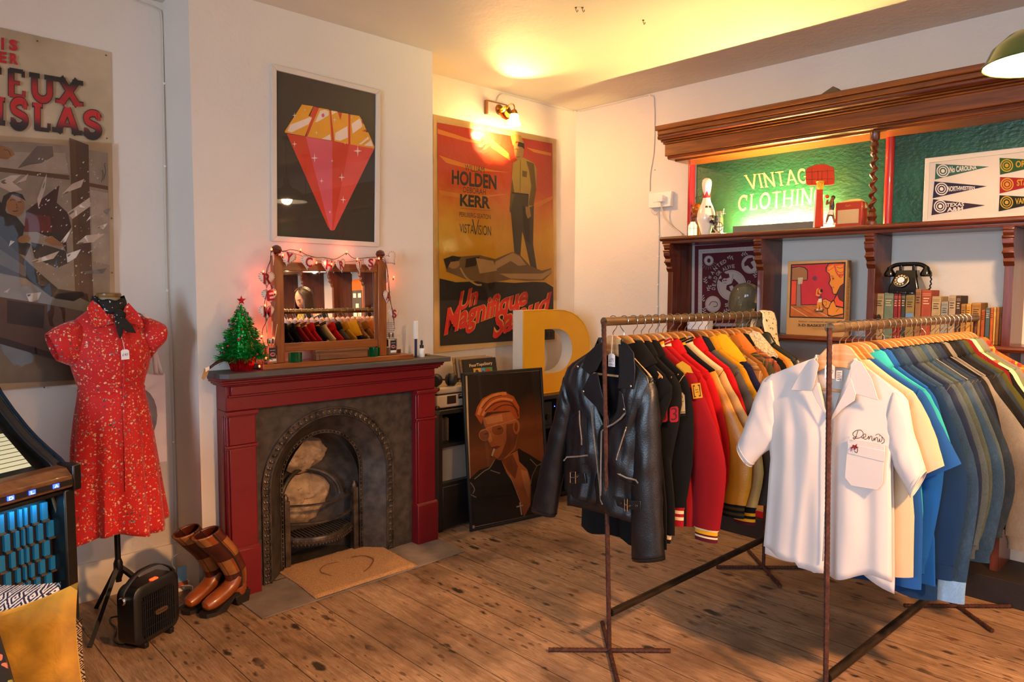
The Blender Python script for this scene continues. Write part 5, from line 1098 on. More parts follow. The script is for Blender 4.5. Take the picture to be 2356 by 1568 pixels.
# ================================================================= right of the fireplace
wood('black_ash', '#0b0908', '#181310', 0, .45); mat('cream_vinyl', '#a99a82', .5, var=.05, bump=.2, bs=300); mat('brown_corner', '#2a1c12', .35, var=.05); mat('matt_black', '#12110f', .55, var=.05)
t = thing('record_cabinet', 'low black open fronted record cabinet right of the fireplace', 'cabinet', (3.7, 3.9, 0))
CX0, CX1, CY0, CY1, CZ = 2.875, 4.60, 3.70, 4.09, .812
m = MB(); m.bx((CX0, CY0, CZ - .03), (CX1, CY1, CZ)); m.build('top_board', 'black_ash', t, bevel=.003)
for x in (CX0, 3.42, 4.0, CX1 - .03): m = MB(); m.bx((x, CY0 + .008, .0), (x + .03, CY1, CZ - .03)); m.build('upright', 'black_ash', t)
for z in (.02, .30, .56): m = MB(); m.bx((CX0 + .03, CY0 + .012, z), (CX1 - .03, CY1, z + .022)); m.build('shelf', 'black_ash', t)
m = MB(); m.bx((CX0 + .03, CY1 - .012, .02), (CX1 - .03, CY1, CZ - .03)); m.build('back_panel', 'black_ash', t)
m = MB(); m.bx((CX0 + .03, CY0 + .005, .022), (3.42, CY0 + .02, .30)); m.build('drawer_front', 'black_ash', t, bevel=.004)
mat('grey_sleeve', '#8d8478', .7, var=.08)
m = MB(); m.bx((2.92, 3.76, .322), (3.23, 3.766, .558)); m.build('record_sleeve', 'grey_sleeve', None, 'plain grey record sleeve standing in the cabinet bay beside the fireplace', 'record')
random.seed(2); 
for k in range(9):
    c = random.choice(('#3a1f18', '#5a4a38', '#2a2a30', '#6a2018', '#463a2a')); nm = mat('spine_%s' % c[1:], c, .7, var=.05); x = 2.925 + k * .012
    m = MB(); m.bx((x, 3.80, .583), (x + .009, 4.06, .75 - .008 * (k % 3))); m.build('record_sleeve', nm, None, 'one of the dark record spines packed on the upper cabinet shelf', 'record', 'records packed on the cabinet shelf')
t = thing('amplifier', 'black amplifier with one blue light on the cabinet shelf behind the jacket', 'amplifier', (3.78, 3.85, .582)); m = MB(); m.bx((3.50, 3.715, .582), (3.96, 4.03, .76)); m.build('case', 'matt_black', t, bevel=.004)
q = NT('lit_blue_led'); q.col('#4060ff'); q.b.inputs['Emission Color'].default_value = lin('#3048ff'); q.set(es=9); MAT['lit_blue_led'] = q.m
m = MB(); m.ball(at(1276, 934, Y=3.713), .004, 8); m.build('power_light', 'lit_blue_led', t); m = MB(); m.lathe([(.022, 0), (.02, .018)], (0, 0, 0), 18); m.v = [Vector((3.90, 3.713, .65)) + Vector((v.x, -v.z, v.y)) for v in m.v]; m.build('volume_knob', 'black_metal', t)
# suitcase record player, headphones
t = thing('suitcase_record_player', 'cream suitcase record player closed on the cabinet beside the fireplace', 'record player', (3.05, 3.88, CZ))
m = MB(); m.bx((2.885, 3.735, CZ + .006), (3.24, 4.02, CZ + .095)); m.build('base_case', 'cream_vinyl', t, bevel=.012)
m = MB(); m.bx((2.885, 3.735, CZ + .099), (3.24, 4.02, CZ + .145)); m.build('lid', 'cream_vinyl', t, bevel=.014)
m = MB(); m.bx((2.888, 3.738, CZ + .094), (3.237, 4.017, CZ + .10)); m.build('lid_seam', 'brown_corner', t)
for x in (2.89, 3.235):
    for z in (CZ + .012, CZ + .135): m = MB(); m.ball((x, 3.742, z), .020, 10, sy=.7, sz=.8); m.build('corner_cap', 'brown_corner', t)
m = MB(); m.bx((2.965, 3.731, CZ + .03), (3.04, 3.737, CZ + .085)); m.build('speaker_panel', 'brown_corner', t, bevel=.002)
m = MB(); m.tube(bez([(3.07, 3.73, CZ + .075), (3.085, 3.70, CZ + .085), (3.12, 3.69, CZ + .10), (3.17, 3.70, CZ + .105), (3.19, 3.73, CZ + .10)], 20), .008, 8); m.bx((3.055, 3.725, CZ + .06), (3.09, 3.737, CZ + .09)); m.build('carry_handle', 'chrome_knob', t)
for x in (2.91, 3.21):
    for y in (3.76, 3.99): m = MB(); m.lathe([(.01, 0), (.012, .008)], (x, y, CZ), 10); m.build('foot', 'matt_black', t)
LZ = CZ + .145
t = thing('headphones', 'black over ear headphones resting on the cream suitcase record player', 'headphones', (2.98, 3.79, LZ))
for x, y, r in ((2.925, 3.80, 0), (3.02, 3.77, 1)):
    m = MB(); m.lathe([(.022, 0), (.038, .004), (.042, .018), (.040, .030), (.030, .040), (.001, .042)], (0, 0, 0), 22); R = Matrix.Rotation(radians(90), 4, 'X') @ Matrix.Rotation(0, 4, 'Z'); RR = Matrix.Rotation(radians(-50 if r == 0 else 25), 4, 'Z'); m.v = [Vector((x, y, LZ + .043)) + RR @ (R @ v) for v in m.v]; o = m.build('ear_cup', 'matt_black', t)
    m = MB(); m.lathe([(.024, .002), (.040, -.002), (.042, -.012), (.034, -.022), (.022, -.020)], (0, 0, 0), 22); m.v = [Vector((x, y, LZ + .043)) + RR @ (R @ v) for v in m.v]; m.build('ear_pad', 'black_rubber', o)
m = MB(); m.tube(bez([(2.925, 3.82, LZ + .05), (2.97, 3.88, LZ + .06), (3.05, 3.92, LZ + .03), (3.13, 3.88, LZ + .02), (3.13, 3.79, LZ + .035), (3.08, 3.765, LZ + .045), (3.03, 3.772, LZ + .045)], 40), .009, 8, flat=.6); m.build('headband', 'matt_black', t)
# records standing on the cabinet
ink('cover_black', '#1a1712'); ink('cover_cream', '#d8b98c'); ink('cover_yellow', '#c99a24'); ink('cover_green', '#4c7a34'); ink('cover_blue', '#5c86b0'); ink('cover_red', '#a8261c'); ink('cover_skin', '#4a2c1c')
wood('sleeve_edge', '#7d6244', '#ab8a63', 0, .8)
for k, (lab, nm, x0, y0, tz) in enumerate((('dark record sleeve with a two tone music cover, front of the row', 'ink_cover_black', 3.205, 3.83, 1.112), ('buff record sleeve second in the row behind the dark music cover', 'sleeve_edge', 3.195, 3.85, 1.118), ('worn brown record sleeve third in the row on the cabinet', 'grey_sleeve', 3.18, 3.87, 1.122), ('buff record sleeve at the back of the row on the cabinet', 'sleeve_edge', 3.165, 3.89, 1.126))):
    t = thing('record_sleeve', lab, 'record', (x0 + .16, y0 + .02, CZ), 'records standing on the cabinet')
    m = MB(); m.prism([(x0, y0 - .03, CZ), (x0 + .31, y0 - .03, CZ), (x0 + .31, y0 + .035, tz), (x0, y0 + .035, tz)], (0, .006, 0)); m.build('sleeve', nm, t)
    if k == 0:
        A = Art(lambda u, v: Vector((x0 + .31 * u, y0 - .03 + .065 * v - .0005, CZ + (tz - CZ) * v)), (0, -1, .2)); A.text('ink_cover_cream', 'FourTopsStory', ((.18, .89), (.88, .91), (.88, .82), (.18, .80)), bold=.03)
        A.rect('ink_cover_yellow', .28, .30, .5, .78); A.rect('ink_cover_blue', .5, .30, .62, .78); A.rect('ink_cover_green', .62, .3, .85, .78); A.ell('ink_cover_skin', .38, .66, .06, .09); A.ell('ink_cover_red', .72, .66, .07, .09); A.ell('ink_cover_skin', .56, .62, .04, .1); A.build('cover_print', t)
# big letter D
mat('letter_yellow', '#e3a20c', .45, var=.04, vs=5); mat('letter_white', '#d9cdb8', .5, var=.04)
t = thing('letter_sign', 'big yellow and white letter D standing on the black cabinet', 'letter', (4.1, 3.85, CZ))
DX0, DX1, DZ0, DZ1, DY0, DY1 = 3.728, 4.488, CZ, 1.448, 3.795, 3.905
def dshape(x0, x1, z0, z1, k=.45, n=16):
    zc, rz = (z0 + z1) / 2, (z1 - z0) / 2; xs = x0 + (x1 - x0) * k
    return [(x0, z0)] + [(xs + (x1 - xs) * max(0, sin(pi * i / n)) ** .85, zc - rz * cos(pi * i / n)) for i in range(n + 1)] + [(x0, z1)]
O_, I_ = dshape(DX0, DX1, DZ0, DZ1), dshape(3.956, 4.272, .965, 1.302, .35)
m = MB(); nO = len(O_); m.grid([[(x, DY0, z) for x, z in I_], [(x, DY0, z) for x, z in O_]], cv=True); m.build('yellow_face', 'letter_yellow', t)
m = MB(); m.grid([[(x, DY0 + .001, z) for x, z in O_], [(x, DY1, z) for x, z in O_]], cv=True); m.grid([[(x, DY1, z) for x, z in O_], [(x, DY1, z) for x, z in I_]], cv=True); m.build('white_side', 'letter_white', t, ang=30)
m = MB(); m.grid([[(x, DY1, z) for x, z in I_], [(x, DY0 + .001, z) for x, z in I_]], cv=True); m.build('hole_lining', 'letter_white', t, ang=30)
m = MB(); m.tube([(x, DY0 - .001, z) for x, z in O_ + O_[:1]], .004, 5); m.build('face_edge', 'letter_yellow', t)
t = thing('outlet_plate', 'dark double outlet plate on the wall seen through the letter D', 'socket', Vector((4.22, WY - .02, 1.06)))
p0, p1 = at(1252, 757, Y=WY - .012), at(1276, 780, Y=WY - .012)
m = MB(); m.bx((p0.x, WY - .014, p1.z), (p1.x, WY, p0.z)); m.build('plate', 'brown_corner', t, bevel=.002); 
for dx in (.3, .7): m = MB(); x = lerp(p0.x, p1.x, dx); m.bx((x - .012, WY - .017, lerp(p1.z, p0.z, .25)), (x + .012, WY - .014, lerp(p1.z, p0.z, .75))); m.build('outlet', 'matt_black', t)
# ---- leaning framed portrait
b0, b1 = Vector((3.039, 3.593, .0)), Vector((3.700, 3.494, .0)); ux = (b1 - b0).normalized(); nb = Vector((-ux.y, ux.x, 0)); up = (nb * .108 + Vector((0, 0, 1.045))).normalized(); HH = 1.05; WW = (b1 - b0).length; nf = ux.cross(up)
t = thing('framed_portrait', 'tall black framed photograph of a person with swept ginger hair, leaning on the cabinet', 'picture', (3.37, 3.55, 0))
Pp = lambda u, v, d=0: b0 + ux * (u * WW) + up * (v * HH) + nf * d
m = MB(); fw = .016
for (a, b_, c_, d_) in ((0, 0, 1, .016), (0, .984, 1, 1), (0, 0, .024, 1), (.976, 0, 1, 1)): m.prism([Pp(a, b_), Pp(c_, b_), Pp(c_, d_), Pp(a, d_)], nf * .018)
m.build('frame', 'matt_black', t, bevel=.002); m = MB(); m.prism([Pp(.01, .008, .002), Pp(.99, .008, .002), Pp(.99, .992, .002), Pp(.01, .992, .002)], -nf * .006 + Vector((0, 0, 0))); m.build('backing', 'black_ash', t)
def pp(x, y):
    d = FWD + RGT * ((x - 1178) / FPX) - UPV * ((y - 784) / FPX); o = Pp(0, 0, .004); k = (o - CAM).dot(nf) / d.dot(nf); return CAM + d * k
C1 = crop(980, 680, 2.7045); c = C1
q = NT('ink_photo_ground'); sp = q.n('ShaderNodeSeparateXYZ'); q.L(q.obj(), sp.inputs[0]); q.col(q.ramp(q.math('ADD', sp.outputs[2], q.math('MULTIPLY', q.math('SUBTRACT', q.noise(2.6, 3), .5), .5)), ((.25, '#6b3a1c'), (.55, '#8a4e26'), (.72, '#5a3018'), (.88, '#1d120c')))); q.set(rough=.5); MAT['ink_photo_ground'] = q.m
for n_, cx in (('hair_red', '#a8501c'), ('hair_light', '#d08a48'), ('hair_dark', '#5e260e'), ('face', '#b0683a'), ('face_shade', '#7d4020'), ('face_light', '#c98a58'), ('denim_black', '#16110e'), ('seam_pale', '#8d8070'), ('lens', '#8a4c28'), ('rim', '#c08a60'), ('white_ish', '#cdbba2'), ('lip', '#7d3a24'), ('photo_edge', '#c9b79c')): ink(n_, cx, .14)
A = Art(pp, nf)
A.poly('ink_photo_edge', [(1071, 864), (1248, 851), (1258, 1178), (1082, 1214)]); A.poly('ink_photo_ground', [(1075, 864), (1248, 852), (1258, 1178), (1086, 1212)])
A.poly('ink_denim_black', c((272, 1140), (330, 1085), (400, 1060), (440, 1010), (470, 1010), (580, 950), (640, 990), (720, 1040), (745, 1070), (750, 1340), (420, 1410), (282, 1440)))
A.poly('ink_face', c((468, 1020), (570, 960), (580, 1030), (630, 1080), (655, 1160), (650, 1300), (610, 1378), (588, 1290), (540, 1160), (500, 1100))); A.poly('ink_face_shade', c((468, 1020), (540, 985), (572, 1060), (555, 1140), (510, 1090))); A.poly('ink_face_light', c((590, 1080), (630, 1090), (648, 1170), (640, 1260), (610, 1180)))
A.poly('ink_denim_black', c((575, 950), (640, 985), (720, 1035), (690, 1110), (650, 1190), (655, 1120), (625, 1070), (585, 1010))); A.line('ink_seam_pale', c((648, 1015), (690, 1058), (724, 1040)), 2); A.line('ink_seam_pale', c((690, 1058), (660, 1120), (650, 1180)), 1.2)
A.poly('ink_face', c((355, 760), (420, 735), (540, 720), (565, 770), (572, 870), (555, 950), (500, 1010), (455, 1022), (425, 1000), (408, 940), (384, 900), (390, 870), (362, 800))); A.poly('ink_face_shade', c((500, 800), (560, 790), (570, 870), (548, 950), (480, 1015), (440, 1020), (470, 980), (500, 900))); A.poly('ink_face_light', c((365, 760), (470, 735), (480, 780), (380, 800))); A.ell('ink_face', *c((562, 815))[0], 8, 17); A.ell('ink_face_shade', *c((560, 815))[0], 4, 11)
A.poly('ink_hair_red', c((318, 760), (305, 740), (318, 690), (350, 640), (410, 608), (480, 595), (545, 625), (580, 690), (582, 760), (560, 770), (540, 740), (520, 715), (440, 720), (380, 725), (355, 762), (345, 800), (330, 780)))
for p, w_ in ((((325, 740), (360, 660), (430, 618), (500, 606)), 7), (((350, 745), (400, 670), (470, 640), (540, 650)), 5), (((330, 700), (380, 640), (450, 606)), 4)): A.curve('ink_hair_light', c(*p), w_)
for p, w_ in ((((365, 720), (430, 668), (520, 660), (572, 720)), 3), (((420, 712), (480, 680), (545, 690), (575, 750)), 3), (((345, 700), (400, 640), (470, 618)), 2)): A.curve('ink_hair_dark', c(*p), w_)
A.ell('ink_lens', *c((362, 865))[0], 12, 13, a=-20); A.ell('ink_lens', *c((445, 835))[0], 15, 13, a=-20)
for cx_, cy_, rx_, ry_ in ((362, 865, 12, 13), (445, 835, 15, 13)): A.line('ink_rim', [(c((cx_, cy_))[0][0] + rx_ * cos(a), c((cx_, cy_))[0][1] + ry_ * sin(a)) for a in [2 * pi * i / 20 for i in range(20)]], 1.1, True)
A.line('ink_rim', c((335, 845), (400, 815), (475, 795), (560, 768)), 1.8); A.ell('ink_hair_dark', *c((455, 826))[0], 6, 2.2, a=-15); A.ell('ink_hair_dark', *c((372, 858))[0], 5, 2, a=-15); A.poly('ink_face_light', c((398, 850), (412, 900), (396, 915), (384, 898)))
A.poly('ink_lip', c((408, 942), (440, 932), (466, 936), (440, 952), (412, 956))); A.line('ink_white_ish', c((424, 950), (408, 1000)), 4); A.line('ink_hair_dark', c((408, 996), (405, 1004)), 4)
for p in (((425, 1020), (395, 1070), (360, 1090), (300, 1140)), ((400, 1085), (460, 1104)), ((275, 1160), (300, 1200), (290, 1230)), ((275, 1235), (312, 1254))): A.curve('ink_seam_pale', c(*p), 2.2, 10)
A.line('ink_white_ish', c((520, 1115), (590, 1290)), .9); A.line('ink_white_ish', c((582, 1285), (594, 1362)), 3); A.line('ink_white_ish', c((562, 1312), (602, 1302)), 3); A.poly('ink_photo_edge', c((275, 1432), (300, 1425), (302, 1452), (276, 1460)))
A.build('photograph', t)
m = MB(); m.add([Pp(a, b_, .009) for a, b_ in ((.02, .012), (.98, .012), (.98, .988), (.02, .988))], [(0, 1, 2, 3)]); m.build('glazing', 'picture_glass', t)
# ================================================================= bar shelving on the right wall
wood('bar_mahogany', '#3d1608', '#6b2c10', 1, .35); wood('bar_mahogany_up', '#3a1408', '#652a10', 2, .38); wood('cornice_wood', '#5c2a0a', '#8d4a14', 1, .33)
q = NT('sign_green'); q.col(q.ramp(q.noise(7, 4), ((.3, '#12402a'), (.7, '#1c5238')))); q.set(rough=.38, spec=.5); q.bump(q.noise(34, 4, q.obj((1, 1, 1.6))), .5, .01); MAT['sign_green'] = q.m
mat('letter_cream', '#e3c96a', .55, var=.06); mat('pipe_red', '#b0161a', .3, var=.05, coat=.4); mat('dark_plinth', '#1a0e08', .6, var=.2, bump=.2)
YE, YS = 3.045, -2.6; PAN = [2.985, 2.297, 1.612, .94, .26, -.42, -1.10, -1.80, -2.5]; SZ = 1.98
t = thing('bar_shelving', 'dark mahogany back bar shelving with a heavy cornice along the right wall', 'shelving', (4.55, .9, 0))
m = MB()
for xf, z0, z1, ye in ((4.43, 2.51, 2.528, 2.985), (4.395, 2.524, 2.545, 3.02), (4.372, 2.545, 2.632, 3.03), (4.36, 2.628, 2.642, 3.04), (4.345, 2.642, 2.655, 3.048), (4.332, 2.655, 2.69, 3.052), (4.318, 2.688, 2.72, 3.058), (4.300, 2.718, 2.752, 3.066)): m.bx((xf, YS, z0), (WX, ye, z1))
m.build('cornice', 'cornice_wood', t, bevel=.006)
m = MB(); m.tube([(4.388, YS, 2.536), (4.388, 3.01, 2.536)], .011, 8); m.tube([(4.325, YS, 2.672), (4.325, 3.05, 2.672)], .016, 10); m.tube([(4.366, YS, 2.636), (4.366, 3.035, 2.636)], .006, 6); m.build('cornice_beads', 'bar_mahogany', t)
m = MB(); m.bx((4.37, YS, SZ - .05), (WX, YE - .01, SZ)); m.build('top_shelf', 'bar_mahogany', t, bevel=.003); m = MB(); m.tube([(4.368, YS, SZ - .016), (4.368, YE, SZ - .016), ], .016, 10); m.tube([(4.378, YS, SZ - .042), (4.378, YE - .01, SZ - .042)], .009, 8); m.tube([(4.372, YE - .006, SZ - .018), (WX, YE - .006, SZ - .018)], .015, 10); m.build('shelf_nosing', 'bar_mahogany', t)
m = MB(); m.bx((4.41, YS, 1.286), (WX, 3.0, 1.32)); m.tube([(4.41, YS, 1.303), (4.41, 3.0, 1.303)], .017, 8); m.build('lower_shelf', 'bar_mahogany', t)
for y in PAN:
    m = MB(); m.bx((4.405, y - .02, .13), (WX, y + .02, SZ - .05)); m.build('upright', 'bar_mahogany_up', t, bevel=.002)
    m = MB(); pf = [(4.405, 1.93), (4.355, 1.93), (4.352, 1.90), (4.362, 1.885), (4.35, 1.868), (4.352, 1.845), (4.372, 1.825), (4.366, 1.808), (4.374, 1.785), (4.392, 1.772), (4.386, 1.755), (4.398, 1.738), (4.405, 1.73)]
    m.prism([(x, y - .024, z) for x, z in pf], (0, .048, 0))
    for z, r in ((1.918, .008), (1.878, .009), (1.80, .007)): m.tube([(4.356 if z > 1.85 else 4.368, y - .027, z), (4.356 if z > 1.85 else 4.368, y + .027, z)], r, 8)
    m.build('corbel', 'bar_mahogany', t, bevel=.002)
m = MB(); m.bx((4.30, YS, 0), (WX, 3.0, .135)); m.build('plinth', 'dark_plinth', t, bevel=.004)
m = MB(); m.bx((WX - .012, YS, SZ), (WX, 2.942, 2.51)); m.build('sign_board', 'sign_green', t)
for yy in (1.628, -1.09):
    m = MB(); n = 14; R = []
    def sq(r, z): return [(4.425 + r * cos(2 * pi * j / n), yy + r * sin(2 * pi * j / n), z) for j in range(n)]
    for r, z in ((.026, SZ), (.026, SZ + .02), (.018, SZ + .028), (.028, SZ + .05), (.016, SZ + .075), (.022, SZ + .085)): R.append(sq(r, z))
    for k in range(61):
        z = SZ + .095 + (.50 - .19) * k / 60; a = k / 60 * 2 * pi * 5.2; R.append([(4.425 + .0085 * cos(a) + .0145 * cos(2 * pi * j / n), yy + .0085 * sin(a) + .0145 * sin(2 * pi * j / n), z) for j in range(n)])
    for r, z in ((.022, SZ + .415), (.014, SZ + .43), (.024, SZ + .45), (.016, SZ + .475), (.026, SZ + .49), (.026, 2.512)): R.append(sq(r, z))
    m.grid(R, cv=True); m.build('barley_twist_post', 'bar_mahogany', t)
A = Art(pixX(WX - .0125), (-1, 0, 0)); sf = dict(wt=.15, sl=.16, sh=.05, gap=.12)
A.text('letter_cream', 'VINTAGE', ((1714, 403), (1880, 384), (1883, 418), (1722, 435)), serif=sf); A.text('letter_cream', 'CLOTHING', ((1699, 450), (1898, 428), (1896, 467), (1697, 486)), serif=sf); A.build('painted_lettering', t)
for lab, y in (('red painted pipe up the left end of the green sign board', 2.977), ('red painted pipe right of the twisted post', 1.617), ('red painted pipe further along the bar shelving', -.42)):
    m = MB(); m.tube([(WX - .022, y, SZ), (WX - .022, y, 2.512)], .024, 16); m.build('painted_pipe', 'pipe_red', None, lab, 'pipe', 'red pipes behind the bar shelf')
mat('card_scrap', '#5a4630', .8); p = at(1925, 206, X=4.40); m = MB(); m.prism([(4.36, p.y - .045, 2.754), (4.36, p.y + .10, 2.754), (4.36, p.y + .005, 2.80)], (.09, 0, 0)); m.build('folded_card', 'card_scrap', None, 'folded brown card lying on top of the shelf cornice', 'card')
# ---- on the top shelf
XS = 4.50
mat('amber_glass', '#c96a12', .15, var=.1, trans=.5); mat('barrel_brown', '#6a2e10', .35, var=.2); mat('pin_white', '#e9dcc9', .25, var=.02, coat=.5); mat('pin_red', '#b3141c', .3, var=0); mat('pin_blue', '#27305e', .4, var=0); mat('nickel', '#b9ae98', .25, 1, var=.05)
q = NT('lit_candle_glass'); q.col('#ffe9b0'); q.b.inputs['Emission Color'].default_value = lin('#ffd890'); q.set(es=1.6, rough=.2); MAT['lit_candle_glass'] = q.m
y1 = at(1594, 520, X=4.46).y; L = Vector((4.46, y1, SZ)); t = thing('caged_candle', 'little caged glass candle glowing at the left end of the shelf', 'candle', L)
m = MB(); m.lathe([(.030, .004), (.032, .03), (.030, .075), (.018, .092), (.016, .1)], L, 18); m.build('glass', 'lit_candle_glass', t)
m = MB()
for k in range(8): a = k * pi / 4; m.tube([L + Vector((.036 * cos(a), .036 * sin(a), z)) for z in (0, .08)] + [L + Vector((.02 * cos(a), .02 * sin(a), .1))], .0014, 5)
for z in (.002, .055): m.tube([L + Vector((.036 * cos(a * pi / 12), .036 * sin(a * pi / 12), z)) for a in range(25)], .0014, 5, cap=False)
m.build('wire_cage', 'hook_metal', t)
y2 = at(1603, 480, X=4.58).y; L = Vector((4.585, y2, SZ)); t = thing('barrel_lantern', 'amber and brown barrel lantern behind the bowling pin', 'lantern', L)
m = MB(); m.lathe([(.03, 0), (.04, .02), (.042, .09), (.046, .095), (.042, .10), (.042, .14), (.046, .145), (.040, .15), (.034, .175)], L, 20); m.build('barrel', 'barrel_brown', t)
m = MB(); m.lathe([(.034, .172), (.043, .195), (.042, .215), (.026, .235), (.008, .245)], L, 20); m.build('amber_top', 'amber_glass', t)
m = MB(); m.tube(bez([L + Vector((0, .02, .235)), L + Vector((0, .022, .27)), L + Vector((0, 0, .30)), L + Vector((0, -.014, .265)), L + Vector((0, -.02, .235))], 20), .0022, 6); m.build('wire_handle', 'aged_brass', t)
yp = at(1625, 480, X=XS).y; L = Vector((XS, yp, SZ)); t = thing('bowling_pin', 'white bowling pin with a red crown band on the shelf', 'bowling pin', L); k = 1.04
prof = [(.027, 0), (.029, .008), (.041, .05), (.057, .10), (.0605, .118), (.057, .155), (.044, .195), (.030, .225), (.0245, .25), (.0232, .268), (.025, .29), (.0305, .33), (.0325, .348), (.029, .37), (.018, .382), (.001, .387)]
m = MB(); m.lathe([(r * k, z * k) for r, z in prof], L, 30); m.build('pin_body', 'pin_white', t)
prr = lambda z: interp([(z_ * k, r * k) for r, z_ in prof], z)
def wrap(name, mt, pts): # patch wrapped on the pin: (angle, z)
    m = MB(); fs = []; v = [L + Vector(((prr(z) + .0008) * cos(a), (prr(z) + .0008) * sin(a), z)) for a, z in pts]; m.add(v, [(i, i + 1, i + 3, i + 2) for i in range(0, len(v) - 2, 2)]); m.build(name, mt, t)
pts = []
for i in range(41): a = 2 * pi * i / 40; pts += [(a, .262), (a, .275 + .035 * abs(((i * 5 / 40 * 2) % 2) - 1))]
wrap('red_crown', 'pin_red', pts)
for a0 in (3.55, 4.05): wrap('blue_mark', 'pin_blue', [(a0 + .09 * i / 2 * 2, z) for i in range(5) for z in (.192 - .003 * (i % 2), .205)])
yr = at(1655, 500, X=XS).y; L = Vector((XS, yr, SZ)); t = thing('film_projector', 'small nickel and black toy film projector beside the bowling pin', 'projector', L)
m = MB(); m.bx(L + Vector((-.05, -.045, 0)), L + Vector((.05, .045, .016))); m.build('base', 'nickel', t, bevel=.003)
m = MB(); m.bx(L + Vector((-.02, -.02, .016)), L + Vector((.02, .02, .125))); m.build('lamp_house', 'nickel', t, bevel=.003)
m = MB(); m.bx(L + Vector((-.045, .018, .085)), L + Vector((.005, .05, .135))); m.bx(L + Vector((-.02, .015, .016)), L + Vector((.005, .04, .09))); m.build('lens_block', 'matt_black', t, bevel=.003)
m = MB(); m.lathe([(.016, 0), (.018, .01), (.012, .018)], (0, 0, 0), 16); R = Matrix.Rotation(-pi / 2, 4, 'Y'); m.v = [L + Vector((-.045, .034, .11)) + R @ v for v in m.v]; m.build('lens', 'chrome_knob', t)
for y in (-.014, .012): m = MB(); m.bx(L + Vector((-.012, y - .007, .125)), L + Vector((.012, y + .007, .165))); m.build('chimney', 'nickel', t, bevel=.002)
c = L + Vector((-.034, -.012, .055)); m = MB(); m.tube([c + Vector((0, .034 * cos(a * pi / 16), .034 * sin(a * pi / 16))) for a in range(33)], .004, 6, cap=False)
for a in range(4): m.tube([c, c + Vector((0, .034 * cos(a * pi / 2), .034 * sin(a * pi / 2)))], .003, 5)
m.tube([c + Vector((0, -.02, 0)), c + Vector((-.02, -.05, .0))], .004, 6); m.build('crank_wheel', 'nickel', t)
m = MB(); m.tube([L + Vector((0, -.03, .14)), L + Vector((0, -.035, .18))], .004, 6); m.tube([L + Vector((0, -.02, .15)), L + Vector((0, -.05, .145))], .003, 6); m.build('reel_arm', 'nickel', t)
# strip light
mat('strip_housing', '#6b665e', .45, .4, var=.1); q = NT('lit_tube'); q.col('#fff2cc'); q.b.inputs['Emission Color'].default_value = lin('#ffe08a'); q.set(es=900); MAT['lit_tube'] = q.m
def strip(lab, ya, yb_):
    t = thing('strip_light', lab, 'strip light', (4.55, (ya + yb_) / 2, SZ)); m = MB(); m.bx((4.50, yb_, SZ), (4.53, ya, SZ + .055)); m.bx((4.50, yb_, SZ), (4.61, ya, SZ + .012)); m.build('housing', 'strip_housing', t, bevel=.002)
    m = MB(); m.tube([(4.57, yb_ + .01, SZ + .035), (4.57, ya - .01, SZ + .035)], .013, 10); m.build('tube', 'lit_tube', t)
strip('glowing strip light in a metal tray under the vintage clothing lettering', at(1686, 515, X=4.5).y, at(1884, 508, X=4.5).y); strip('glowing strip light at the far end of the bar shelf, seen in the mirror', -1.85, -2.25)
# toy hoop and player
mat('toy_orange', '#c73c10', .35, var=.03); mat('toy_yellow', '#d9a514', .4, var=0); mat('toy_line', '#6b1e0a', .5, var=0); mat('toy_white', '#e3d6bf', .45, var=0); mat('skin_toy', '#7a3f1c', .5, var=0); mat('hair_toy', '#14100e', .5, var=0)
P = pixX(4.47); t = thing('toy_basketball_hoop', 'orange toy basketball hoop standing before the sign lettering', 'toy hoop', at(1884, 520, X=4.47))
bd = arc(1862, 418, 8, 8, 90, 180, 5) + arc(1864, 394, 10, 10, 180, 235, 4) + [(1876, 379), (1890, 377), (1904, 379)] + arc(1909, 391, 9, 9, 300, 360, 4) + arc(1911, 417, 8, 8, 0, 90, 5)
m = MB(); m.prism([P(x, y) for x, y in bd], (.008, 0, 0)); m.build('backboard', 'toy_orange', t)
A = Art(pixX(4.469), (-1, 0, 0)); 
for l in (((1868, 388), (1868, 424)), ((1904, 388), (1904, 424)), ((1854, 396), (1918, 392)), ((1854, 413), (1918, 411)), ((1882, 392), (1882, 418)), ((1891, 392), (1891, 418))): A.line('toy_line', l, .9)
A.build('board_lines', t)
m = MB(); m.prism([P(1880, 425), P(1890, 425), P(1892, 521), P(1874, 523)], (.02, 0, 0)); m.build('pole', 'toy_orange', t, bevel=.002)
m = MB(); m.prism([P(1877, 425), P(1880, 425), P(1874, 523), P(1870, 523)], (.02, 0, 0)); m.build('pole_edge', 'toy_white', t)
c = at(1889, 418, X=4.45); m = MB(); m.tube([c + Vector((.022 * cos(a * pi / 12) - .008, .022 * sin(a * pi / 12), 0)) for a in range(25)], .003, 6, cap=False)
for k in range(12):
    for s in (-1, 1): a = k * pi / 6; m.tube([c + Vector((.021 * cos(a + s * f * .9) * (1 - .25 * f) - .008, .021 * sin(a + s * f * .9) * (1 - .25 * f), -.045 * f)) for f in (0, .35, .7, 1)], .0017, 4)
m.build('hoop_net', 'toy_yellow', t)
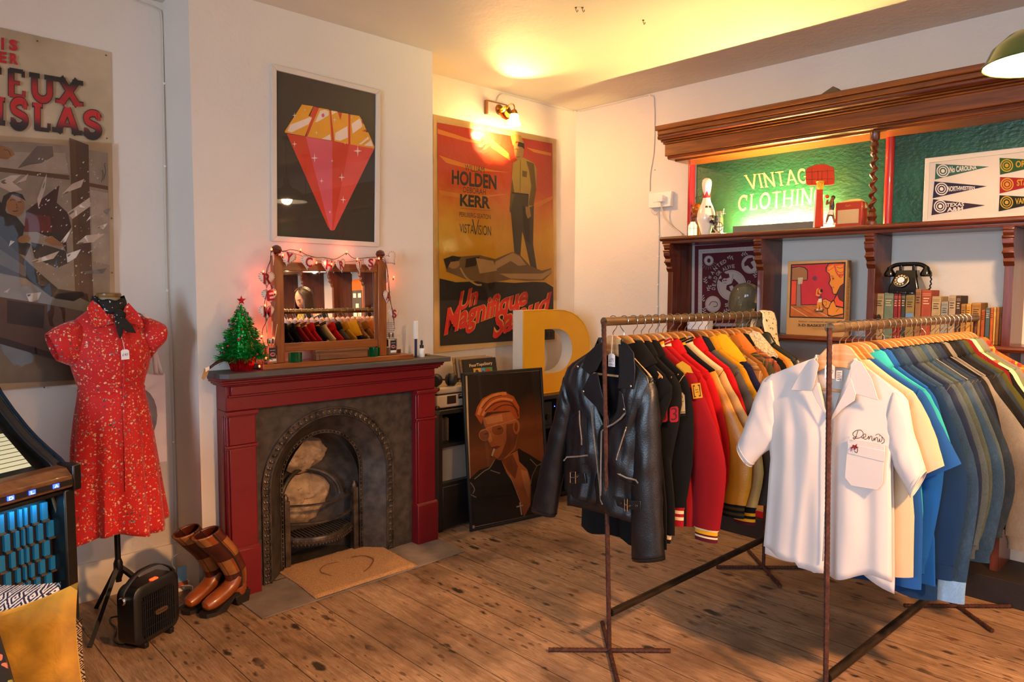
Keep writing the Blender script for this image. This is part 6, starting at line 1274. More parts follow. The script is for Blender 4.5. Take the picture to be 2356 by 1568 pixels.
def skinned(pts, edges, rad, sub=2):
    me = bpy.data.meshes.new('sk'); me.from_pydata([tuple(p) for p in pts], edges, []); o = bpy.data.objects.new('sk', me); COL.objects.link(o)
    md = o.modifiers.new('s', 'SKIN'); md.use_smooth_shade = True
    for i, r in enumerate(rad): me.skin_vertices[0].data[i].radius = (r, r)
    me.skin_vertices[0].data[0].use_root = True; sb = o.modifiers.new('u', 'SUBSURF'); sb.levels = sub; sb.render_levels = sub
    dg = bpy.context.evaluated_depsgraph_get(); e = o.evaluated_get(dg); mm_ = e.to_mesh(); vs = [tuple(v.co) for v in mm_.vertices]; fs = [tuple(p.vertices) for p in mm_.polygons]; e.to_mesh_clear(); bpy.data.objects.remove(o)
    return vs, fs
P = lambda x, y, d=0: at(x, y, X=4.44 + d)
t = thing('toy_player', 'toy basketball player figure shooting beside the orange hoop', 'figurine', at(1910, 515, X=4.44))
pts = [P(1913, 490), P(1914, 470), P(1914, 462), P(1916, 455), P(1906, 494, -.006), P(1901, 512, -.006), P(1917, 496, .008), P(1920, 513, .008), P(1909, 466, -.012), P(1900, 471, -.015), P(1903, 459, -.012), P(1909, 466, .008), P(1904, 470, .008), P(1905, 458, .004)]
vs, fs = skinned(pts, [(0, 1), (1, 2), (2, 3), (0, 4), (4, 5), (0, 6), (6, 7), (2, 8), (8, 9), (9, 10), (2, 11), (11, 12), (12, 13)], [.013, .013, .009, .009, .008, .006, .008, .006, .006, .0045, .004, .006, .0045, .004])
m = MB(); m.add(vs, fs); m.ball(P(1916, 456), .0115, 12, sz=1.15); m.build('body', 'skin_toy', t)
m = MB(); m.ball(P(1917, 454, .002), .0122, 12); m.build('hair', 'hair_toy', t)
m = MB(); m.tube([P(1913, 484), P(1914, 474), P(1914, 463)], [.014, .0155, .012], 12, flat=.8); m.build('vest', 'hair_toy', t)
m = MB(); m.tube([P(1911, 494, -.002), P(1913, 483)], [.0165, .0148], 12); m.build('shorts', 'toy_white', t)
for x, y, d in ((1899, 513, -.008), (1919, 514, .004)): m = MB(); m.tube([P(x - 3, y + 1, d), P(x + 3, y, d)], .006, 8); m.build('shoe', 'toy_white', t)
m = MB(); m.ball(P(1903, 452, -.004), .012, 14); m.build('ball', 'toy_orange', t)
# radio
t = thing('portable_radio', 'red portable radio with a pale speaker front beside the twisted post', 'radio', at(1950, 515, X=4.5)); mat('radio_red', '#a63212', .35, var=.05, coat=.3); mat('radio_cloth', '#c9a878', .8, var=.1, bump=.5, bs=900)
ya, yb_ = at(1921, 490, X=4.46).y, at(1984, 490, X=4.46).y
m = MB(); m.prism([(4.46, ya, SZ), (4.46, yb_, SZ), (4.46, yb_, SZ + .145), (4.46, yb_ + .01, SZ + .152), (4.46, ya - .01, SZ + .152), (4.46, ya, SZ + .145)], (.085, 0, 0)); m.build('case', 'radio_red', t, bevel=.006)
m = MB(); m.bx((4.456, yb_ + .02, SZ + .022), (4.462, ya - .016, SZ + .105)); m.build('speaker_front', 'radio_cloth', t, bevel=.004)
m = MB(); m.tube(bez([(4.50, ya - .02, SZ + .152), (4.50, (ya + yb_) / 2, SZ + .162), (4.50, yb_ + .02, SZ + .155), (4.50, yb_ - .006, SZ + .11)], 16), .004, 6, flat=2); m.build('strap', 'letter_cream', t)
A = Art(lambda u, v: Vector((4.457, lerp(ya, yb_, u), SZ + v)), (-1, 0, 0)); A.curve('toy_yellow', [(.38, .122), (.42, .135), (.44, .122), (.48, .130), (.5, .122), (.54, .132), (.58, .124)], .0025); A.build('script_badge', t)
# pennant frame
t = thing('pennant_frame', 'white framed set of felt college pennants leaning on the green board', 'picture', at(2240, 500, X=4.60)); XP = 4.61
mat('mat_board', '#cbbfb0', .7, var=.04); mat('pen_teal', '#2e5a50', .9, var=.1); mat('pen_navy', '#1d1d38', .9, var=.1); mat('pen_purple', '#2a1a30', .9, var=.1); mat('pen_green', '#1f4a24', .9, var=.1); mat('pen_red', '#8d1418', .9, var=.1); mat('pen_black', '#12140f', .9, var=.1); mat('pen_white', '#cfc6ba', .9, var=.05); mat('pen_gold', '#b08c2a', .9, var=.05)
Pq = pixX(XP); TLq, BLq = Pq(2128, 364), Pq(2121, 501); yR = .62
m = MB(); z1, z0, yL = TLq.z, SZ, TLq.y; m.bx((XP, yR, z0), (XP + .022, yL, z0 + .03)); m.bx((XP, yR, z1 - .026), (XP + .022, yL, z1)); m.bx((XP + .0006, yL - .026, z0 + .001), (XP + .021, yL - .0005, z1 - .001)); m.bx((XP + .0006, yR, z0 + .001), (XP + .021, yR + .026, z1 - .001)); m.build('frame', 'frame_white', t, bevel=.003)
m = MB(); m.bx((XP + .010, yR + .01, z0 + .01), (XP + .02, yL - .01, z1 - .01)); m.build('mount', 'mat_board', t)
A = Art(pixX(XP + .0095), (-1, 0, 0))
def pennant(x0, y0, x1, y1, xt, yt, mt, ml, word, wq, word2=None, wq2=None):
    A.poly(mt, [(x0, y0), (xt, yt), (x1, y1)]); cx, cy, r = x0 + 16.5, (y0 + y1) / 2 - 2, 15
    for a, b in ((r, ml), (r * .82, mt), (r * .66, ml), (r * .5, mt), (r * .3, ml)): A.ell(b, cx, cy, a, a * .98, 18)
    A.text(ml, word, wq, bold=.03)
    if word2: A.text(ml, word2, wq2, bold=.03)
pennant(2153, 377, 2151, 413, 2276, 383, 'pen_teal', 'pen_white', 'No CAROLINA', ((2185, 382), (2247, 381), (2247, 389), (2185, 398)))
pennant(2150, 417, 2146, 456, 2271, 428, 'pen_navy', 'pen_white', 'NORTHWESTERN', ((2181, 428), (2243, 428), (2243, 435), (2180, 441)))
pennant(2147, 458, 2143, 495, 2267, 472, 'pen_purple', 'pen_white', 'TEXAS', ((2178, 467), (2219, 465), (2218, 474), (2177, 476)), 'A&M', ((2179, 477), (2216, 475), (2216, 485), (2179, 487)))
pennant(2300, 363, 2301, 402, 2440, 371, 'pen_green', 'pen_gold', 'OREGON', ((2337, 370), (2405, 366), (2405, 378), (2337, 386))); pennant(2301, 407, 2300, 445, 2438, 413, 'pen_red', 'pen_gold', 'STANFORD', ((2340, 413), (2410, 408), (2410, 420), (2340, 428))); pennant(2300, 449, 2298, 486, 2436, 456, 'pen_black', 'pen_gold', 'VANDERBILT', ((2336, 456), (2410, 452), (2410, 462), (2336, 470)))
A.build('pennants', t)
# ---- first bay: printed cloth, glass head
t = thing('printed_cloth', 'maroon and white printed wanted cloth hung on the wall in the first bay', 'cloth print', at(1680, 750, X=4.65)); C4 = crop(1500, 500, 4.357); c = C4
mat('cloth_white', '#a99a94', .9, var=.08, bump=.3, bs=500); mat('cloth_maroon', '#4c0d18', .9, var=.12, bump=.3, bs=500)
A = Art(pixX(4.652), (-1, 0, 0)); A.poly('cloth_white', c((404, 232), (1130, 192), (1130, 1150), (394, 1150))); A.poly('cloth_maroon', c((430, 284), (1110, 244), (1110, 1120), (424, 1120))); A.poly('cloth_white', c((468, 322), (1090, 285), (1090, 1090), (460, 1090))); A.poly('cloth_maroon', c((505, 362), (1080, 328), (1080, 1060), (500, 1060)))
for (x, y, r) in ((570, 432, 48), (985, 470, 88), (800, 680, 147), (612, 868, 78)): A.ell('cloth_white', *c((x, y))[0], r / 4.357, r * 1.05 / 4.357, 28); A.line('cloth_maroon', [(c((x, y))[0][0] + r * .9 / 4.357 * cos(a), c((x, y))[0][1] + r * .95 / 4.357 * sin(a)) for a in [2 * pi * i / 28 for i in range(28)]], .4, True)
A.poly('cloth_maroon', c((665, 620), (700, 610), (690, 565), (720, 545), (745, 565), (770, 560), (780, 600), (740, 615), (760, 630), (700, 650))); A.ell('cloth_white', *c((730, 640))[0], 6, 7); A.ell('cloth_maroon', *c((722, 632))[0], 1.6, 1.8); A.ell('cloth_maroon', *c((742, 630))[0], 1.6, 1.8); A.line('cloth_maroon', c((715, 658), (748, 655)), .8)
A.poly('cloth_maroon', c((750, 680), (800, 660), (820, 610), (870, 660), (850, 720), (915, 715), (905, 745), (850, 760), (790, 745), (745, 720))); A.poly('cloth_white', c((775, 690), (810, 680), (830, 730), (790, 735))); A.line('cloth_maroon', c((800, 640), (815, 570)), .7)
A.ell('cloth_maroon', *c((572, 432))[0], 4, 5); A.poly('cloth_maroon', c((960, 410), (1010, 400), (1020, 430), (990, 450), (1020, 500), (1000, 520), (960, 480), (930, 490), (925, 455))); A.curve('cloth_maroon', c((575, 880), (600, 845), (650, 850), (655, 885), (620, 895)), 1.5)
for ch, x, y, a, s in (('W', 583, 600, 62, 1), ('A', 608, 553, 55, 1), ('N', 638, 513, 48, 1), ('T', 668, 481, 40, .8), ('E', 700, 458, 33, .8), ('D', 731, 440, 26, 1), ('D', 620, 712, 80, .8), ('E', 625, 675, 76, .7), ('A', 632, 640, 72, .8), ('D', 640, 605, 66, .8), ('O', 660, 566, 52, .8), ('R', 682, 545, 45, .8), ('A', 722, 518, 30, .8), ('L', 748, 505, 25, .6), ('I', 768, 497, 20, .25), ('V', 790, 492, 12, .8), ('E', 820, 488, 5, .7), ('D', 985, 745, 80, .8), ('I', 982, 712, 84, .25), ('D', 978, 680, 88, .8), ('O', 975, 645, 88, .8), ('D', 1035, 760, 80, .8), ('F', 1040, 700, 88, .8), ('S', 748, 878, 0, .8), ('É', 780, 872, -3, .8), ('L', 800, 955, 0, .8)):
    A.rot_text('cloth_white', ch, *c((x, y))[0], 8.4, 7.5 * s, a, flip=-1, bold=.02)
random.seed(9)
for x, y, a, ln in ((760, 395, -10, 60), (900, 372, 15, 60), (545, 660, 100, 70), (560, 730, 60, 60), (720, 950, 30, 60), (520, 840, 100, 40), (1035, 600, 80, 40), (530, 960, 90, 30)):
    for k in range(5): p0 = c((x + k * 12 * cos(radians(a)), y - k * 12 * sin(radians(a))))[0]; b = radians(a + (55 if k % 2 else -55)); A.ell('cloth_white', p0[0] + 2.6 * cos(b), p0[1] - 2.6 * sin(b), 3.1, 1.1, 8, -math.degrees(b))
    A.line('cloth_white', [c((x, y))[0], c((x + ln * cos(radians(a)), y - ln * sin(radians(a))))[0]], .5)
for k in range(9): a = radians(20 + k * 17); A.line('cloth_white', [(c((570, 432))[0][0] + 13 * cos(a), c((570, 432))[0][1] + 13 * sin(a)), (c((570, 432))[0][0] + 21 * cos(a), c((570, 432))[0][1] + 21 * sin(a))], .5)
for k in range(16): x = 490 + k * 36; A.line('cloth_maroon', c((x, 338 - k * 2.1), (x + 8, 342 - k * 2.1)), .5); A.line('cloth_maroon', c((482, 380 + k * 42), (486, 388 + k * 42)), .5)
A.build('cloth', t)
q = NT('smoked_glass'); q.col('#b9b79a'); q.set(rough=.04, trans=.85, ior=1.35); MAT['smoked_glass'] = q.m
hy = at(1712, 715, X=4.53).y; L = Vector((4.53, hy, 1.32)); t = thing('glass_head', 'smoky glass display head standing on the lower shelf before the maroon cloth', 'display head', L)
m = MB(); R = []; n = 24
for z, a, b, off in ((0, .055, .055, 0), (.05, .05, .052, 0), (.09, .05, .055, 0), (.125, .058, .078, .012), (.15, .064, .090, .018), (.18, .069, .098, .014), (.22, .074, .104, .006), (.26, .074, .104, -.002), (.30, .062, .088, -.008), (.325, .04, .055, -.01), (.335, .001, .001, -.01)): 
    R.append([L + Vector((a * cos(2 * pi * j / n), off + b * sin(2 * pi * j / n) + (.016 * math.exp(-((z - .175) / .018) ** 2) + .008 * math.exp(-((z - .135) / .012) ** 2) - .006 * math.exp(-((z - .21) / .014) ** 2)) * max(0, sin(2 * pi * j / n)) ** 12, z)) for j in range(n)])
m.grid(R, cv=True); m.build('head', 'smoked_glass', t); 
for s in (-1, 1): m = MB(); m.ball(L + Vector((.072 * s, -.004, .185)), .02, 10, sx=.4, sz=1.4); m.build('ear', 'smoked_glass', t)
jy0, jy1 = at(1581, 745, X=4.52).y, at(1627, 745, X=4.52).y
m = MB(); m.bx((4.52, jy1, 1.32), (4.60, jy0, 1.395)); m.build('white_box', 'tag_white', None, 'pale white box on the lower shelf under the maroon cloth', 'box', bevel=.004)
# ---- second bay: board game box
t = thing('board_game_box', 'old basketball board game box with a red picture standing in the second bay', 'game box', at(1880, 770, X=4.47)); XB = 4.47; Pb = pixX(XB)
mat('kraft_box', '#b98d55', .75, var=.12, vs=5); ink('g_red', '#b81f2c', .12); ink('g_orange', '#d9811c'); ink('g_black', '#15110f'); ink('g_tan', '#96643a'); ink('g_grey', '#8a6d62'); ink('g_floor', '#b8601c', .3); ink('g_hot', '#d8451c'); ink('g_brown', '#4a2016'); ink('g_cream', '#e0c8a0'); ink('g_plum', '#5c2a44')
TLb, BLb, TRb, BRb = Pb(1813, 604), Pb(1805, 768), Pb(1949, 595), Pb(1945, 776); m = MB(); m.bx((XB, TRb.y, 1.32), (XB + .07, TLb.y, (TLb.z + TRb.z) / 2)); m.build('box', 'kraft_box', t, bevel=.003)
cg = crop(1780, 600, 7.839); c = cg; A = Art(pixX(XB - .0005), (-1, 0, 0))
A.poly('ink_g_black', c((312, 62), (1298, 16), (1270, 1042), (282, 1020))); A.poly('ink_g_red', c((332, 82), (1276, 40), (1262, 790), (310, 800))); A.poly('ink_g_floor', c((310, 795), (1262, 775), (1255, 1020), (302, 1000))); A.poly('ink_g_hot', c((330, 360), (410, 355), (400, 790), (316, 790)))
A.line('ink_g_black', c((316, 795), (1262, 775)), 1.6); A.line('ink_g_cream', c((320, 830), (610, 1005)), .9); A.line('ink_g_brown', c((520, 800), (900, 1010)), .5); A.line('ink_g_brown', c((700, 800), (1010, 1000)), .5); A.line('ink_g_brown', c((400, 800), (760, 1010)), .5); A.line('ink_g_cream', c((760, 890), (980, 1000)), .8)
A.poly('ink_g_black', c((330, 110), (460, 92), (560, 110), (618, 160), (620, 330), (600, 352), (330, 356))); A.poly('ink_g_tan', c((334, 130), (460, 106), (550, 124), (602, 170), (604, 330), (590, 340), (334, 344)))
A.poly('ink_g_black', c((415, 350), (490, 350), (502, 815), (400, 818))); A.poly('ink_g_grey', c((424, 350), (482, 350), (490, 800), (410, 805))); A.poly('ink_g_cream', c((437, 303), (528, 300), (516, 412), (446, 415)))
for k in range(5): A.line('ink_g_black', c((440 + k * 18, 306), (455 + k * 12, 408)), .35); A.line('ink_g_black', c((440, 315 + k * 22), (520, 325 + k * 20)), .35)
A.ell('ink_g_plum', *c((744, 312))[0], 5, 5); A.poly('ink_g_tan', c((355, 815), (520, 795), (570, 820), (420, 838)))
A.poly('ink_g_black', c((945, 190), (940, 120), (985, 52), (1278, 40), (1262, 870), (1240, 850), (1100, 810), (1085, 700), (1120, 610), (1075, 600), (1060, 560), (1050, 500), (1008, 430), (990, 400), (1020, 340), (1005, 230))); A.poly('ink_g_orange', c((958, 180), (962, 120), (1000, 66), (1100, 84), (1270, 60), (1264, 400), (1200, 450), (1130, 590), (1085, 592), (1070, 545), (1062, 490), (1016, 420), (1010, 400), (1034, 340), (1015, 230)))
A.poly('ink_g_hot', c((958, 180), (962, 120), (1000, 60), (1100, 50), (1275, 50), (1268, 250), (1200, 290), (1150, 250), (1110, 110), (1000, 180))); A.poly('ink_g_orange', c((980, 160), (985, 110), (1080, 66), (1090, 100), (1010, 160))); A.poly('ink_g_orange', c((1120, 90), (1260, 70), (1255, 230), (1170, 230)))
for l in (((1110, 100), (1120, 180), (1160, 250), (1200, 290)), ((1140, 110), (1200, 130), (1262, 110)), ((1150, 180), (1210, 210), (1262, 190)), ((1030, 276), (1060, 270), (1085, 284)), ((1050, 310), (1075, 300), (1100, 318)), ((1060, 470), (1080, 478), (1095, 470)), ((1195, 250), (1200, 300), (1230, 290), (1255, 240))): A.curve('ink_g_black', c(*l), .9, 12)
A.ell('ink_g_black', *c((1076, 325))[0], 1.4, 1.8); A.poly('ink_g_brown', c((1265, 410), (1200, 460), (1150, 600), (1200, 690), (1262, 730))); A.poly('ink_g_hot', c((1150, 610), (1190, 700), (1260, 740), (1255, 830), (1240, 850), (1120, 790), (1100, 700)))
A.poly('ink_g_black', c((1090, 690), (1010, 760), (970, 860), (980, 980), (1060, 1005), (1262, 960), (1262, 830), (1120, 800))); A.poly('ink_g_orange', c((1085, 720), (1020, 780), (985, 870), (990, 965), (1060, 990), (1258, 945), (1255, 850), (1130, 830))); A.poly('ink_g_black', c((880, 700), (940, 676), (1050, 735), (1000, 860), (930, 850), (880, 770))); A.poly('ink_g_orange', c((892, 705), (940, 690), (1035, 740), (990, 845), (935, 838), (895, 765)))
A.curve('ink_g_black', c((905, 740), (950, 730), (960, 790), (930, 800)), .8, 8); A.curve('ink_g_black', c((1130, 915), (1160, 880), (1190, 850)), .8, 8)
A.poly('ink_g_black', c((735, 880), (830, 850), (915, 872), (890, 915), (760, 912))); A.poly('ink_g_tan', c((748, 882), (830, 858), (900, 874), (880, 902), (765, 902))); A.poly('ink_g_orange', c((790, 720), (875, 720), (880, 860), (850, 868), (832, 780), (815, 870), (785, 865))); A.poly('ink_g_cream', c((815, 680), (872, 668), (878, 740), (805, 745))); A.poly('ink_g_plum', c((810, 610), (870, 600), (872, 672), (815, 684))); A.poly('ink_g_orange', c((765, 610), (780, 510), (830, 480), (800, 540), (792, 600), (850, 610), (830, 640), (775, 630))); A.ell('ink_g_orange', *c((845, 550))[0], 4, 5); A.ell('ink_g_black', *c((868, 535))[0], 3, 4); A.poly('ink_g_cream', c((780, 862), (815, 868), (810, 890), (775, 885))); A.poly('ink_g_cream', c((848, 862), (885, 850), (882, 872), (840, 878)))
A.text('ink_g_black', 'Eldon. champion games', c((462, 1075), (1100, 1085), (1100, 1118), (462, 1105))); A.text('ink_g_black', '3-D BASKETBALL', c((445, 1130), (1130, 1145), (1130, 1195), (445, 1175)), bold=.02); A.line('ink_g_tan', c((710, 1215), (1000, 1225)), 1)
A.build('cover_picture', t)
A = Art(lambda u, v: Vector((XB + .035 + v * .012, TRb.y - .0006, lerp(1.42, 1.70, u))), (0, -1, 0)); A.text('ink_g_tan', '3-D BASKETBALL', ((0, -1), (1, -1), (1, 1), (0, 1)), bold=.02); A.build('side_lettering', t)
# ---- third bay: books and telephone
random.seed(4); XK = 4.46
bk = [(465, 545, 805, 'a08458', 'tall buff'), (548, 638, 798, '5f6f5a', 'grey green'), (640, 679, 802, '7a1418', 'thin crimson'), (681, 708, 800, '8d221c', 'thin scarlet'), (710, 750, 800, '2f302b', 'charcoal'), (752, 836, 815, '87703c', 'olive and gold'), (842, 898, 762, '8a5c34', 'tall brown'), (902, 996, 772, '984024', 'tall rust red'), (1000, 1086, 832, 'a88e62', 'mottled buff'), (1090, 1158, 882, '8a877c', 'short grey'), (1162, 1228, 822, 'a68e70', 'pale pink buff'), (1232, 1276, 825, '3a2418', 'dark brown'), (1280, 1326, 905, '98682a', 'ochre'), (1330, 1376, 905, 'c08a2a', 'bright yellow ochre'), (1380, 1470, 893, '9e6e30', 'wide mustard'), (1475, 1510, 962, '9a4518', 'orange paperback'), (1515, 1560, 940, '3a5058', 'blue grey paperback'), (1562, 1592, 938, 'b0561c', 'bright orange paperback'), (1594, 1616, 935, 'c29c56', 'thin cream paperback'), (1619, 1648, 935, 'a0642a', 'tan paperback'), (1652, 1690, 937, '683e1e', 'brown leather')]
mat('page_edge', '#b79d74', .9, var=.1); mat('spine_dark', '#2a2018', .8, var=0); mat('spine_light', '#cdb284', .8, var=0)
for i, (a, b, yt, colr, lab) in enumerate(bk):
    xa, xb, yy = 1900 + a / 4.127, 1900 + b / 4.127, 480 + yt / 4.127; pa, pb = at(xa, 720, X=XK), at(xb, 720, X=XK); zt = at((xa + xb) / 2, yy, X=XK).z
    t = thing('book', lab + ' book, %s in the row on the third bay shelf' % ('first second third fourth fifth sixth seventh eighth ninth tenth eleventh twelfth thirteenth fourteenth fifteenth sixteenth seventeenth eighteenth nineteenth twentieth last'.split()[i]), 'book', (XK + .07, (pa.y + pb.y) / 2, 1.32), 'old books in the third bay')
    wd = pa.y - pb.y; m = MB(); m.bx((XK, pb.y + .0006, 1.32), (XK + .14, pa.y - .0006, zt)); m.build('cover', mat('book_' + colr, '#' + colr, .75, var=.15, vs=30), t, bevel=.003)
    m = MB(); m.bx((XK + .004, pb.y + .003, zt - .003), (XK + .136, pa.y - .003, zt + .0005)); m.build('pages', 'page_edge', t)
    A = Art(lambda u, v: Vector((XK - .0004, lerp(pa.y, pb.y, u), lerp(1.32, zt, v))), (-1, 0, 0)); mk = 'spine_light' if i in (1, 2, 3, 4, 7, 11, 16) else 'spine_dark'
    for v in (.93, .90): A.line(mk, [(.08, v), (.92, v)], .006)
    for k in range(3 if wd > .014 else 0): A.line(mk, [(.2, .84 - k * .05), (.8 - .12 * (k % 2), .84 - k * .05)], .018)
    if i in (0, 5, 10): A.ell(mk, .5, .45, .3, .1)
    if i == 5: A.rect('ink_cover_blue', .08, .35, .92, .6)
    A.line(mk, [(.08, .08), (.92, .08)], .006); A.build('spine_print', t)
mat('bakelite', '#0c0b0b', .2, var=.05, coat=.5); PZ = at(2060, 671, X=4.52).z
pa, pb = at(2049, 640, X=4.50), at(2120, 640, X=4.50); PZ = 1.585; L = Vector((4.53, (pa.y + pb.y) / 2, PZ)); hw = (pa.y - pb.y) / 2
t = thing('rotary_telephone', 'black bakelite rotary telephone sitting on top of the old books', 'telephone', L)
m = MB(); m.grid([[L + Vector((x * sx_, y * hw * sy_, z)) for x, y in ((-.07, 1), (-.07, -1), (.07, -1), (.07, 1))] for z, sx_, sy_ in ((0, 1, 1), (.035, .98, .98), (.10, .62, .74), (.135, .45, .66))], cv=True); m.add([L + Vector((x * .45, y * hw * .66, .135)) for x, y in ((-.07, 1), (-.07, -1), (.07, -1), (.07, 1))], [(0, 1, 2, 3)]); m.build('body', 'bakelite', t, bevel=.008)
dc, dn = L + Vector((-.062, .012, .075)), Vector((-.91, 0, .42)); R = dn.to_track_quat('Z', 'Y').to_matrix().to_4x4()
for nm, mt, pr in (('dial_ring', 'nickel', [(.041, .0), (.041, .006), (.036, .008)]), ('dial_card', 'spine_light', [(.036, .007), (.036, .0075)]), ('finger_wheel', 'bakelite', [(.035, .0085), (.035, .010)]), ('dial_centre', 'tag_white', [(.019, .0105), (.019, .0115)])):
    m = MB(); m.lathe(pr, (0, 0, 0), 28); m.v = [dc + R @ v for v in m.v]; o = m.build(nm, mt, t)
m = MB()
for k in range(10): a = radians(30 + k * 30); m.lathe([(.0055, .0112), (.0055, .0116)], (.0275 * cos(a), .0275 * sin(a), 0), 10)
m.v = [dc + R @ v for v in m.v]; m.build('finger_holes', 'spine_light', t)
for s in (-1, 1): m = MB(); m.bx(L + Vector((-.02, s * hw * .42 - .008, .13)), L + Vector((.02, s * hw * .42 + .008, .165))); m.build('cradle', 'bakelite', t, bevel=.004)
m = MB(); HZ = .155; m.tube(bez([L + Vector((0, hw * 1.25, HZ - .01)), L + Vector((0, hw * .8, HZ + .012)), L + Vector((0, 0, HZ + .016)), L + Vector((0, -hw * .8, HZ + .012)), L + Vector((0, -hw * 1.25, HZ - .01))], 20), .012, 10)
for s in (-1, 1): m.lathe([(.026, -.052), (.031, -.045), (.030, -.03), (.018, -.01), (.013, .005)], L + Vector((-.002, s * hw * 1.18, HZ - .004)), 18)
m.build('handset', 'bakelite', t)
m = MB(); sp = bez([L + Vector((0, -hw * 1.28, HZ)), L + Vector((-.005, -hw * 1.5, .10)), L + Vector((-.01, -hw * 1.48, .03)), L + Vector((-.03, -hw * 1.3, .004)), L + Vector((-.08, -hw * .5, .006)), L + Vector((-.082, hw * .3, .012))], 60)
m.tube([p + Vector((.003 * cos(i * 1.6), .003 * sin(i * 1.6), 0)) for i, p in enumerate(sp)], .004, 6); m.build('plaited_cord', 'bakelite', t)
# ---- box on the plinth, toy seen only in the mirror
t = thing('red_box', 'brown cardboard box with a red printed side on the dark plinth behind the jackets', 'box', (4.45, 2.2, .137)); Px = pixX(4.33)
yA, yB = Px(1640, 1165).y, Px(1735, 1190).y; m = MB(); m.bx((4.33, yB - .2, .137), (4.60, yA + .1, .19)); m.build('carton', 'kraft_box', t); m = MB(); m.bx((4.327, yB - .2, .137), (4.33, yA + .1, .178)); m.build('red_side', 'pin_red', t)
A = Art(pixX(4.3265), (-1, 0, 0)); A.text('tag_white', 'VER', ((1662, 1169), (1678, 1173), (1678, 1179), (1662, 1175)), bold=.03); A.build('white_lettering', t)
mat('toy_pinball_orange', '#d8641a', .4, var=.05); mat('toy_panel', '#4a4a4c', .5, var=.2, vs=20)
L = Vector((4.52, -.02, 1.32)); t = thing('toy_pinball', 'orange framed toy pinball machine on the lower shelf, seen in the mirror', 'toy', L)
m = MB(); m.bx(L + Vector((-.03, -.13, 0)), L + Vector((.03, .13, .50))); m.build('case', 'toy_pinball_orange', t, bevel=.03)
A = Art(lambda u, v: L + Vector((-.031, -u * .105, .20 + v * .17)), (-1, 0, 0)); A.rect('toy_panel', -1, -1, 1, 1)
for x0, y0, x1, y1 in ((-.8, .5, -.2, .8), (.2, .5, .8, .8), (-.3, -.2, .3, .1), (-.8, -.8, -.1, -.5), (.1, -.8, .8, -.5)): A.rect('tag_white', x0, y0, x1, y1)
A.build('playfield', t)
m = MB(); m.bx((4.48, .20, 1.32), (4.62, .38, 1.52)); m.build('storage_box', 'spine_dark', None, 'dark storage box on the lower shelf near the mirror woman', 'box', bevel=.004)
# ---- person seen only in the mirror
PX, PY = 3.95, .02
t = thing('person', 'woman with long brown hair and a dark jacket looking down, seen in the mirror', 'person', (PX, PY, 0))
mat('skin', '#c98f70', .5, var=.04, sss=.1); mat('hair_brown', '#2b170c', .5, var=.3, vs=40); mat('jacket_dark', '#15161a', .85, var=.1); mat('top_mustard', '#8d7d1f', .85, var=.1); mat('jeans_dark', '#1a2233', .9, var=.15); mat('shoe_black', '#0e0d0d', .5); mat('lip_rose', '#a34a48', .5, var=0); mat('eye_dark', '#1a0f0a', .3, var=0)
F = Matrix.Translation((PX, PY, 0)) @ Matrix.Rotation(radians(-8), 4, 'Z') @ Matrix.Scale(1.08, 4)      # local -x is the way she faces
pts = [(0, 0, .92), (0, 0, 1.08), (-.05, 0, 1.24), (-.08, 0, 1.33), (-.11, 0, 1.40), (0, .09, .86), (-.01, .10, .48), (.02, .10, .09), (-.10, .11, .04), (0, -.09, .86), (-.01, -.10, .48), (.02, -.10, .09), (-.10, -.11, .04),
       (-.07, .16, 1.29), (-.05, .23, 1.06), (-.24, .17, .98), (-.33, .13, 1.0), (-.07, -.16, 1.29), (-.05, -.23, 1.06), (-.24, -.17, .98), (-.33, -.13, 1.0)]
ed = [(0, 1), (1, 2), (2, 3), (3, 4), (0, 5), (5, 6), (6, 7), (7, 8), (0, 9), (9, 10), (10, 11), (11, 12), (2, 13), (13, 14), (14, 15), (15, 16), (2, 17), (17, 18), (18, 19), (19, 20)]
rad = [.13, .11, .115, .05, .048, .085, .055, .04, .035, .085, .055, .04, .035, .058, .045, .033, .03, .058, .045, .033, .03]
vs, fs = skinned(pts, ed, rad); m = MB(F); m.add(vs, fs)
HC = Vector((-.145, 0, 1.475)); HR = Matrix.Rotation(radians(-28), 4, 'Y'); R = []; n = 24
for k in range(13):
    a = -pi / 2 + pi * k / 12; zz = .115 * sin(a); rw = cos(a)
    row = []
    for j in range(n):
        b = 2 * pi * j / n; x = -.092 * rw * cos(b); y = .074 * rw * sin(b) * (1 if zz > -.03 else .82); fr = max(0, cos(b)) ** 10
        x -= fr * (.020 * math.exp(-((zz + .018) / .018) ** 2) + .006 * math.exp(-((zz + .058) / .012) ** 2) - .006 * math.exp(-((zz - .012) / .014) ** 2)); row.append(HC + HR @ Vector((x, y, zz)))
    R.append(row)
m.grid(R, cv=True)
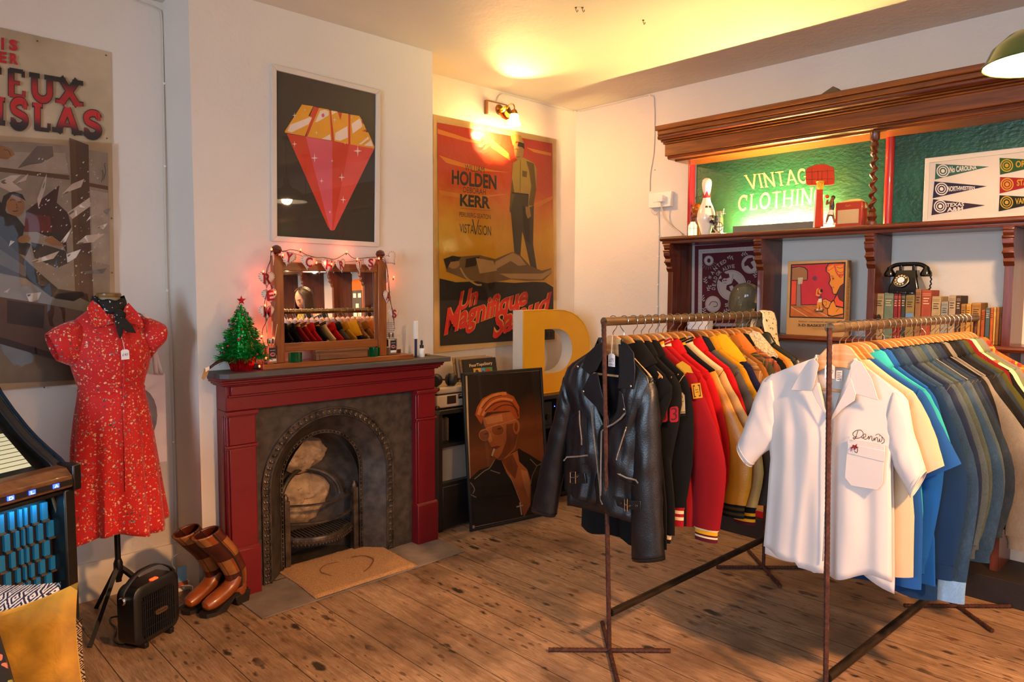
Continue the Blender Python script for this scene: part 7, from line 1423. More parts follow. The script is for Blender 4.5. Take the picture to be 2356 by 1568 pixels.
for s in (-1, 1):
    m.ball(HC + HR @ Vector((.012, .074 * s, -.005)), .018, 8, sx=.5, sy=.4, sz=1.5)
    h = Vector((-.35, .125 * s, 1.0)); vs, fs = skinned([h, h + Vector((-.045, -.006 * s, .0)), h + Vector((-.082, -.01 * s, -.008)), h + Vector((-.105, -.01 * s, -.02))] + [q_ for f in range(4) for q_ in (h + Vector((-.05, .022 * s - .014 * s * f, 0)), h + Vector((-.085, .026 * s - .016 * s * f, -.01)), h + Vector((-.108 + .008 * abs(f - 1.5), .026 * s - .016 * s * f, -.026)))] + [h + Vector((-.02, -.03 * s, .0)), h + Vector((-.05, -.05 * s, -.01))],
        [(0, 1)] + [e for f in range(4) for e in ((1, 4 + 3 * f), (4 + 3 * f, 5 + 3 * f), (5 + 3 * f, 6 + 3 * f))] + [(0, 16), (16, 17)], [.026, .02, .006, .004] + [.0095, .0085, .0075] * 4 + [.011, .009], 1); m.add(vs, fs)
m.build('body', 'skin', t)
for s in (-1, 1):
    m = MB(F); m.ball(HC + HR @ Vector((-.080, .028 * s, .010)), .010, 10, sx=.7, sz=.6); m.build('eye', 'eye_dark', t); m = MB(F); m.tube([HC + HR @ Vector((-.086, .012 * s, .030)), HC + HR @ Vector((-.084, .03 * s, .034)), HC + HR @ Vector((-.072, .046 * s, .028))], .0035, 5); m.build('eyebrow', 'hair_brown', t)
m = MB(F); m.tube([HC + HR @ Vector((-.084, -.02, -.060)), HC + HR @ Vector((-.092, 0, -.057)), HC + HR @ Vector((-.084, .02, -.060))], .005, 6); m.build('lips', 'lip_rose', t)
m = MB(F); R = []
for k in range(10):
    f = k / 9; row = []
    for j in range(25):
        b = (-1 + j / 12) * lerp(3.13, 2.2, min(1, f / .42)); th = pi / 2 * (1 - f * 1.15) if f < .55 else None
        if f < .55: th = pi / 2 - f * 2.5; p = HC + HR @ Vector((.100 * cos(th) * cos(b) + .004, .086 * cos(th) * sin(b), .125 * sin(th)))
        else:
            g = (f - .55) / .45; th = pi / 2 - .55 * 2.5; p = HC + HR @ Vector((.100 * cos(th) * cos(b) + .004, .086 * cos(th) * sin(b), .125 * sin(th))) + Vector((.02 * g - .03 * g * (abs(b) / 2.2), .01 * g * sin(b), -.26 * g))
        p = p + Vector((.004 * sin(b * 9 + k), .004 * cos(b * 7 + k), 0)); row.append(p)
    R.append(row)
m.grid(R); m.build('hair', 'hair_brown', t, solid=.012)
def limb(name, mt, pts, r, n=16, flat=1): m = MB(F); m.tube(bez(pts, 16) if len(pts) > 2 else pts, [interp([(i / (len(r) - 1), v) for i, v in enumerate(r)], k / (len(bez(pts, 16)) - 1 if len(pts) > 2 else 1)) for k in range(len(bez(pts, 16)) if len(pts) > 2 else 2)], n, flat=flat); m.build(name, mt, t)
limb('jacket', 'jacket_dark', [(.0, 0, .84), (0, 0, 1.0), (-.02, 0, 1.15), (-.055, 0, 1.28), (-.085, 0, 1.365)], [.19, .175, .185, .17, .07], 22, .8); limb('top', 'top_mustard', [(-.11, 0, 1.16), (-.14, 0, 1.28), (-.115, 0, 1.37)], [.09, .085, .06], 16)
for s in (-1, 1): limb('jacket_sleeve', 'jacket_dark', [(-.06, .14 * s, 1.30), (-.05, .235 * s, 1.08), (-.13, .22 * s, 1.0), (-.30, .14 * s, .995)], [.075, .062, .055, .042], 14); limb('trouser_leg', 'jeans_dark', [(0, .085 * s, .93), (-.01, .10 * s, .5), (.02, .10 * s, .08)], [.11, .078, .062], 14); limb('shoe', 'shoe_black', [(.05, .10 * s, .035), (-.04, .105 * s, .04), (-.13, .11 * s, .028)], [.036, .046, .034], 12)
# ================================================================= clothes racks
q = NT('rusty_rebar'); q.col(q.ramp(q.noise(60, 4), ((.3, '#2e1710'), (.6, '#4f2a1c'), (.8, '#6b3d28')))); q.set(rough=.75, metal=.3); q.bump(q.noise(300), .4, .002); MAT['rusty_rebar'] = q.m
q = NT('worn_steel_pipe'); q.col(q.ramp(q.noise(9, 5, q.obj((1, 6, 6))), ((.3, '#4a3a2a'), (.5, '#7a6244'), (.8, '#9a8260')))); q.set(rough=.42, metal=.7); MAT['worn_steel_pipe'] = q.m
q = NT('dark_pipe'); q.col(q.ramp(q.noise(7, 5, q.obj((1, 6, 6))), ((.3, '#15100c'), (.6, '#3a2c1e'), (.8, '#574630')))); q.set(rough=.55, metal=.5); MAT['dark_pipe'] = q.m
BZ = 1.467
def rack(label, top0, top1, base0, base1, pz):
    t = thing('clothes_rack', label, 'clothes rack', ((base0[0] + base1[0]) / 2, (base0[1] + base1[1]) / 2, 0))
    a, b = Vector(top0), Vector(top1); m = MB(); m.tube([a, b], .0185, 16); m.build('hanging_bar', 'worn_steel_pipe', t)
    for tp, bs in ((a, Vector(base0)), (b, Vector(base1))):
        m = MB(); n = 240; P = [bs.lerp(tp, i / n) for i in range(n + 1)]; m.tube(P, [.0098 + (.0008 if i % 3 == 0 else 0) for i in range(n + 1)], 8); m.build('upright_rod', 'rusty_rebar', t)
        for k in range(4):
            an = radians(45 + 90 * k + 1); d = Vector((cos(an), sin(an), 0)); s = Vector((bs.x, bs.y, .011)); m = MB(); n = 46; m.tube([s + d * (.27 * i / n) for i in range(n + 1)], [.0095 + (.0014 if i % 3 == 0 else 0) for i in range(n + 1)], 8); m.build('foot_rod', 'rusty_rebar', t)
    f = pz / a.z; p0 = Vector(base0).lerp(a, f); p1 = Vector(base1).lerp(b, f); m = MB(); m.tube([p0 + (p1 - p0).normalized() * .016, p1 - (p1 - p0).normalized() * .016], .017, 14); m.build('lower_pipe', 'dark_pipe', t)
    return t
R1A, R1B = Vector((2.385, 1.943, BZ)), Vector((3.86, 1.943, BZ)); R2A, R2B = Vector((2.633, 1.100, BZ)), Vector((4.215, 1.030, BZ))
rack('rusty rebar clothes rack holding the leather and varsity jackets', R1A, R1B, (2.454, 1.943, .008), (3.86, 1.943, .008), .172)
rack('rusty rebar clothes rack holding the white shirt and denim jackets', R2A, R2B, (2.606, 1.054, .008), (4.10, 1.02, .008), .17)

# ---- hangers
wood('hanger_beech', '#a8692c', '#cf9550', 1, .35); wood('hanger_pale', '#b98552', '#d8ae7c', 1, .4); wood('hanger_dark', '#5c3418', '#8a5428', 1, .35)
mat('hook_steel', '#c2bdb4', .18, 1, var=0)
def make_hanger(wd, hook=1):
    t = thing('coat_hanger', 'wooden hanger', 'hanger', (0, 0, 0)); up = [(0, -.062), (.022, -.064), (.042, -.074), (.062, -.098), (.10, -.140), (.15, -.180), (.195, -.213), (.208, -.226)]; lo = [(.208, -.242), (.195, -.246), (.15, -.216), (.10, -.184), (.05, -.158), (.02, -.150)]
    pl = up + lo; pl = pl + [(-y, z) for y, z in reversed(pl[1:])]
    m = MB(); m.prism([(-.0065 - .003 * (abs(y) / .222) ** 2, y, z) for y, z in pl], (.013, 0, 0)); m.build('shoulders', wd, t, bevel=.003)
    m = MB(); m.tube([(0, -.185, -.238), (0, .185, -.238)], .0052, 8); m.build('trouser_bar', wd, t)
    m = MB(); m.tube([(0, 0, -.07), (0, 0, -.050), (0, -.004 * hook, -.044), (0, -.020 * hook, -.026)] + [(0, -.0225 * hook * cos(radians(a)), .0225 * sin(radians(a))) for a in range(-30, 211, 16)], .0019, 6); m.build('hook', 'hook_steel', t); return t
HANG = {k: make_hanger(*v) for k, v in {'b': ('hanger_beech', 1), 'p': ('hanger_pale', 1), 'd': ('hanger_dark', 1), 'r': ('hanger_beech', -1)}.items()}
USED = set()
def hang(kind, X, Y, label, rz=0, dz=0):
    src = HANG[kind]
    if kind not in USED: USED.add(kind); o = src; o['label'] = label; place(o, (X, Y, BZ + dz), rz)
    else: o = dup(src, (X, Y, BZ + dz), label, rz)
    o['group'] = 'wooden hangers on the racks'; return o

# ---- garment builder: local x is front(-)/back(+), y across, z up from the floor, hung at the origin
ZS, ZN = 1.247, 1.350
def garment(name, label, cat, X, Y, rz, mats, S=.25, hem=.62, hw=None, t=.024, L=.60, sp=.06, cuff=None, rib=None, collar='shirt', sleeve=None, seam=None, short=False, grp='', sd=0, wide=0, cstripe=None, cmat=None, lsp=None):
    body, slv = mats, sleeve or mats; T = thing(name, label, cat, (0, 0, 0), grp); hw = hw or S + .01; rnd = random.Random(sd)
    ph, fq, am = rnd.random() * 6, rnd.uniform(2.2, 3.6), .010
    lev = []
    for k in range(13):
        f = k / 12; z = lerp(hem, ZS, f); w_ = lerp(hw, S, f) - (.035 * max(0, min(1, (z - .70) / .25)) if not short else .02 * max(0, min(1, (z - .8) / .2))); lev.append((z, w_ if k < 12 else S - .012, t * (1 - .15 * f), am * (1 - f) ** .8 + .002))
    for u in (.2, .4, .6, .8, .93, 1.0): lev.append((lerp(ZS, ZN, u ** .96) - .006 * sin(pi * u), lerp(S - .012, .086, u), lerp(t * .85, .021, u), .001))
    m = MB(); n = 36; R = []
    for z, w_, tt, a_ in lev:
        row = []
        for j in range(n):
            b = 2 * pi * j / n; cy, cx = cos(b), sin(b); y = w_ * (abs(cy) ** .75) * (1 if cy > 0 else -1); x = tt * (abs(cx) ** .8) * (1 if cx > 0 else -1)
            fo = a_ * sin(fq * 2 * y / w_ + ph) + a_ * .5 * noise.noise((y * 9, z * 5, sd)); row.append((x + fo, y, z + (.008 * sin(fq * y / w_ * 1.7 + ph) if z < hem + .02 else 0)))
        R.append(row)
    bi = [0] * len(lev)
    m.grid(R, bi, cv=True); m.build('body', body, T)
    if rib:                                                     # knitted or sewn waistband
        m = MB(); h = .055; R2 = []
        for kz in range(7): f = kz / 6; R2.append([((p[0] * (.94 - .06 * (1 - f))), p[1] * (.95 - .04 * (1 - f)), hem + .012 - h * (1 - f)) for p in R[0]])
        m.grid(R2, [rib[1][min(len(rib[1]) - 1, int(kz / 6 * len(rib[1])))] for kz in range(6)], cv=True); m.build('waistband', rib[0], T)
    dep = t * 1.02
    for s in (-1, 1):
        e = sp if s < 0 else (sp * .6 if lsp is None else lsp)
        if short:
            out = [(0, s * (S - .045), ZS + .012), (0, s * (S - .005), ZS - .008), (0, s * (S + .05), ZS - .11), (0, s * (S + .085 + e), ZS - .245)]; inn = [(0, s * (S - .07), ZS - .12), (0, s * (S - .05), ZS - .20), (0, s * (S - .02), ZS - .255), (0, s * (S - .03 + e * .8), ZS - .325)]; dp = [dep * .6, dep * .9, dep, dep]
        else:
            a = e; out = [(0, s * (S - .05), ZS + .014), (0, s * (S - .008), ZS - .008), (0, s * (S + .022), ZS - .06), (0, s * (S + .035 + a * .3), ZS - .16), (0, s * (S + .035 + a * .75), ZS - .30), (0, s * (S + .02 + a), ZS - .44), (0, s * (S - .005 + a), ZS - L)]
            b_ = .145 + wide; inn = [(0, s * (S - .075), ZS - .10), (0, s * (S - .085), ZS - .16), (0, s * (S - .10), ZS - .20), (0, s * (S - .095 + a * .25), ZS - .25), (0, s * (S + .035 + a * .75 - b_), ZS - .345), (0, s * (S + .02 + a - b_ * .9), ZS - .46), (0, s * (S - .005 + a - b_ * .72), ZS - L - .005)]; dp = [dep * .5, dep * .85, dep, dep, dep, dep * .95, dep * .85]
        m = MB(); o2 = [];
        P1 = bez(out, 18); P2 = bez(inn, 18); k = min(len(P1), len(P2)); P1, P2 = P1[:k - 1] + [P1[-1]], P2[:k - 1] + [P2[-1]]; dd = [interp([(i / (len(dp) - 1), v) for i, v in enumerate(dp)], q_ / (len(P1) - 1)) for q_ in range(len(P1))]
        fx = [.004 * noise.noise((i * .6, sd, s)) for i in range(len(P1))]
        flat_tube(m, [p + Vector((f_, 0, 0)) for p, f_ in zip(P1, fx)], [p + Vector((-f_, 0, 0)) for p, f_ in zip(P2, fx)], (1, 0, 0), dd, 16, 0, .007, sd + s * 3); so = m.build('sleeve', slv, T, solid=0)
        if cuff and not short:
            o_, i_ = Vector(out[-1]), Vector(inn[-1]); d = Vector((0, s * .02 * (1 if a > .1 else .3), -1)).normalized(); kn = cuff[1]; h = cuff[2] if len(cuff) > 2 else .062; sh_ = cuff[3] if len(cuff) > 3 else .12; m = MB(); cs = []
            for kz in range(len(kn) + 1):
                f = kz / len(kn); g = sh_ * (1 if kz else .1); oo = o_ + d * (h * f) + (i_ - o_) * g * .5; ii = i_ + d * (h * f) - (i_ - o_) * g * .5; c_ = (oo + ii) / 2; hh = (oo - ii) / 2; cs.append([c_ + hh * cos(2 * pi * j / 16) + Vector((dd[-1] * (1 - g) * sin(2 * pi * j / 16), 0, 0)) for j in range(16)])
            m.grid(cs, list(kn), cv=True); m.build('cuff', cuff[0], T)
        if seam and not short:
            for ii_, rr in ((3, .0009),):
                o_, i_ = P1[ii_ * 1], P2[ii_ * 1]; c_ = (o_ + i_) / 2; h_ = (o_ - i_) / 2; m = MB(); m.tube([c_ + h_ * cos(2 * pi * j / 20) + Vector((dd[ii_] * 1.04 * sin(2 * pi * j / 20), 0, 0)) for j in range(21)], rr, 5, cap=False); m.build('armhole_seam', seam, T)
    if seam == 'stitch_white':
        for s in (-1, 1):
            m = MB(); m.tube([(-.010, s * .095, ZN - .012), (-.012, s * .15, lerp(ZN, ZS, .42) - .002), (-.012, s * .21, lerp(ZN, ZS, .82) - .001), (-.012, s * (S - .012), ZS)], .0017, 5); m.build('shoulder_seam', seam, T)
    if collar != 'none':
        cm = cmat or body; n = 30
        if collar == 'rib': rows = [(.076, .024, ZN - .014), (.074, .024, ZN), (.071, .023, ZN + .012), (.070, .022, ZN + .024), (.072, .023, ZN + .034), (.078, .026, ZN + .030)]; gap = .25
        elif collar == 'wide': rows = [(.074, .022, ZN - .01), (.070, .020, ZN + .03), (.080, .026, ZN + .034), (.125, .036, ZN - .02), (.150, .040, ZN - .055)]; gap = .35
        elif collar == 'shearling': rows = [(.07, .02, ZN - .01), (.072, .022, ZN + .03), (.10, .034, ZN + .028), (.15, .046, ZN - .03), (.19, .046, ZN - .085)]; gap = .3
        else: rows = [(.075, .022, ZN - .014), (.071, .021, ZN + .016), (.072, .022, ZN + .028), (.082, .028, ZN + .022), (.104, .033, ZN - .016), (.112, .034, ZN - .030)]; gap = .45
        m = MB(); R = []
        for k, (a, b, z) in enumerate(rows):
            row = []; a *= 1.15
            for j in range(n + 1):
                th = -pi / 2 + gap + (2 * pi - 2 * gap) * j / n; fr = max(0, -sin(th)); e = noise.noise((j * .8, k * .9, sd)) * (.012 if collar == 'shearling' and k > 0 else .002); drop = (.055 if collar in ('shirt', 'wide') and k >= len(rows) - 2 else .03 if k >= 3 else .02) * fr ** 2
                row.append((b * sin(th) * (1 + .9 * fr * (k >= len(rows) - 2)) + e, a * cos(th) + e, z - drop + e))
            R.append(row)
        cs = cstripe or [0]; m.grid(R, [cs[min(len(cs) - 1, int(k / (len(rows) - 1) * len(cs)))] for k in range(len(rows) - 1)]); m.build('collar', cm, T, solid=.004 if collar != 'shearling' else .014)
    T.location = (X, Y, 0); T.rotation_euler = (0, 0, rz); return T

# ---- cloths
cloth('wool_black', '#080808', var=.2); cloth('wool_char', '#0d0c0c', var=.2); cloth('wool_red', '#9c0a10'); cloth('wool_crimson', '#7d0810'); cloth('wool_scarlet', '#ae0c12'); cloth('knit_gold', '#d8940f'); cloth('knit_cream', '#d9c093'); cloth('knit_black', '#141011', bump=.4, weave=500); cloth('knit_red', '#95101a', bump=.4, weave=500); cloth('knit_maroon', '#4f0d1c', bump=.4, weave=500); cloth('knit_olive', '#3f3618')
mat('hide_gold', '#c07a10', .45, var=.12, vs=12, bump=.25, bs=120); mat('hide_tan', '#b58a48', .5, var=.15, vs=10, bump=.3, bs=120); mat('hide_cream', '#cdb27c', .5, var=.08, vs=8, bump=.2, bs=120); cloth('wool_grey', '#4a4540'); cloth('cord_mustard', '#b07c14', weave=300, bump=.4); cloth('wool_yellow', '#d39a10'); cloth('cord_navy', '#141633', weave=260, bump=.5); cloth('wool_navy', '#111420'); cloth('moss_wool', '#4a4016'); cloth('brown_suede', '#8a541c', var=.2); cloth('orange_cord', '#c8702a', weave=280, bump=.5)
q = NT('shearling'); nn = q.noise(95, 3); q.col(q.ramp(nn, ((.3, '#b89a62'), (.7, '#ead7a8')))); q.set(rough=1, sheen=.5); q.bump(nn, 1, .02); MAT['shearling'] = q.m
plaid('plaid_tan', '#7d5426', '#8f6a3a', '#5a3514', '#b08a50', 12); plaid('plaid_green', '#3f3a16', '#2c260f', '#6e3a18', '#7d6a2a', 10); plaid('plaid_orange', '#a34a22', '#5a3216', '#2e2010', '#c8783a', 10)
G1 = 'jackets on the rack by the fireplace'; r1 = lambda X: 1.943
XS1 = [2.525, 2.592, 2.650, 2.706, 2.760, 2.815, 2.872, 2.935, 3.0, 3.058, 3.118, 3.18, 3.245, 3.31, 3.375, 3.44, 3.51, 3.585, 3.665]
W = lambda c: (MAT[c],)
specs = [
 ('knit_coat', 'long black knit coat hanging directly behind the leather jacket', 'coat', dict(mats='wool_black', S=.228, hem=.50, hw=.235, L=.62, sp=-.14, collar='wide', t=.02)),
 ('varsity_jacket', 'black wool jacket with red numerals 83 on its sleeve', 'jacket', dict(mats='wool_char', S=.228, hem=.56, L=.60, sp=-.05, t=.024, cuff=(['knit_black', 'knit_cream'], [0, 1, 0, 1, 0, 0], .085), rib=(['knit_black', 'knit_cream'], [0, 1, 0]), collar='shirt', cmat='wool_black', wide=.02)),
 ('varsity_jacket', 'black jacket with white shoulder piping and a cream ram patch', 'jacket', dict(mats='wool_black', S=.236, hem=.58, L=.58, sp=.015, t=.022, cuff=(['knit_red', 'knit_cream'], [0, 1, 0, 1, 0, 0], .085), collar='shirt', seam='knit_cream')),
 ('varsity_jacket', 'red jacket with a gold shoulder panel and gold letters on its sleeve', 'jacket', dict(mats='wool_crimson', S=.252, hem=.58, L=.66, sp=.135, t=.024, wide=.03, cuff=(['knit_maroon', 'knit_gold', 'knit_cream'], [2, 1, 1, 0, 2, 0, 0], .055), collar='rib', cmat=['knit_maroon', 'knit_gold', 'knit_cream'], cstripe=[0, 2, 1, 1, 0])),
 ('varsity_jacket', 'bright red wool jacket with a red and cream striped collar', 'jacket', dict(mats='wool_red', S=.255, hem=.60, L=.58, sp=.09, t=.022, cuff=(['knit_red', 'knit_cream'], [0, 1, 0, 1, 0], .06), collar='rib', cmat=['knit_red', 'knit_cream'], cstripe=[0, 1, 0, 1, 0])),
 ('wool_coat', 'plain scarlet coat with its collar turned up among the varsity jackets', 'coat', dict(mats='wool_scarlet', S=.255, hem=.6, L=.56, sp=.08, t=.02, collar='shirt')),
 ('varsity_jacket', 'black wool jacket with gold leather sleeves and gold striped collar', 'jacket', dict(mats='wool_black', S=.255, hem=.60, L=.58, sp=.16, t=.024, wide=.03, sleeve='hide_gold', cuff=(['knit_black', 'knit_olive'], [0, 1, 0, 1, 0], .06), collar='rib', cmat=['knit_black', 'knit_gold'], cstripe=[0, 1, 0, 1, 0])),
 ('varsity_jacket', 'tan leather jacket with black and gold striped cuffs', 'jacket', dict(mats='hide_cream', S=.255, hem=.58, L=.60, sp=.175, t=.024, wide=.02, sleeve='hide_tan', cuff=(['knit_black', 'knit_gold', 'knit_maroon'], [0, 0, 1, 0, 1, 2], .08), collar='rib', cmat=['knit_black', 'knit_cream'], cstripe=[0, 1, 0, 1, 0], seam='wool_black')),
 ('wool_coat', 'red coat between the tan leather and the grey jackets', 'coat', dict(mats='wool_scarlet', S=.255, hem=.6, L=.58, sp=.10, t=.022, collar='shirt')),
 ('donkey_jacket', 'grey wool jacket with a navy collar', 'jacket', dict(mats='wool_grey', S=.26, hem=.56, L=.62, sp=.15, t=.022, collar='shirt', cmat='wool_navy')),
 ('corduroy_jacket', 'mustard corduroy jacket behind the grey wool one', 'jacket', dict(mats='cord_mustard', S=.26, hem=.58, L=.6, sp=.16, t=.022, collar='shirt')),
 ('denim_jacket', 'navy corduroy jacket with a broad bright yellow collar', 'jacket', dict(mats='cord_navy', S=.26, hem=.6, L=.58, sp=.16, t=.024, collar='shearling', cmat='wool_yellow')),
 ('checked_jacket', 'tan checked jacket behind the broad yellow collar', 'jacket', dict(mats='plaid_tan', S=.26, hem=.58, L=.6, sp=.17, t=.024, collar='shirt')),
 ('suede_jacket', 'brown suede jacket between two checked jackets', 'jacket', dict(mats='brown_suede', S=.255, hem=.6, L=.58, sp=.12, t=.022, collar='shirt')),
 ('checked_jacket', 'moss green checked jacket with an orange collar lining', 'jacket', dict(mats='plaid_green', S=.262, hem=.58, L=.6, sp=.17, t=.024, collar='wide', cmat='orange_cord')),
 ('checked_jacket', 'orange and brown checked jacket near the far end of the rack', 'jacket', dict(mats='plaid_orange', S=.262, hem=.6, L=.6, sp=.16, t=.024, collar='shirt', cmat='wool_black')),
 ('shearling_coat', 'black jacket with a huge cream shearling collar', 'coat', dict(mats='wool_black', S=.262, hem=.56, L=.6, sp=.17, t=.026, collar='shearling', cmat='shearling')),
 ('suede_jacket', 'amber suede coat behind the shearling collar', 'jacket', dict(mats='hide_gold', S=.265, hem=.6, L=.6, sp=.2, t=.026, collar='none')),
 ('leather_coat', 'dark green leather coat, last on the rack by the fireplace', 'coat', dict(mats=mat('hide_green', '#1a1d12', .35, var=.2), S=.265, hem=.5, L=.64, sp=.24, t=.03, collar='shirt')),
]
random.seed(6); kinds1 = 'rbbbpbbbbdbbbbbbbbb'
for i, (nm, lab, cat, sp) in enumerate(specs):
    X = XS1[i]; rz = radians(random.uniform(-1.5, 1.5)); mts = sp.pop('mats'); garment(nm, lab, cat, X, r1(X), rz, mts, grp=G1, sd=i + 1, **sp); hang(kinds1[i], X, r1(X), 'wooden hanger under the ' + ' '.join(lab.replace(' hanging directly', '').split()[:11]), rz)
mat('patch_red', '#b30f16', .8, var=.06); mat('patch_cream', '#d9bf8c', .8, var=.06); mat('patch_gold', '#dd9a18', .8, var=.06); mat('patch_black', '#120e0d', .8, var=.06); mat('patch_maroon', '#5a0a14', .8, var=.06)
def patch(owner, X, fn):
    A = Art(pixX(X), (-1, 0, 0)); fn(A); o = A.build('sewn_patch', None, label='x', cat='x')
    for k in ('label', 'category'): del o[k]
    o.location = (0, 0, 0) if False else o.location; w_ = o.matrix_basis.copy(); o.parent = owner; o.matrix_parent_inverse = (Matrix.Translation(owner.location) @ Matrix.Rotation(owner.rotation_euler.z, 4, 'Z')).inverted()
own = {o['label']: o for o in bpy.data.objects if o.get('label')}
def p83(A):
    for x0 in (1516, 1541):
        A.poly('patch_red', [(x0 + 3, 936), (x0 + 17, 934), (x0 + 20, 938), (x0 + 20, 967), (x0 + 16, 970), (x0 + 3, 971), (x0, 967), (x0, 940)])
    A.text('patch_maroon', '8', ((1519, 939), (1533, 937), (1533, 966), (1519, 968)), bold=-.0); A.text('patch_maroon', '3', ((1544, 938), (1558, 936), (1558, 966), (1544, 967)), bold=-.0)
patch(own[specs[1][1]], XS1[1] - .034, p83)
def pram(A):
    A.poly('patch_black', [(1553, 905), (1562, 900), (1571, 900), (1577, 908), (1578, 956), (1560, 957), (1563, 935), (1554, 925)]); A.poly('patch_cream', [(1554, 907), (1562, 902), (1570, 902), (1575, 909), (1577, 950), (1563, 951), (1565, 932), (1556, 922)]); A.curve('patch_black', [(1573, 922), (1565, 924), (1560, 918), (1563, 910), (1569, 910), (1570, 915)], 1.1); A.line('patch_black', [(1563, 948), (1577, 947)], 1.4)
patch(own[specs[2][1]], XS1[2] - .030, pram)
def pph(A):
    A.poly('patch_gold', [(1556, 838), (1570, 830), (1588, 842), (1595, 858), (1580, 856), (1566, 872), (1556, 858)])
    A.poly('patch_gold', [(1590, 883), (1611, 880), (1617, 914), (1595, 917)]); A.text('patch_maroon', 'H', ((1594, 886), (1610, 884), (1613, 911), (1597, 914)), bold=.05); A.text('patch_gold', 'H', ((1596, 889), (1608, 887), (1611, 908), (1599, 911)), bold=.02); A.poly('patch_gold', [(1577, 886), (1584, 888), (1586, 902), (1580, 910), (1579, 918), (1576, 918)])
patch(own[specs[3][1]], XS1[3] - .034, pph)
# patterned scarf over the end of the bar
blotch('cream_black_print', '#d9cba6', (('#1a1713', 34, .22, .4), ('#1a1713', 70, .22, .6)), rough=.85)
t = thing('scarf', 'cream and black printed scarf draped over the end of the jacket rack bar', 'scarf', (3.80, 1.94, 1.2)); m = MB(); G = []
for i in range(15):
    f = i / 14; X = 3.715 + .135 * f; row = []
    for a, b in ((.05, -.17), (.045, -.10), (.035, -.04), (.024, -.004), (.012, .019), (-.004, .023), (-.022, .010), (-.034, -.04), (-.05, -.12), (-.065, -.20), (-.075, -.27)): row.append((X + .006 * sin(f * 14 + b * 20), 1.943 + a + .012 * noise.noise((f * 4, b * 9, 2)), BZ + b * (1 + .10 * sin(f * 5))))
    G.append(row)
m.grid(G); m.build('cloth', 'cream_black_print', t, solid=.003)

# ---- second rack
denim('denim_dark', '#13203a', .45); denim('denim_mid', '#1f3852', .6); denim('denim_grey', '#3a474f', .6); denim('denim_pale', '#6d94bb', .5); denim('denim_stone', '#69645c', .5); denim('denim_black', '#0b0b0e', .4); denim('denim_green', '#38433f', .6); denim('denim_slate', '#1a2632', .55)
cloth('cotton_white', '#c8c1bc', .85, .02, 1100, .1, .1); cloth('cotton_cream', '#bda888', .85, .04); cloth('cotton_blue', '#174a8c', .85, .05); cloth('cotton_azure', '#0c4c96', .85, .05); cloth('cotton_teal', '#2aa0a4', .85, .05); cloth('work_blue', '#0d2a4c', .9, .06); cloth('olive_twill', '#3c3c14'); cloth('fringe_red', '#6a1014'); mat('stitch_gold', '#6a5634', .8, var=0); mat('stitch_white', '#8d8574', .8, var=0)
blotch('cream_floral_shirt', '#e0c79a', (('#b5522a', 12, .3, .6), ('#8a1c18', 26, .2, .6)), rough=.85); plaid('plaid_red', '#9c2a14', '#b5651c', '#d39a2a', '#5a1410', 11); cloth('sage_cotton', '#6a7454', .9, .1); cloth('grey_marl', '#77706a', .9, .1)
G2 = 'shirts and jackets on the near rack'; r2 = lambda X: 1.10 - .0443 * (X - 2.633)
dn = lambda c, **k: dict(dict(mats=c, S=.25, hem=.62, hw=.235, L=.60, sp=.06, t=.020, cuff=([c], [0, 0], .055, .18), rib=([c], [0]), collar='shirt', seam='stitch_gold'), **k)
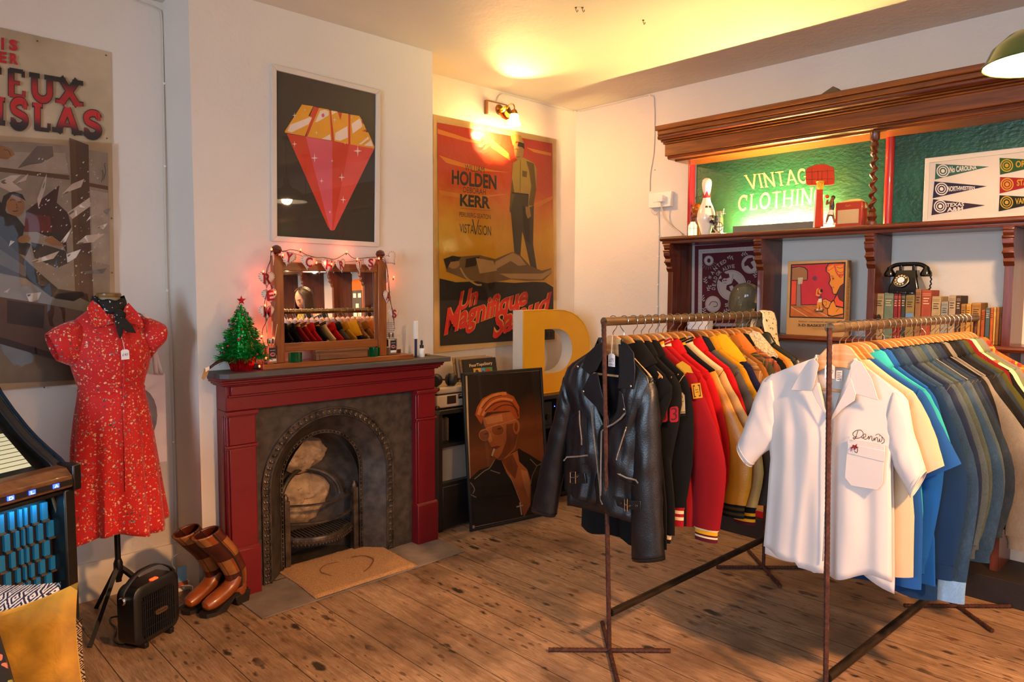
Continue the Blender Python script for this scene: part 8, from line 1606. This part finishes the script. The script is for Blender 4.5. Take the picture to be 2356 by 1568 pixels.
specs2 = [
 ('bowling_shirt', 'cream short sleeved shirt just behind the white one', 'shirt', dict(mats='cotton_cream', S=.25, hem=.58, short=True, sp=.01, t=.018, collar='none')),
 ('bowling_shirt', 'mid blue short sleeved shirt behind the cream one', 'shirt', dict(mats='cotton_blue', S=.255, hem=.53, short=True, sp=.035, t=.020, hw=.27, collar='none')),
 ('bowling_shirt', 'turquoise short sleeved shirt, its sleeve tip showing', 'shirt', dict(mats='cotton_teal', S=.25, hem=.58, short=True, sp=.01, t=.018, hw=.25, collar='shirt')),
 ('work_jacket', 'long royal blue work jacket with a button cuff', 'jacket', dict(mats='cotton_azure', S=.24, hem=.50, hw=.28, L=.64, sp=.02, lsp=.085, t=.022, collar='shirt', cuff=(['cotton_azure'], [0, 0], .06, .2))),
 ('work_jacket', 'dark blue long sleeved work shirt', 'shirt', dict(mats='work_blue', S=.25, hem=.44, hw=.27, L=.66, sp=.08, t=.022, wide=.03, collar='shirt', cuff=(['work_blue'], [0, 0], .06, .1))),
 ('denim_jacket', 'denim jacket with pale blue washed cuffs hanging lowest', 'jacket', dn('denim_mid', L=.735, sp=.10, lsp=.02, cuff=(['denim_pale'], [0, 0], .085, .04), wide=.02)),
 ('denim_jacket', 'dark denim jacket with gold shoulder stitching', 'jacket', dn('denim_dark', sp=.09, L=.66)),
 ('denim_jacket', 'grey washed denim jacket behind the dark one', 'jacket', dn('denim_grey', sp=.10, L=.62, hem=.60)),
 ('denim_jacket', 'faded green grey denim jacket', 'jacket', dn('denim_green', sp=.095, L=.60)),
 ('denim_jacket', 'mid blue denim jacket with a slim purple tinged sleeve', 'jacket', dn('denim_mid', sp=.12, L=.66)),
 ('denim_jacket', 'grey green denim jacket with pale seams', 'jacket', dn('denim_grey', sp=.11, L=.6, seam='stitch_white')),
 ('denim_jacket', 'slate denim jacket with heavy shoulder seams', 'jacket', dn('denim_slate', sp=.13, L=.58)),
 ('denim_jacket', 'dark indigo denim jacket beside the stonewashed one', 'jacket', dn('denim_dark', sp=.10, L=.6)),
 ('denim_jacket', 'charcoal denim jacket tucked before the stonewashed one', 'jacket', dn('denim_black', sp=.06, L=.66, hem=.52, seam='stitch_white')),
 ('denim_jacket', 'stonewashed grey denim jacket with puckered seams', 'jacket', dn('denim_stone', sp=.20, L=.66, wide=.01, seam='stitch_white')),
 ('denim_jacket', 'black denim jacket right behind the stonewashed one', 'jacket', dn('denim_black', sp=.15, L=.6)),
 ('denim_jacket', 'second black denim jacket, plain and unfaded', 'jacket', dn('denim_black', sp=.19, L=.60, seam='wool_grey')),
 ('denim_jacket', 'inky blue black denim jacket near the olive one', 'jacket', dn('denim_slate', sp=.17, L=.58, seam='wool_grey')),
 ('field_jacket', 'olive green twill jacket', 'jacket', dict(mats='olive_twill', S=.255, hem=.56, L=.6, sp=.2, t=.02, collar='shirt')),
 ('western_shirt', 'black western shirt with red fringing', 'shirt', dict(mats='wool_black', S=.258, hem=.58, L=.6, sp=.19, t=.018, collar='shirt', cmat='fringe_red', seam='fringe_red')),
 ('aloha_shirt', 'cream shirt printed with rust flowers', 'shirt', dict(mats='cream_floral_shirt', S=.258, hem=.6, short=True, sp=.06, t=.02, collar='shirt')),
 ('sage_shirt', 'sage green cotton shirt behind the floral one', 'shirt', dict(mats='sage_cotton', S=.258, hem=.58, L=.58, sp=.18, t=.018, collar='shirt')),
 ('marl_shirt', 'grey marl shirt behind the sage one', 'shirt', dict(mats='grey_marl', S=.258, hem=.58, L=.58, sp=.19, t=.018, collar='shirt')),
 ('flannel_shirt', 'red and yellow plaid flannel shirt, last on the near rack', 'shirt', dict(mats='plaid_red', S=.27, hem=.54, L=.62, sp=.22, t=.03, collar='shirt')),
]
XS2 = [2.765, 2.822, 2.875, 2.93, 2.99, 3.05, 3.11, 3.166, 3.222, 3.275, 3.33, 3.384, 3.438, 3.492, 3.55, 3.61, 3.668, 3.725, 3.782, 3.84, 3.90, 3.955, 4.01, 4.075]
random.seed(8); kinds2 = 'bbpbdbrbbbbbbbrbbbbbbbbb'; dzs = [0, .002, .004, 0, .012, -.004, 0, .012, 0, .006, 0, 0, .004, 0, 0, .003, 0, 0, 0, .002, 0, 0, .003, .004]
own2 = {}
for i, (nm, lab, cat, sp) in enumerate(specs2):
    X = XS2[i]; rz = radians(2.5 + random.uniform(-1.5, 1.5)); mts = sp.pop('mats'); own2[lab] = garment(nm, lab, cat, X, r2(X), rz, mts, grp=G2, sd=i + 40, **sp); hang(kinds2[i], X, r2(X), 'wooden hanger under the ' + ' '.join(lab.split()[:11]), rz)
# red fringe on the western shirt
W_ = own2[specs2[19][1]]; m = MB(); random.seed(5)
for k in range(34):
    f = k / 33; y = -lerp(.10, .30, f); z = lerp(1.345, 1.20, f) if f < .7 else lerp(1.24, 1.05, (f - .7) / .3); m.tube([(-.012, y, z), (-.03, y - .012, z - .03), (-.034, y - .006 + random.uniform(-.01, .01), z - .09 - .06 * f)], .0042, 5)
m.build('fringe', 'fringe_red', W_)
for k in range(16):
    pass

# ---- white shirt at the front (its own cut)
SX = 2.715; SC_ = r2(2.70); t = thing('bowling_shirt', 'white short sleeved bowling shirt with an embroidered name at the front of the rack', 'shirt', (SX, SC_, .55), G2)
out_L = [(1.345, 1.190), (1.335, 1.215), (1.30, 1.29), (1.254, 1.383), (1.20, 1.372), (1.10, 1.355), (1.0, 1.348), (.933, 1.340), (.80, 1.348), (.70, 1.354), (.572, 1.362), (.54, 1.362)]
out_R = [(1.345, 1.040), (1.335, 1.012), (1.30, .955), (1.238, .868), (1.18, .880), (1.10, .89), (1.0, .895), (.93, .892), (.80, .884), (.70, .880), (.573, .874), (.54, .874)]
in_L = [(1.345, 1.186), (1.25, 1.158), (1.118, 1.118), (.95, 1.106), (.54, 1.112)]; in_R = [(1.345, 1.044), (1.25, 1.075), (1.118, 1.114), (.95, 1.122), (.54, 1.130)]
def shirt_panel(inn, outt, x0, bul, hemf, seed, nu=18, nv=30, ztop=1.345):
    G = []
    for i in range(nu + 1):
        u = i / nu; row = []
        for j in range(nv + 1):
            v = j / nv; hz = hemf(u); z = lerp(ztop, hz, v); a, b = interp(inn, z), interp(outt, z); y = lerp(a, b, u)
            k = max(0, min(1, (1.30 - z) / .25)); x = x0 - bul * k * sin(pi * (.08 + .84 * u)) ** .7 * (1 if bul > 0 else 1) - .010 * k * v * sin(u * 11 + seed) - .008 * noise.noise((u * 5, z * 4, seed)) * k; row.append((x, y, z))
        G.append(row)
    return G
hemL = lambda u: .575 - .035 * (1 - u) * (u < .4) - .02 * sin(u * pi) + .0; hemR = lambda u: .545 + .03 * u - .018 * sin(u * 2 * pi)
m = MB(); m.grid(shirt_panel(in_L, out_L, SX - .008, .034, hemL, 1)); m.build('left_front', 'cotton_white', t, solid=.002)
m = MB(); m.grid(shirt_panel(in_R, out_R, SX - .006, .036, hemR, 4)); m.build('right_front', 'cotton_white', t, solid=.002)
G = []
for i in range(25):
    u = i / 24; row = []
    for j in range(31):
        v = j / 30; z = lerp(1.338, .555 - .03 * sin(u * pi * 2.3 + .5), v); a, b = interp(out_L, z), interp(out_R, z); row.append((SX + .022 * sin(pi * u) ** .6 + .008 * v * sin(u * 13), lerp(a, b, u), z))
    G.append(row)
m = MB(); m.grid(G); m.build('back', 'cotton_white', t, solid=.002)
for o_, i_ in (([(1.352, 1.272), (1.392, 1.238), (1.428, 1.15), (1.462, 1.05), (1.492, .965)], [(1.315, 1.10), (1.322, 1.02), (1.340, .985), (1.392, .935), (1.432, .885)]), ([(.900, 1.262), (.858, 1.222), (.835, 1.12), (.812, 1.05), (.790, .985)], [(.93, 1.09), (.915, 1.04), (.895, .995), (.86, .935), (.832, .886)])):
    P1 = bez([(SX, a, b) for a, b in o_], 14); P2 = bez([(SX, a, b) for a, b in i_], 14); m = MB(); flat_tube(m, P1, P2, (1, 0, 0), [lerp(.02, .036, min(1, k / 6)) for k in range(len(P1))], 20, 0, .009, int(o_[0][0] * 10)); m.build('sleeve', 'cotton_white', t, solid=.002)
    o2, i2 = Vector((SX, *o_[-1])), Vector((SX, *i_[-1])); pa = Vector((SX, *o_[-2])); pb = Vector((SX, *i_[-2])); m = MB()
    for f in (.0, .18): c_ = o2.lerp(pa, f * 1.2); d_ = i2.lerp(pb, f * 1.2); cc_ = (c_ + d_) / 2; hh = (c_ - d_) / 2 * 1.012; m.tube([cc_ + hh * cos(2 * pi * j / 24) + Vector((.0375 * sin(2 * pi * j / 24), 0, 0)) for j in range(25)], .0016, 5, cap=False)
    m.build('sleeve_hem', 'cotton_white', t)
px2 = lambda pts, X, d=.003: [at(x, y, X=X) for x, y in pts]
def flap(name, pts, X, mt, T, dx=(0, 0), th=.003, bevel=.0015):
    P = [at(x, y, X=X - lerp(dx[0], dx[1], k / max(1, len(pts) - 1))) for k, (x, y) in enumerate(pts)]; m = MB(); m.prism(P, (th, 0, 0)); return m.build(name, mt, T, bevel=bevel)
flap('collar_point', [(1872, 823), (1884, 838), (1876, 872), (1868, 899), (1819, 897), (1838, 862), (1858, 832)], SX - .046, 'cotton_white', t); flap('collar_point', [(1966, 826), (1982, 832), (2006, 872), (2021, 921), (1968, 906), (1957, 868), (1956, 838)], SX - .050, 'cotton_white', t)
flap('lapel', [(1868, 899), (1880, 880), (1896, 935), (1908, 966), (1880, 925)], SX - .048, 'cotton_white', t); flap('lapel', [(1957, 868), (1969, 906), (1966, 921), (1938, 940), (1911, 968), (1914, 955), (1940, 905)], SX - .052, 'cotton_white', t)
m = MB(); R = []
for k, (a, b, z) in enumerate(((.078, .024, 1.322), (.073, .022, 1.350), (.076, .024, 1.357), (.088, .034, 1.334))):
    R.append([(SX + .004 + b * sin(th), SC_ + .012 + a * cos(th), z - .01 * max(0, -sin(th))) for th in [-.5 + (pi + 1.0) * j / 24 for j in range(25)]])
m.grid(R); m.build('collar_stand', 'cotton_white', t, solid=.003)
pk = [(1950, 1010), (2036, 1026), (2030, 1112), (2018, 1127), (1958, 1117), (1943, 1098)]
flap('chest_pocket', pk, SX - .052, 'cotton_white', t, th=.004); flap('pocket_band', [(1951, 1020), (2036, 1037), (2034, 1062), (1949, 1042)], SX - .0535, 'cotton_white', t, th=.002)
mat('thread_navy', '#141428', .8, var=.06); mat('thread_red', '#7a0f1c', .8, var=.06); AE = SX - .057
A = Art(pixX(AE), (-1, 0, 0))
for p in (((1966, 992), (1962, 998), (1966, 1004), (1972, 1004)), ((1974, 990), (1970, 1002), (1966, 1010), (1963, 1006), (1972, 1008), (1982, 1004), (1986, 996), (1980, 989), (1970, 990), (1962, 996)), ((1984, 1008), (1991, 1004), (1992, 999), (1988, 998), (1986, 1006), (1990, 1010), (1996, 1008), (1999, 1002), (1999, 1011), (2002, 1004), (2006, 1003), (2006, 1012), (2009, 1013), (2012, 1006), (2012, 1014), (2015, 1007), (2019, 1006), (2019, 1015), (2022, 1015), (2024, 1008), (2024, 1016), (2027, 1015), (2030, 1009), (2029, 1004), (2034, 1010), (2034, 1017), (2028, 1020))): A.curve('thread_navy', p, 1.5, 60)
A.ell('thread_navy', 2024, 1002, 1.1, 1.1, 8); A.curve('thread_navy', ((2014, 1001), (2021, 998), (2028, 1003), (2030, 1009)), 1.2); A.curve('thread_navy', ((1982, 1004), (1984, 1008)), 1.3)
A.poly('thread_red', [(1962, 1022), (1967, 1024), (1972, 1020), (1971, 1026), (1976, 1030), (1970, 1030), (1966, 1036), (1964, 1030), (1955, 1031), (1961, 1026)]); A.curve('thread_navy', [(1969, 1026), (1973, 1034), (1971, 1041), (1966, 1037)], 1.4); A.curve('thread_red', [(1957, 1038), (1960, 1030), (1964, 1027)], 1.2); A.build('embroidery', t)
for x, y in ((1906, 1035), (1902, 1110), (1898, 1185)): c_ = at(x, y, X=SX - .044); m = MB(); m.lathe([(.0055, 0), (.0055, .0016)], (0, 0, 0), 14); m.v = [c_ + Vector((-v.z, v.x, v.y)) for v in m.v]; m.build('button', 'tag_white', t)
m = MB(); G = [[at(x, y, X=SX - .046) for x, y in ((1908, 968), (1905, 1030), (1901, 1110), (1897, 1190), (1892, 1290))], [at(x, y, X=SX - .046) for x, y in ((1911, 968), (1908, 1030), (1904, 1110), (1900, 1190), (1895, 1290))]]; m.grid(G); m.build('button_placket', 'cotton_white', t, solid=.003)
A = Art(pixX(SX + .006), (-1, 0, 0)); A.rect('tag_white', 1924, 852, 1938, 876); mat('ink_blue', '#3a5a8c', .8, var=0)
for k in range(5): A.line('ink_blue', [(1926, 856 + k * 4), (1936 - (k % 2) * 2, 857 + k * 4)], 1.3)
A.build('neck_label', t)
hang('p', SX + .006, r2(2.69), 'pale wooden hanger holding the white bowling shirt', radians(2))
cy_ = Vector((0, -1, 0)); price_tag('white forty pound price tag hanging inside the white shirt neck', at(1909, 854, X=SX - .024), .036, .052, '£40', cy_, Vector((0, .02, 1)), Vector((-1, 0, 0)), at(1916, 796, X=2.69))
m = MB(); m.tube(bez([at(1868, 1292, X=SX - .02), at(1862, 1302, X=SX - .02), at(1868, 1314, X=SX - .02), at(1878, 1316, X=SX - .02), at(1882, 1306, X=SX - .02)], 16), .0012, 5); m.build('loose_thread', 'cotton_white', t)

# ---- leather biker jacket at the front of the first rack
q = NT('black_leather'); q.col(q.ramp(q.noise(7, 4), ((.3, '#0b0c0e'), (.7, '#17191c')))); h_ = q.math('ADD', q.noise(170, 3), q.math('MULTIPLY', q.noise(6, 3, None, .5, .6), 1.6)); q.set(rough=.36, spec=.55); q.bump(h_, .16, .006); MAT['black_leather'] = q.m
cloth('quilt_lining', '#0b0c12', .8, .2); mat('zip_silver', '#b3b0aa', .28, 1, var=.15, vs=400, bump=.8, bs=900)
LXJ = 2.468; t = thing('biker_jacket', 'black leather biker jacket with silver zips at the front of the rack', 'jacket', (LXJ, 1.965, .45), G1)
oL = [(1.365, 2.030), (1.33, 2.075), (1.255, 2.205), (1.20, 2.225), (1.0, 2.205), (.92, 2.205), (.8, 2.212), (.673, 2.216), (.60, 2.214)]; oR = [(1.375, 1.917), (1.33, 1.868), (1.235, 1.748), (1.18, 1.752), (1.0, 1.790), (.92, 1.795), (.8, 1.802), (.624, 1.812), (.55, 1.812)]
iL = [(1.365, 2.026), (1.25, 2.075), (1.14, 2.04), (.995, 1.975), (.80, 1.990), (.645, 2.010), (.6, 2.010)]; iR = [(1.375, 1.920), (1.25, 1.905), (1.08, 1.912), (.995, 2.005), (.80, 2.015), (.645, 2.020), (.55, 2.020)]
def jpanel(inn, outt, x0, bul, h0, h1, seed, ztop, nu=18, nv=30):
    G = []
    for i in range(nu + 1):
        u = i / nu; row = []
        for j in range(nv + 1):
            v = j / nv; z = lerp(ztop, lerp(h0, h1, u), v); y = lerp(interp(inn, z), interp(outt, z), u); k = max(0, min(1, (1.36 - z) / .2)); row.append((x0 - bul * k * sin(pi * (.12 + .80 * u)) ** .8 - .012 * k * noise.noise((u * 6, z * 9, seed)) - .006 * k * sin(z * 26 + u * 5 + seed) * (z < .9), y, z))
        G.append(row)
    return G
m = MB(); m.grid(jpanel(iL, oL, LXJ - .004, .045, .652, .675, 2, 1.36)); m.build('left_front', 'black_leather', t, solid=.004)
m = MB(); m.grid(jpanel(iR, oR, LXJ - .010, .045, .648, .622, 7, 1.37)); m.build('right_front', 'black_leather', t, solid=.004)
G = [[(LXJ + .026 * sin(pi * i / 24) ** .6 + .004 * noise.noise((i * .4, j * .3, 3)), lerp(interp(oL, z), interp(oR, z), i / 24), z) for j, z in enumerate([lerp(1.355, .60, k / 24) for k in range(25)])] for i in range(25)]
m = MB(); m.grid(G); m.build('back', 'black_leather', t, solid=.004)
m = MB(); m.grid([[(p[0] - .006, p[1] * .985 + .015 * 1.97, p[2] - .002) for p in r[:14]] for r in G]); m.build('lining', 'quilt_lining', t)
sl = (([(2.165, 1.262), (2.215, 1.235), (2.242, 1.17), (2.285, 1.02), (2.345, .85), (2.395, .69), (2.440, .533)], [(2.14, 1.12), (2.165, 1.06), (2.185, .99), (2.205, .90), (2.232, .80), (2.262, .66), (2.288, .53)]), ([(1.785, 1.255), (1.748, 1.225), (1.728, 1.15), (1.716, 1.0), (1.706, .83), (1.694, .65), (1.680, .487)], [(1.83, 1.10), (1.822, 1.04), (1.812, .98), (1.820, .88), (1.832, .76), (1.835, .60), (1.826, .45)]))
for k, (o_, i_) in enumerate(sl):
    P1, P2 = bez([(LXJ + .004, a, b) for a, b in o_], 26), bez([(LXJ - .006, a, b) for a, b in i_], 26); m = MB(); flat_tube(m, P1, P2, (1, 0, 0), [lerp(.026, .050, min(1, q_ / 8)) if q_ < 18 else .050 - .0012 * (q_ - 18) for q_ in range(len(P1))], 22, 0, .010, k * 5 + 2); m.build('sleeve', 'black_leather', t, solid=.003)
    c_ = (P1[-1] + P2[-1]) / 2; h_ = (P1[-1] - P2[-1]) / 2; u_ = (P1[-2] - P1[-1]).normalized() * .012; m = MB(); m.tube([c_ + u_ + h_ * 1.02 * cos(2 * pi * j / 24) + Vector((.047 * sin(2 * pi * j / 24), 0, 0)) for j in range(25)], .002, 5, cap=False); m.build('cuff_seam', 'black_leather', t)
    c_ = (P1[4] + P2[4]) / 2; h_ = (P1[4] - P2[4]) / 2; m = MB(); m.tube([c_ + h_ * 1.03 * cos(2 * pi * j / 24) + Vector((.040 * sin(2 * pi * j / 24), 0, 0)) for j in range(25)], .003, 5, cap=False); m.build('armhole_seam', 'black_leather', t)
JF = LXJ - .056
flap('collar_point', [(1386, 786), (1372, 792), (1346, 818), (1338, 846), (1356, 862), (1372, 852), (1382, 830), (1390, 800)], JF + .004, 'black_leather', t, th=.005, bevel=.002); flap('lapel', [(1356, 862), (1338, 898), (1345, 910), (1375, 940), (1402, 985), (1398, 955), (1385, 905), (1374, 856)], JF - .001, 'black_leather', t, th=.005, bevel=.002)
flap('collar_point', [(1431, 784), (1442, 790), (1458, 812), (1461, 850), (1458, 895), (1421, 893), (1426, 850), (1428, 812)], JF + .002, 'black_leather', t, th=.005, bevel=.002); flap('lapel', [(1424, 898), (1432, 905), (1440, 950), (1424, 965), (1398, 982), (1408, 968), (1420, 940)], JF - .003, 'black_leather', t, th=.005, bevel=.002)
m = MB(); R = []
for k, (a, b, z) in enumerate(((.066, .020, 1.345), (.062, .020, 1.385), (.066, .024, 1.390), (.085, .040, 1.345))): R.append([(LXJ + b * sin(th), 1.972 + a * cos(th), z) for th in [-.3 + (pi + .6) * j / 20 for j in range(21)]])
m.grid(R); m.build('collar_stand', 'black_leather', t, solid=.004)
def zipl(pts, X, r=.0036, pull=None):
    m = MB(); m.tube([at(x, y, X=X) for x, y in pts], r, 6, flat=1.2); o = m.build('zip', 'zip_silver', t)
    if pull:
        a, b = at(*pull[0], X=X - .003), at(*pull[1], X=X - .004); m = MB(); m.tube([a, a.lerp(b, .5), b], [.004, .0028, .004], 6); m.build('zip_pull', 'zip_silver', o)
    return o
zipl([(1360, 932), (1363, 970), (1370, 1030), (1376, 1085), (1380, 1120), (1382, 1150)], JF - .001, pull=((1382, 1150), (1386, 1160))); zipl([(1438, 950), (1428, 962), (1412, 974), (1392, 984), (1384, 992), (1383, 1040), (1382, 1090), (1382, 1140)], JF - .005)
zipl([(1333, 944), (1334, 975), (1338, 1010)], JF - .001, .0026, ((1338, 1008), (1338, 1023))); zipl([(1441, 982), (1432, 1010), (1421, 1045)], JF - .001, .003, ((1421, 1045), (1418, 1057))); zipl([(1352, 1047), (1325, 1050), (1304, 1051)], JF - .001, .0034, ((1304, 1051), (1297, 1059))); zipl([(1420, 1088), (1440, 1098), (1464, 1104)], JF - .001, .0032, ((1462, 1103), (1468, 1111)))
for pts in ([(1316, 958), (1335, 945)], [(1356, 880), (1390, 930)], [(1316, 1065), (1350, 1068)], [(1424, 1100), (1468, 1120)], [(1395, 1010), (1398, 1080)], [(1350, 960), (1352, 1050)]): m = MB(); m.tube([at(x, y, X=JF + .002) for x, y in pts], .0022, 5); m.build('panel_seam', 'black_leather', t)
for x, y in ((1329, 843), (1342, 900), (1451, 888), (1435, 941)): c_ = at(x, y, X=JF - .006); m = MB(); m.ball(c_, .0065, 10, sx=.6); m.build('snap', 'chrome_knob', t)
def buckle(cx, cy, w_, h_, X, belt):
    flap('belt', belt, X + .004, 'black_leather', t, th=.006, bevel=.002); P = [at(cx + a * w_, cy + b * h_, X=X - .003) for a, b in ((-1, -1), (1, -1), (1, 1), (-1, 1), (-1, -1))]; m = MB(); m.tube(P, .0026, 6); m.tube([at(cx - w_, cy, X=X - .004), at(cx + w_ * 1.5, cy, X=X - .004)], .002, 5); m.build('buckle', 'chrome_knob', t)
buckle(1318, 1098, 6, 13, JF - .004, [(1312, 1090), (1345, 1088), (1348, 1112), (1314, 1110)]); buckle(1440, 1161, 3, 14, JF - .004, [(1410, 1138), (1440, 1150), (1474, 1152), (1474, 1172), (1440, 1172), (1408, 1158)])
for x, y in ((1428, 1157), (1449, 1163), (1464, 1163), (1329, 1095)): c_ = at(x, y, X=JF - .0055); m = MB(); m.tube([c_ + Vector((0, .0045 * cos(a), .0045 * sin(a))) for a in [2 * pi * i / 12 for i in range(13)]], .0013, 5, cap=False); m.build('eyelet', 'chrome_knob', t)
hang('p', LXJ + .012, 1.968, 'pale wooden hanger holding the black leather biker jacket', 0); price_tag('white seventy five pound price tag on the leather jacket', at(1407, 828, X=LXJ - .03), .036, .056, '£75', cy_, Vector((0, .02, 1)), Vector((-1, 0, 0)), at(1409, 770, X=2.446), 'SMALL')
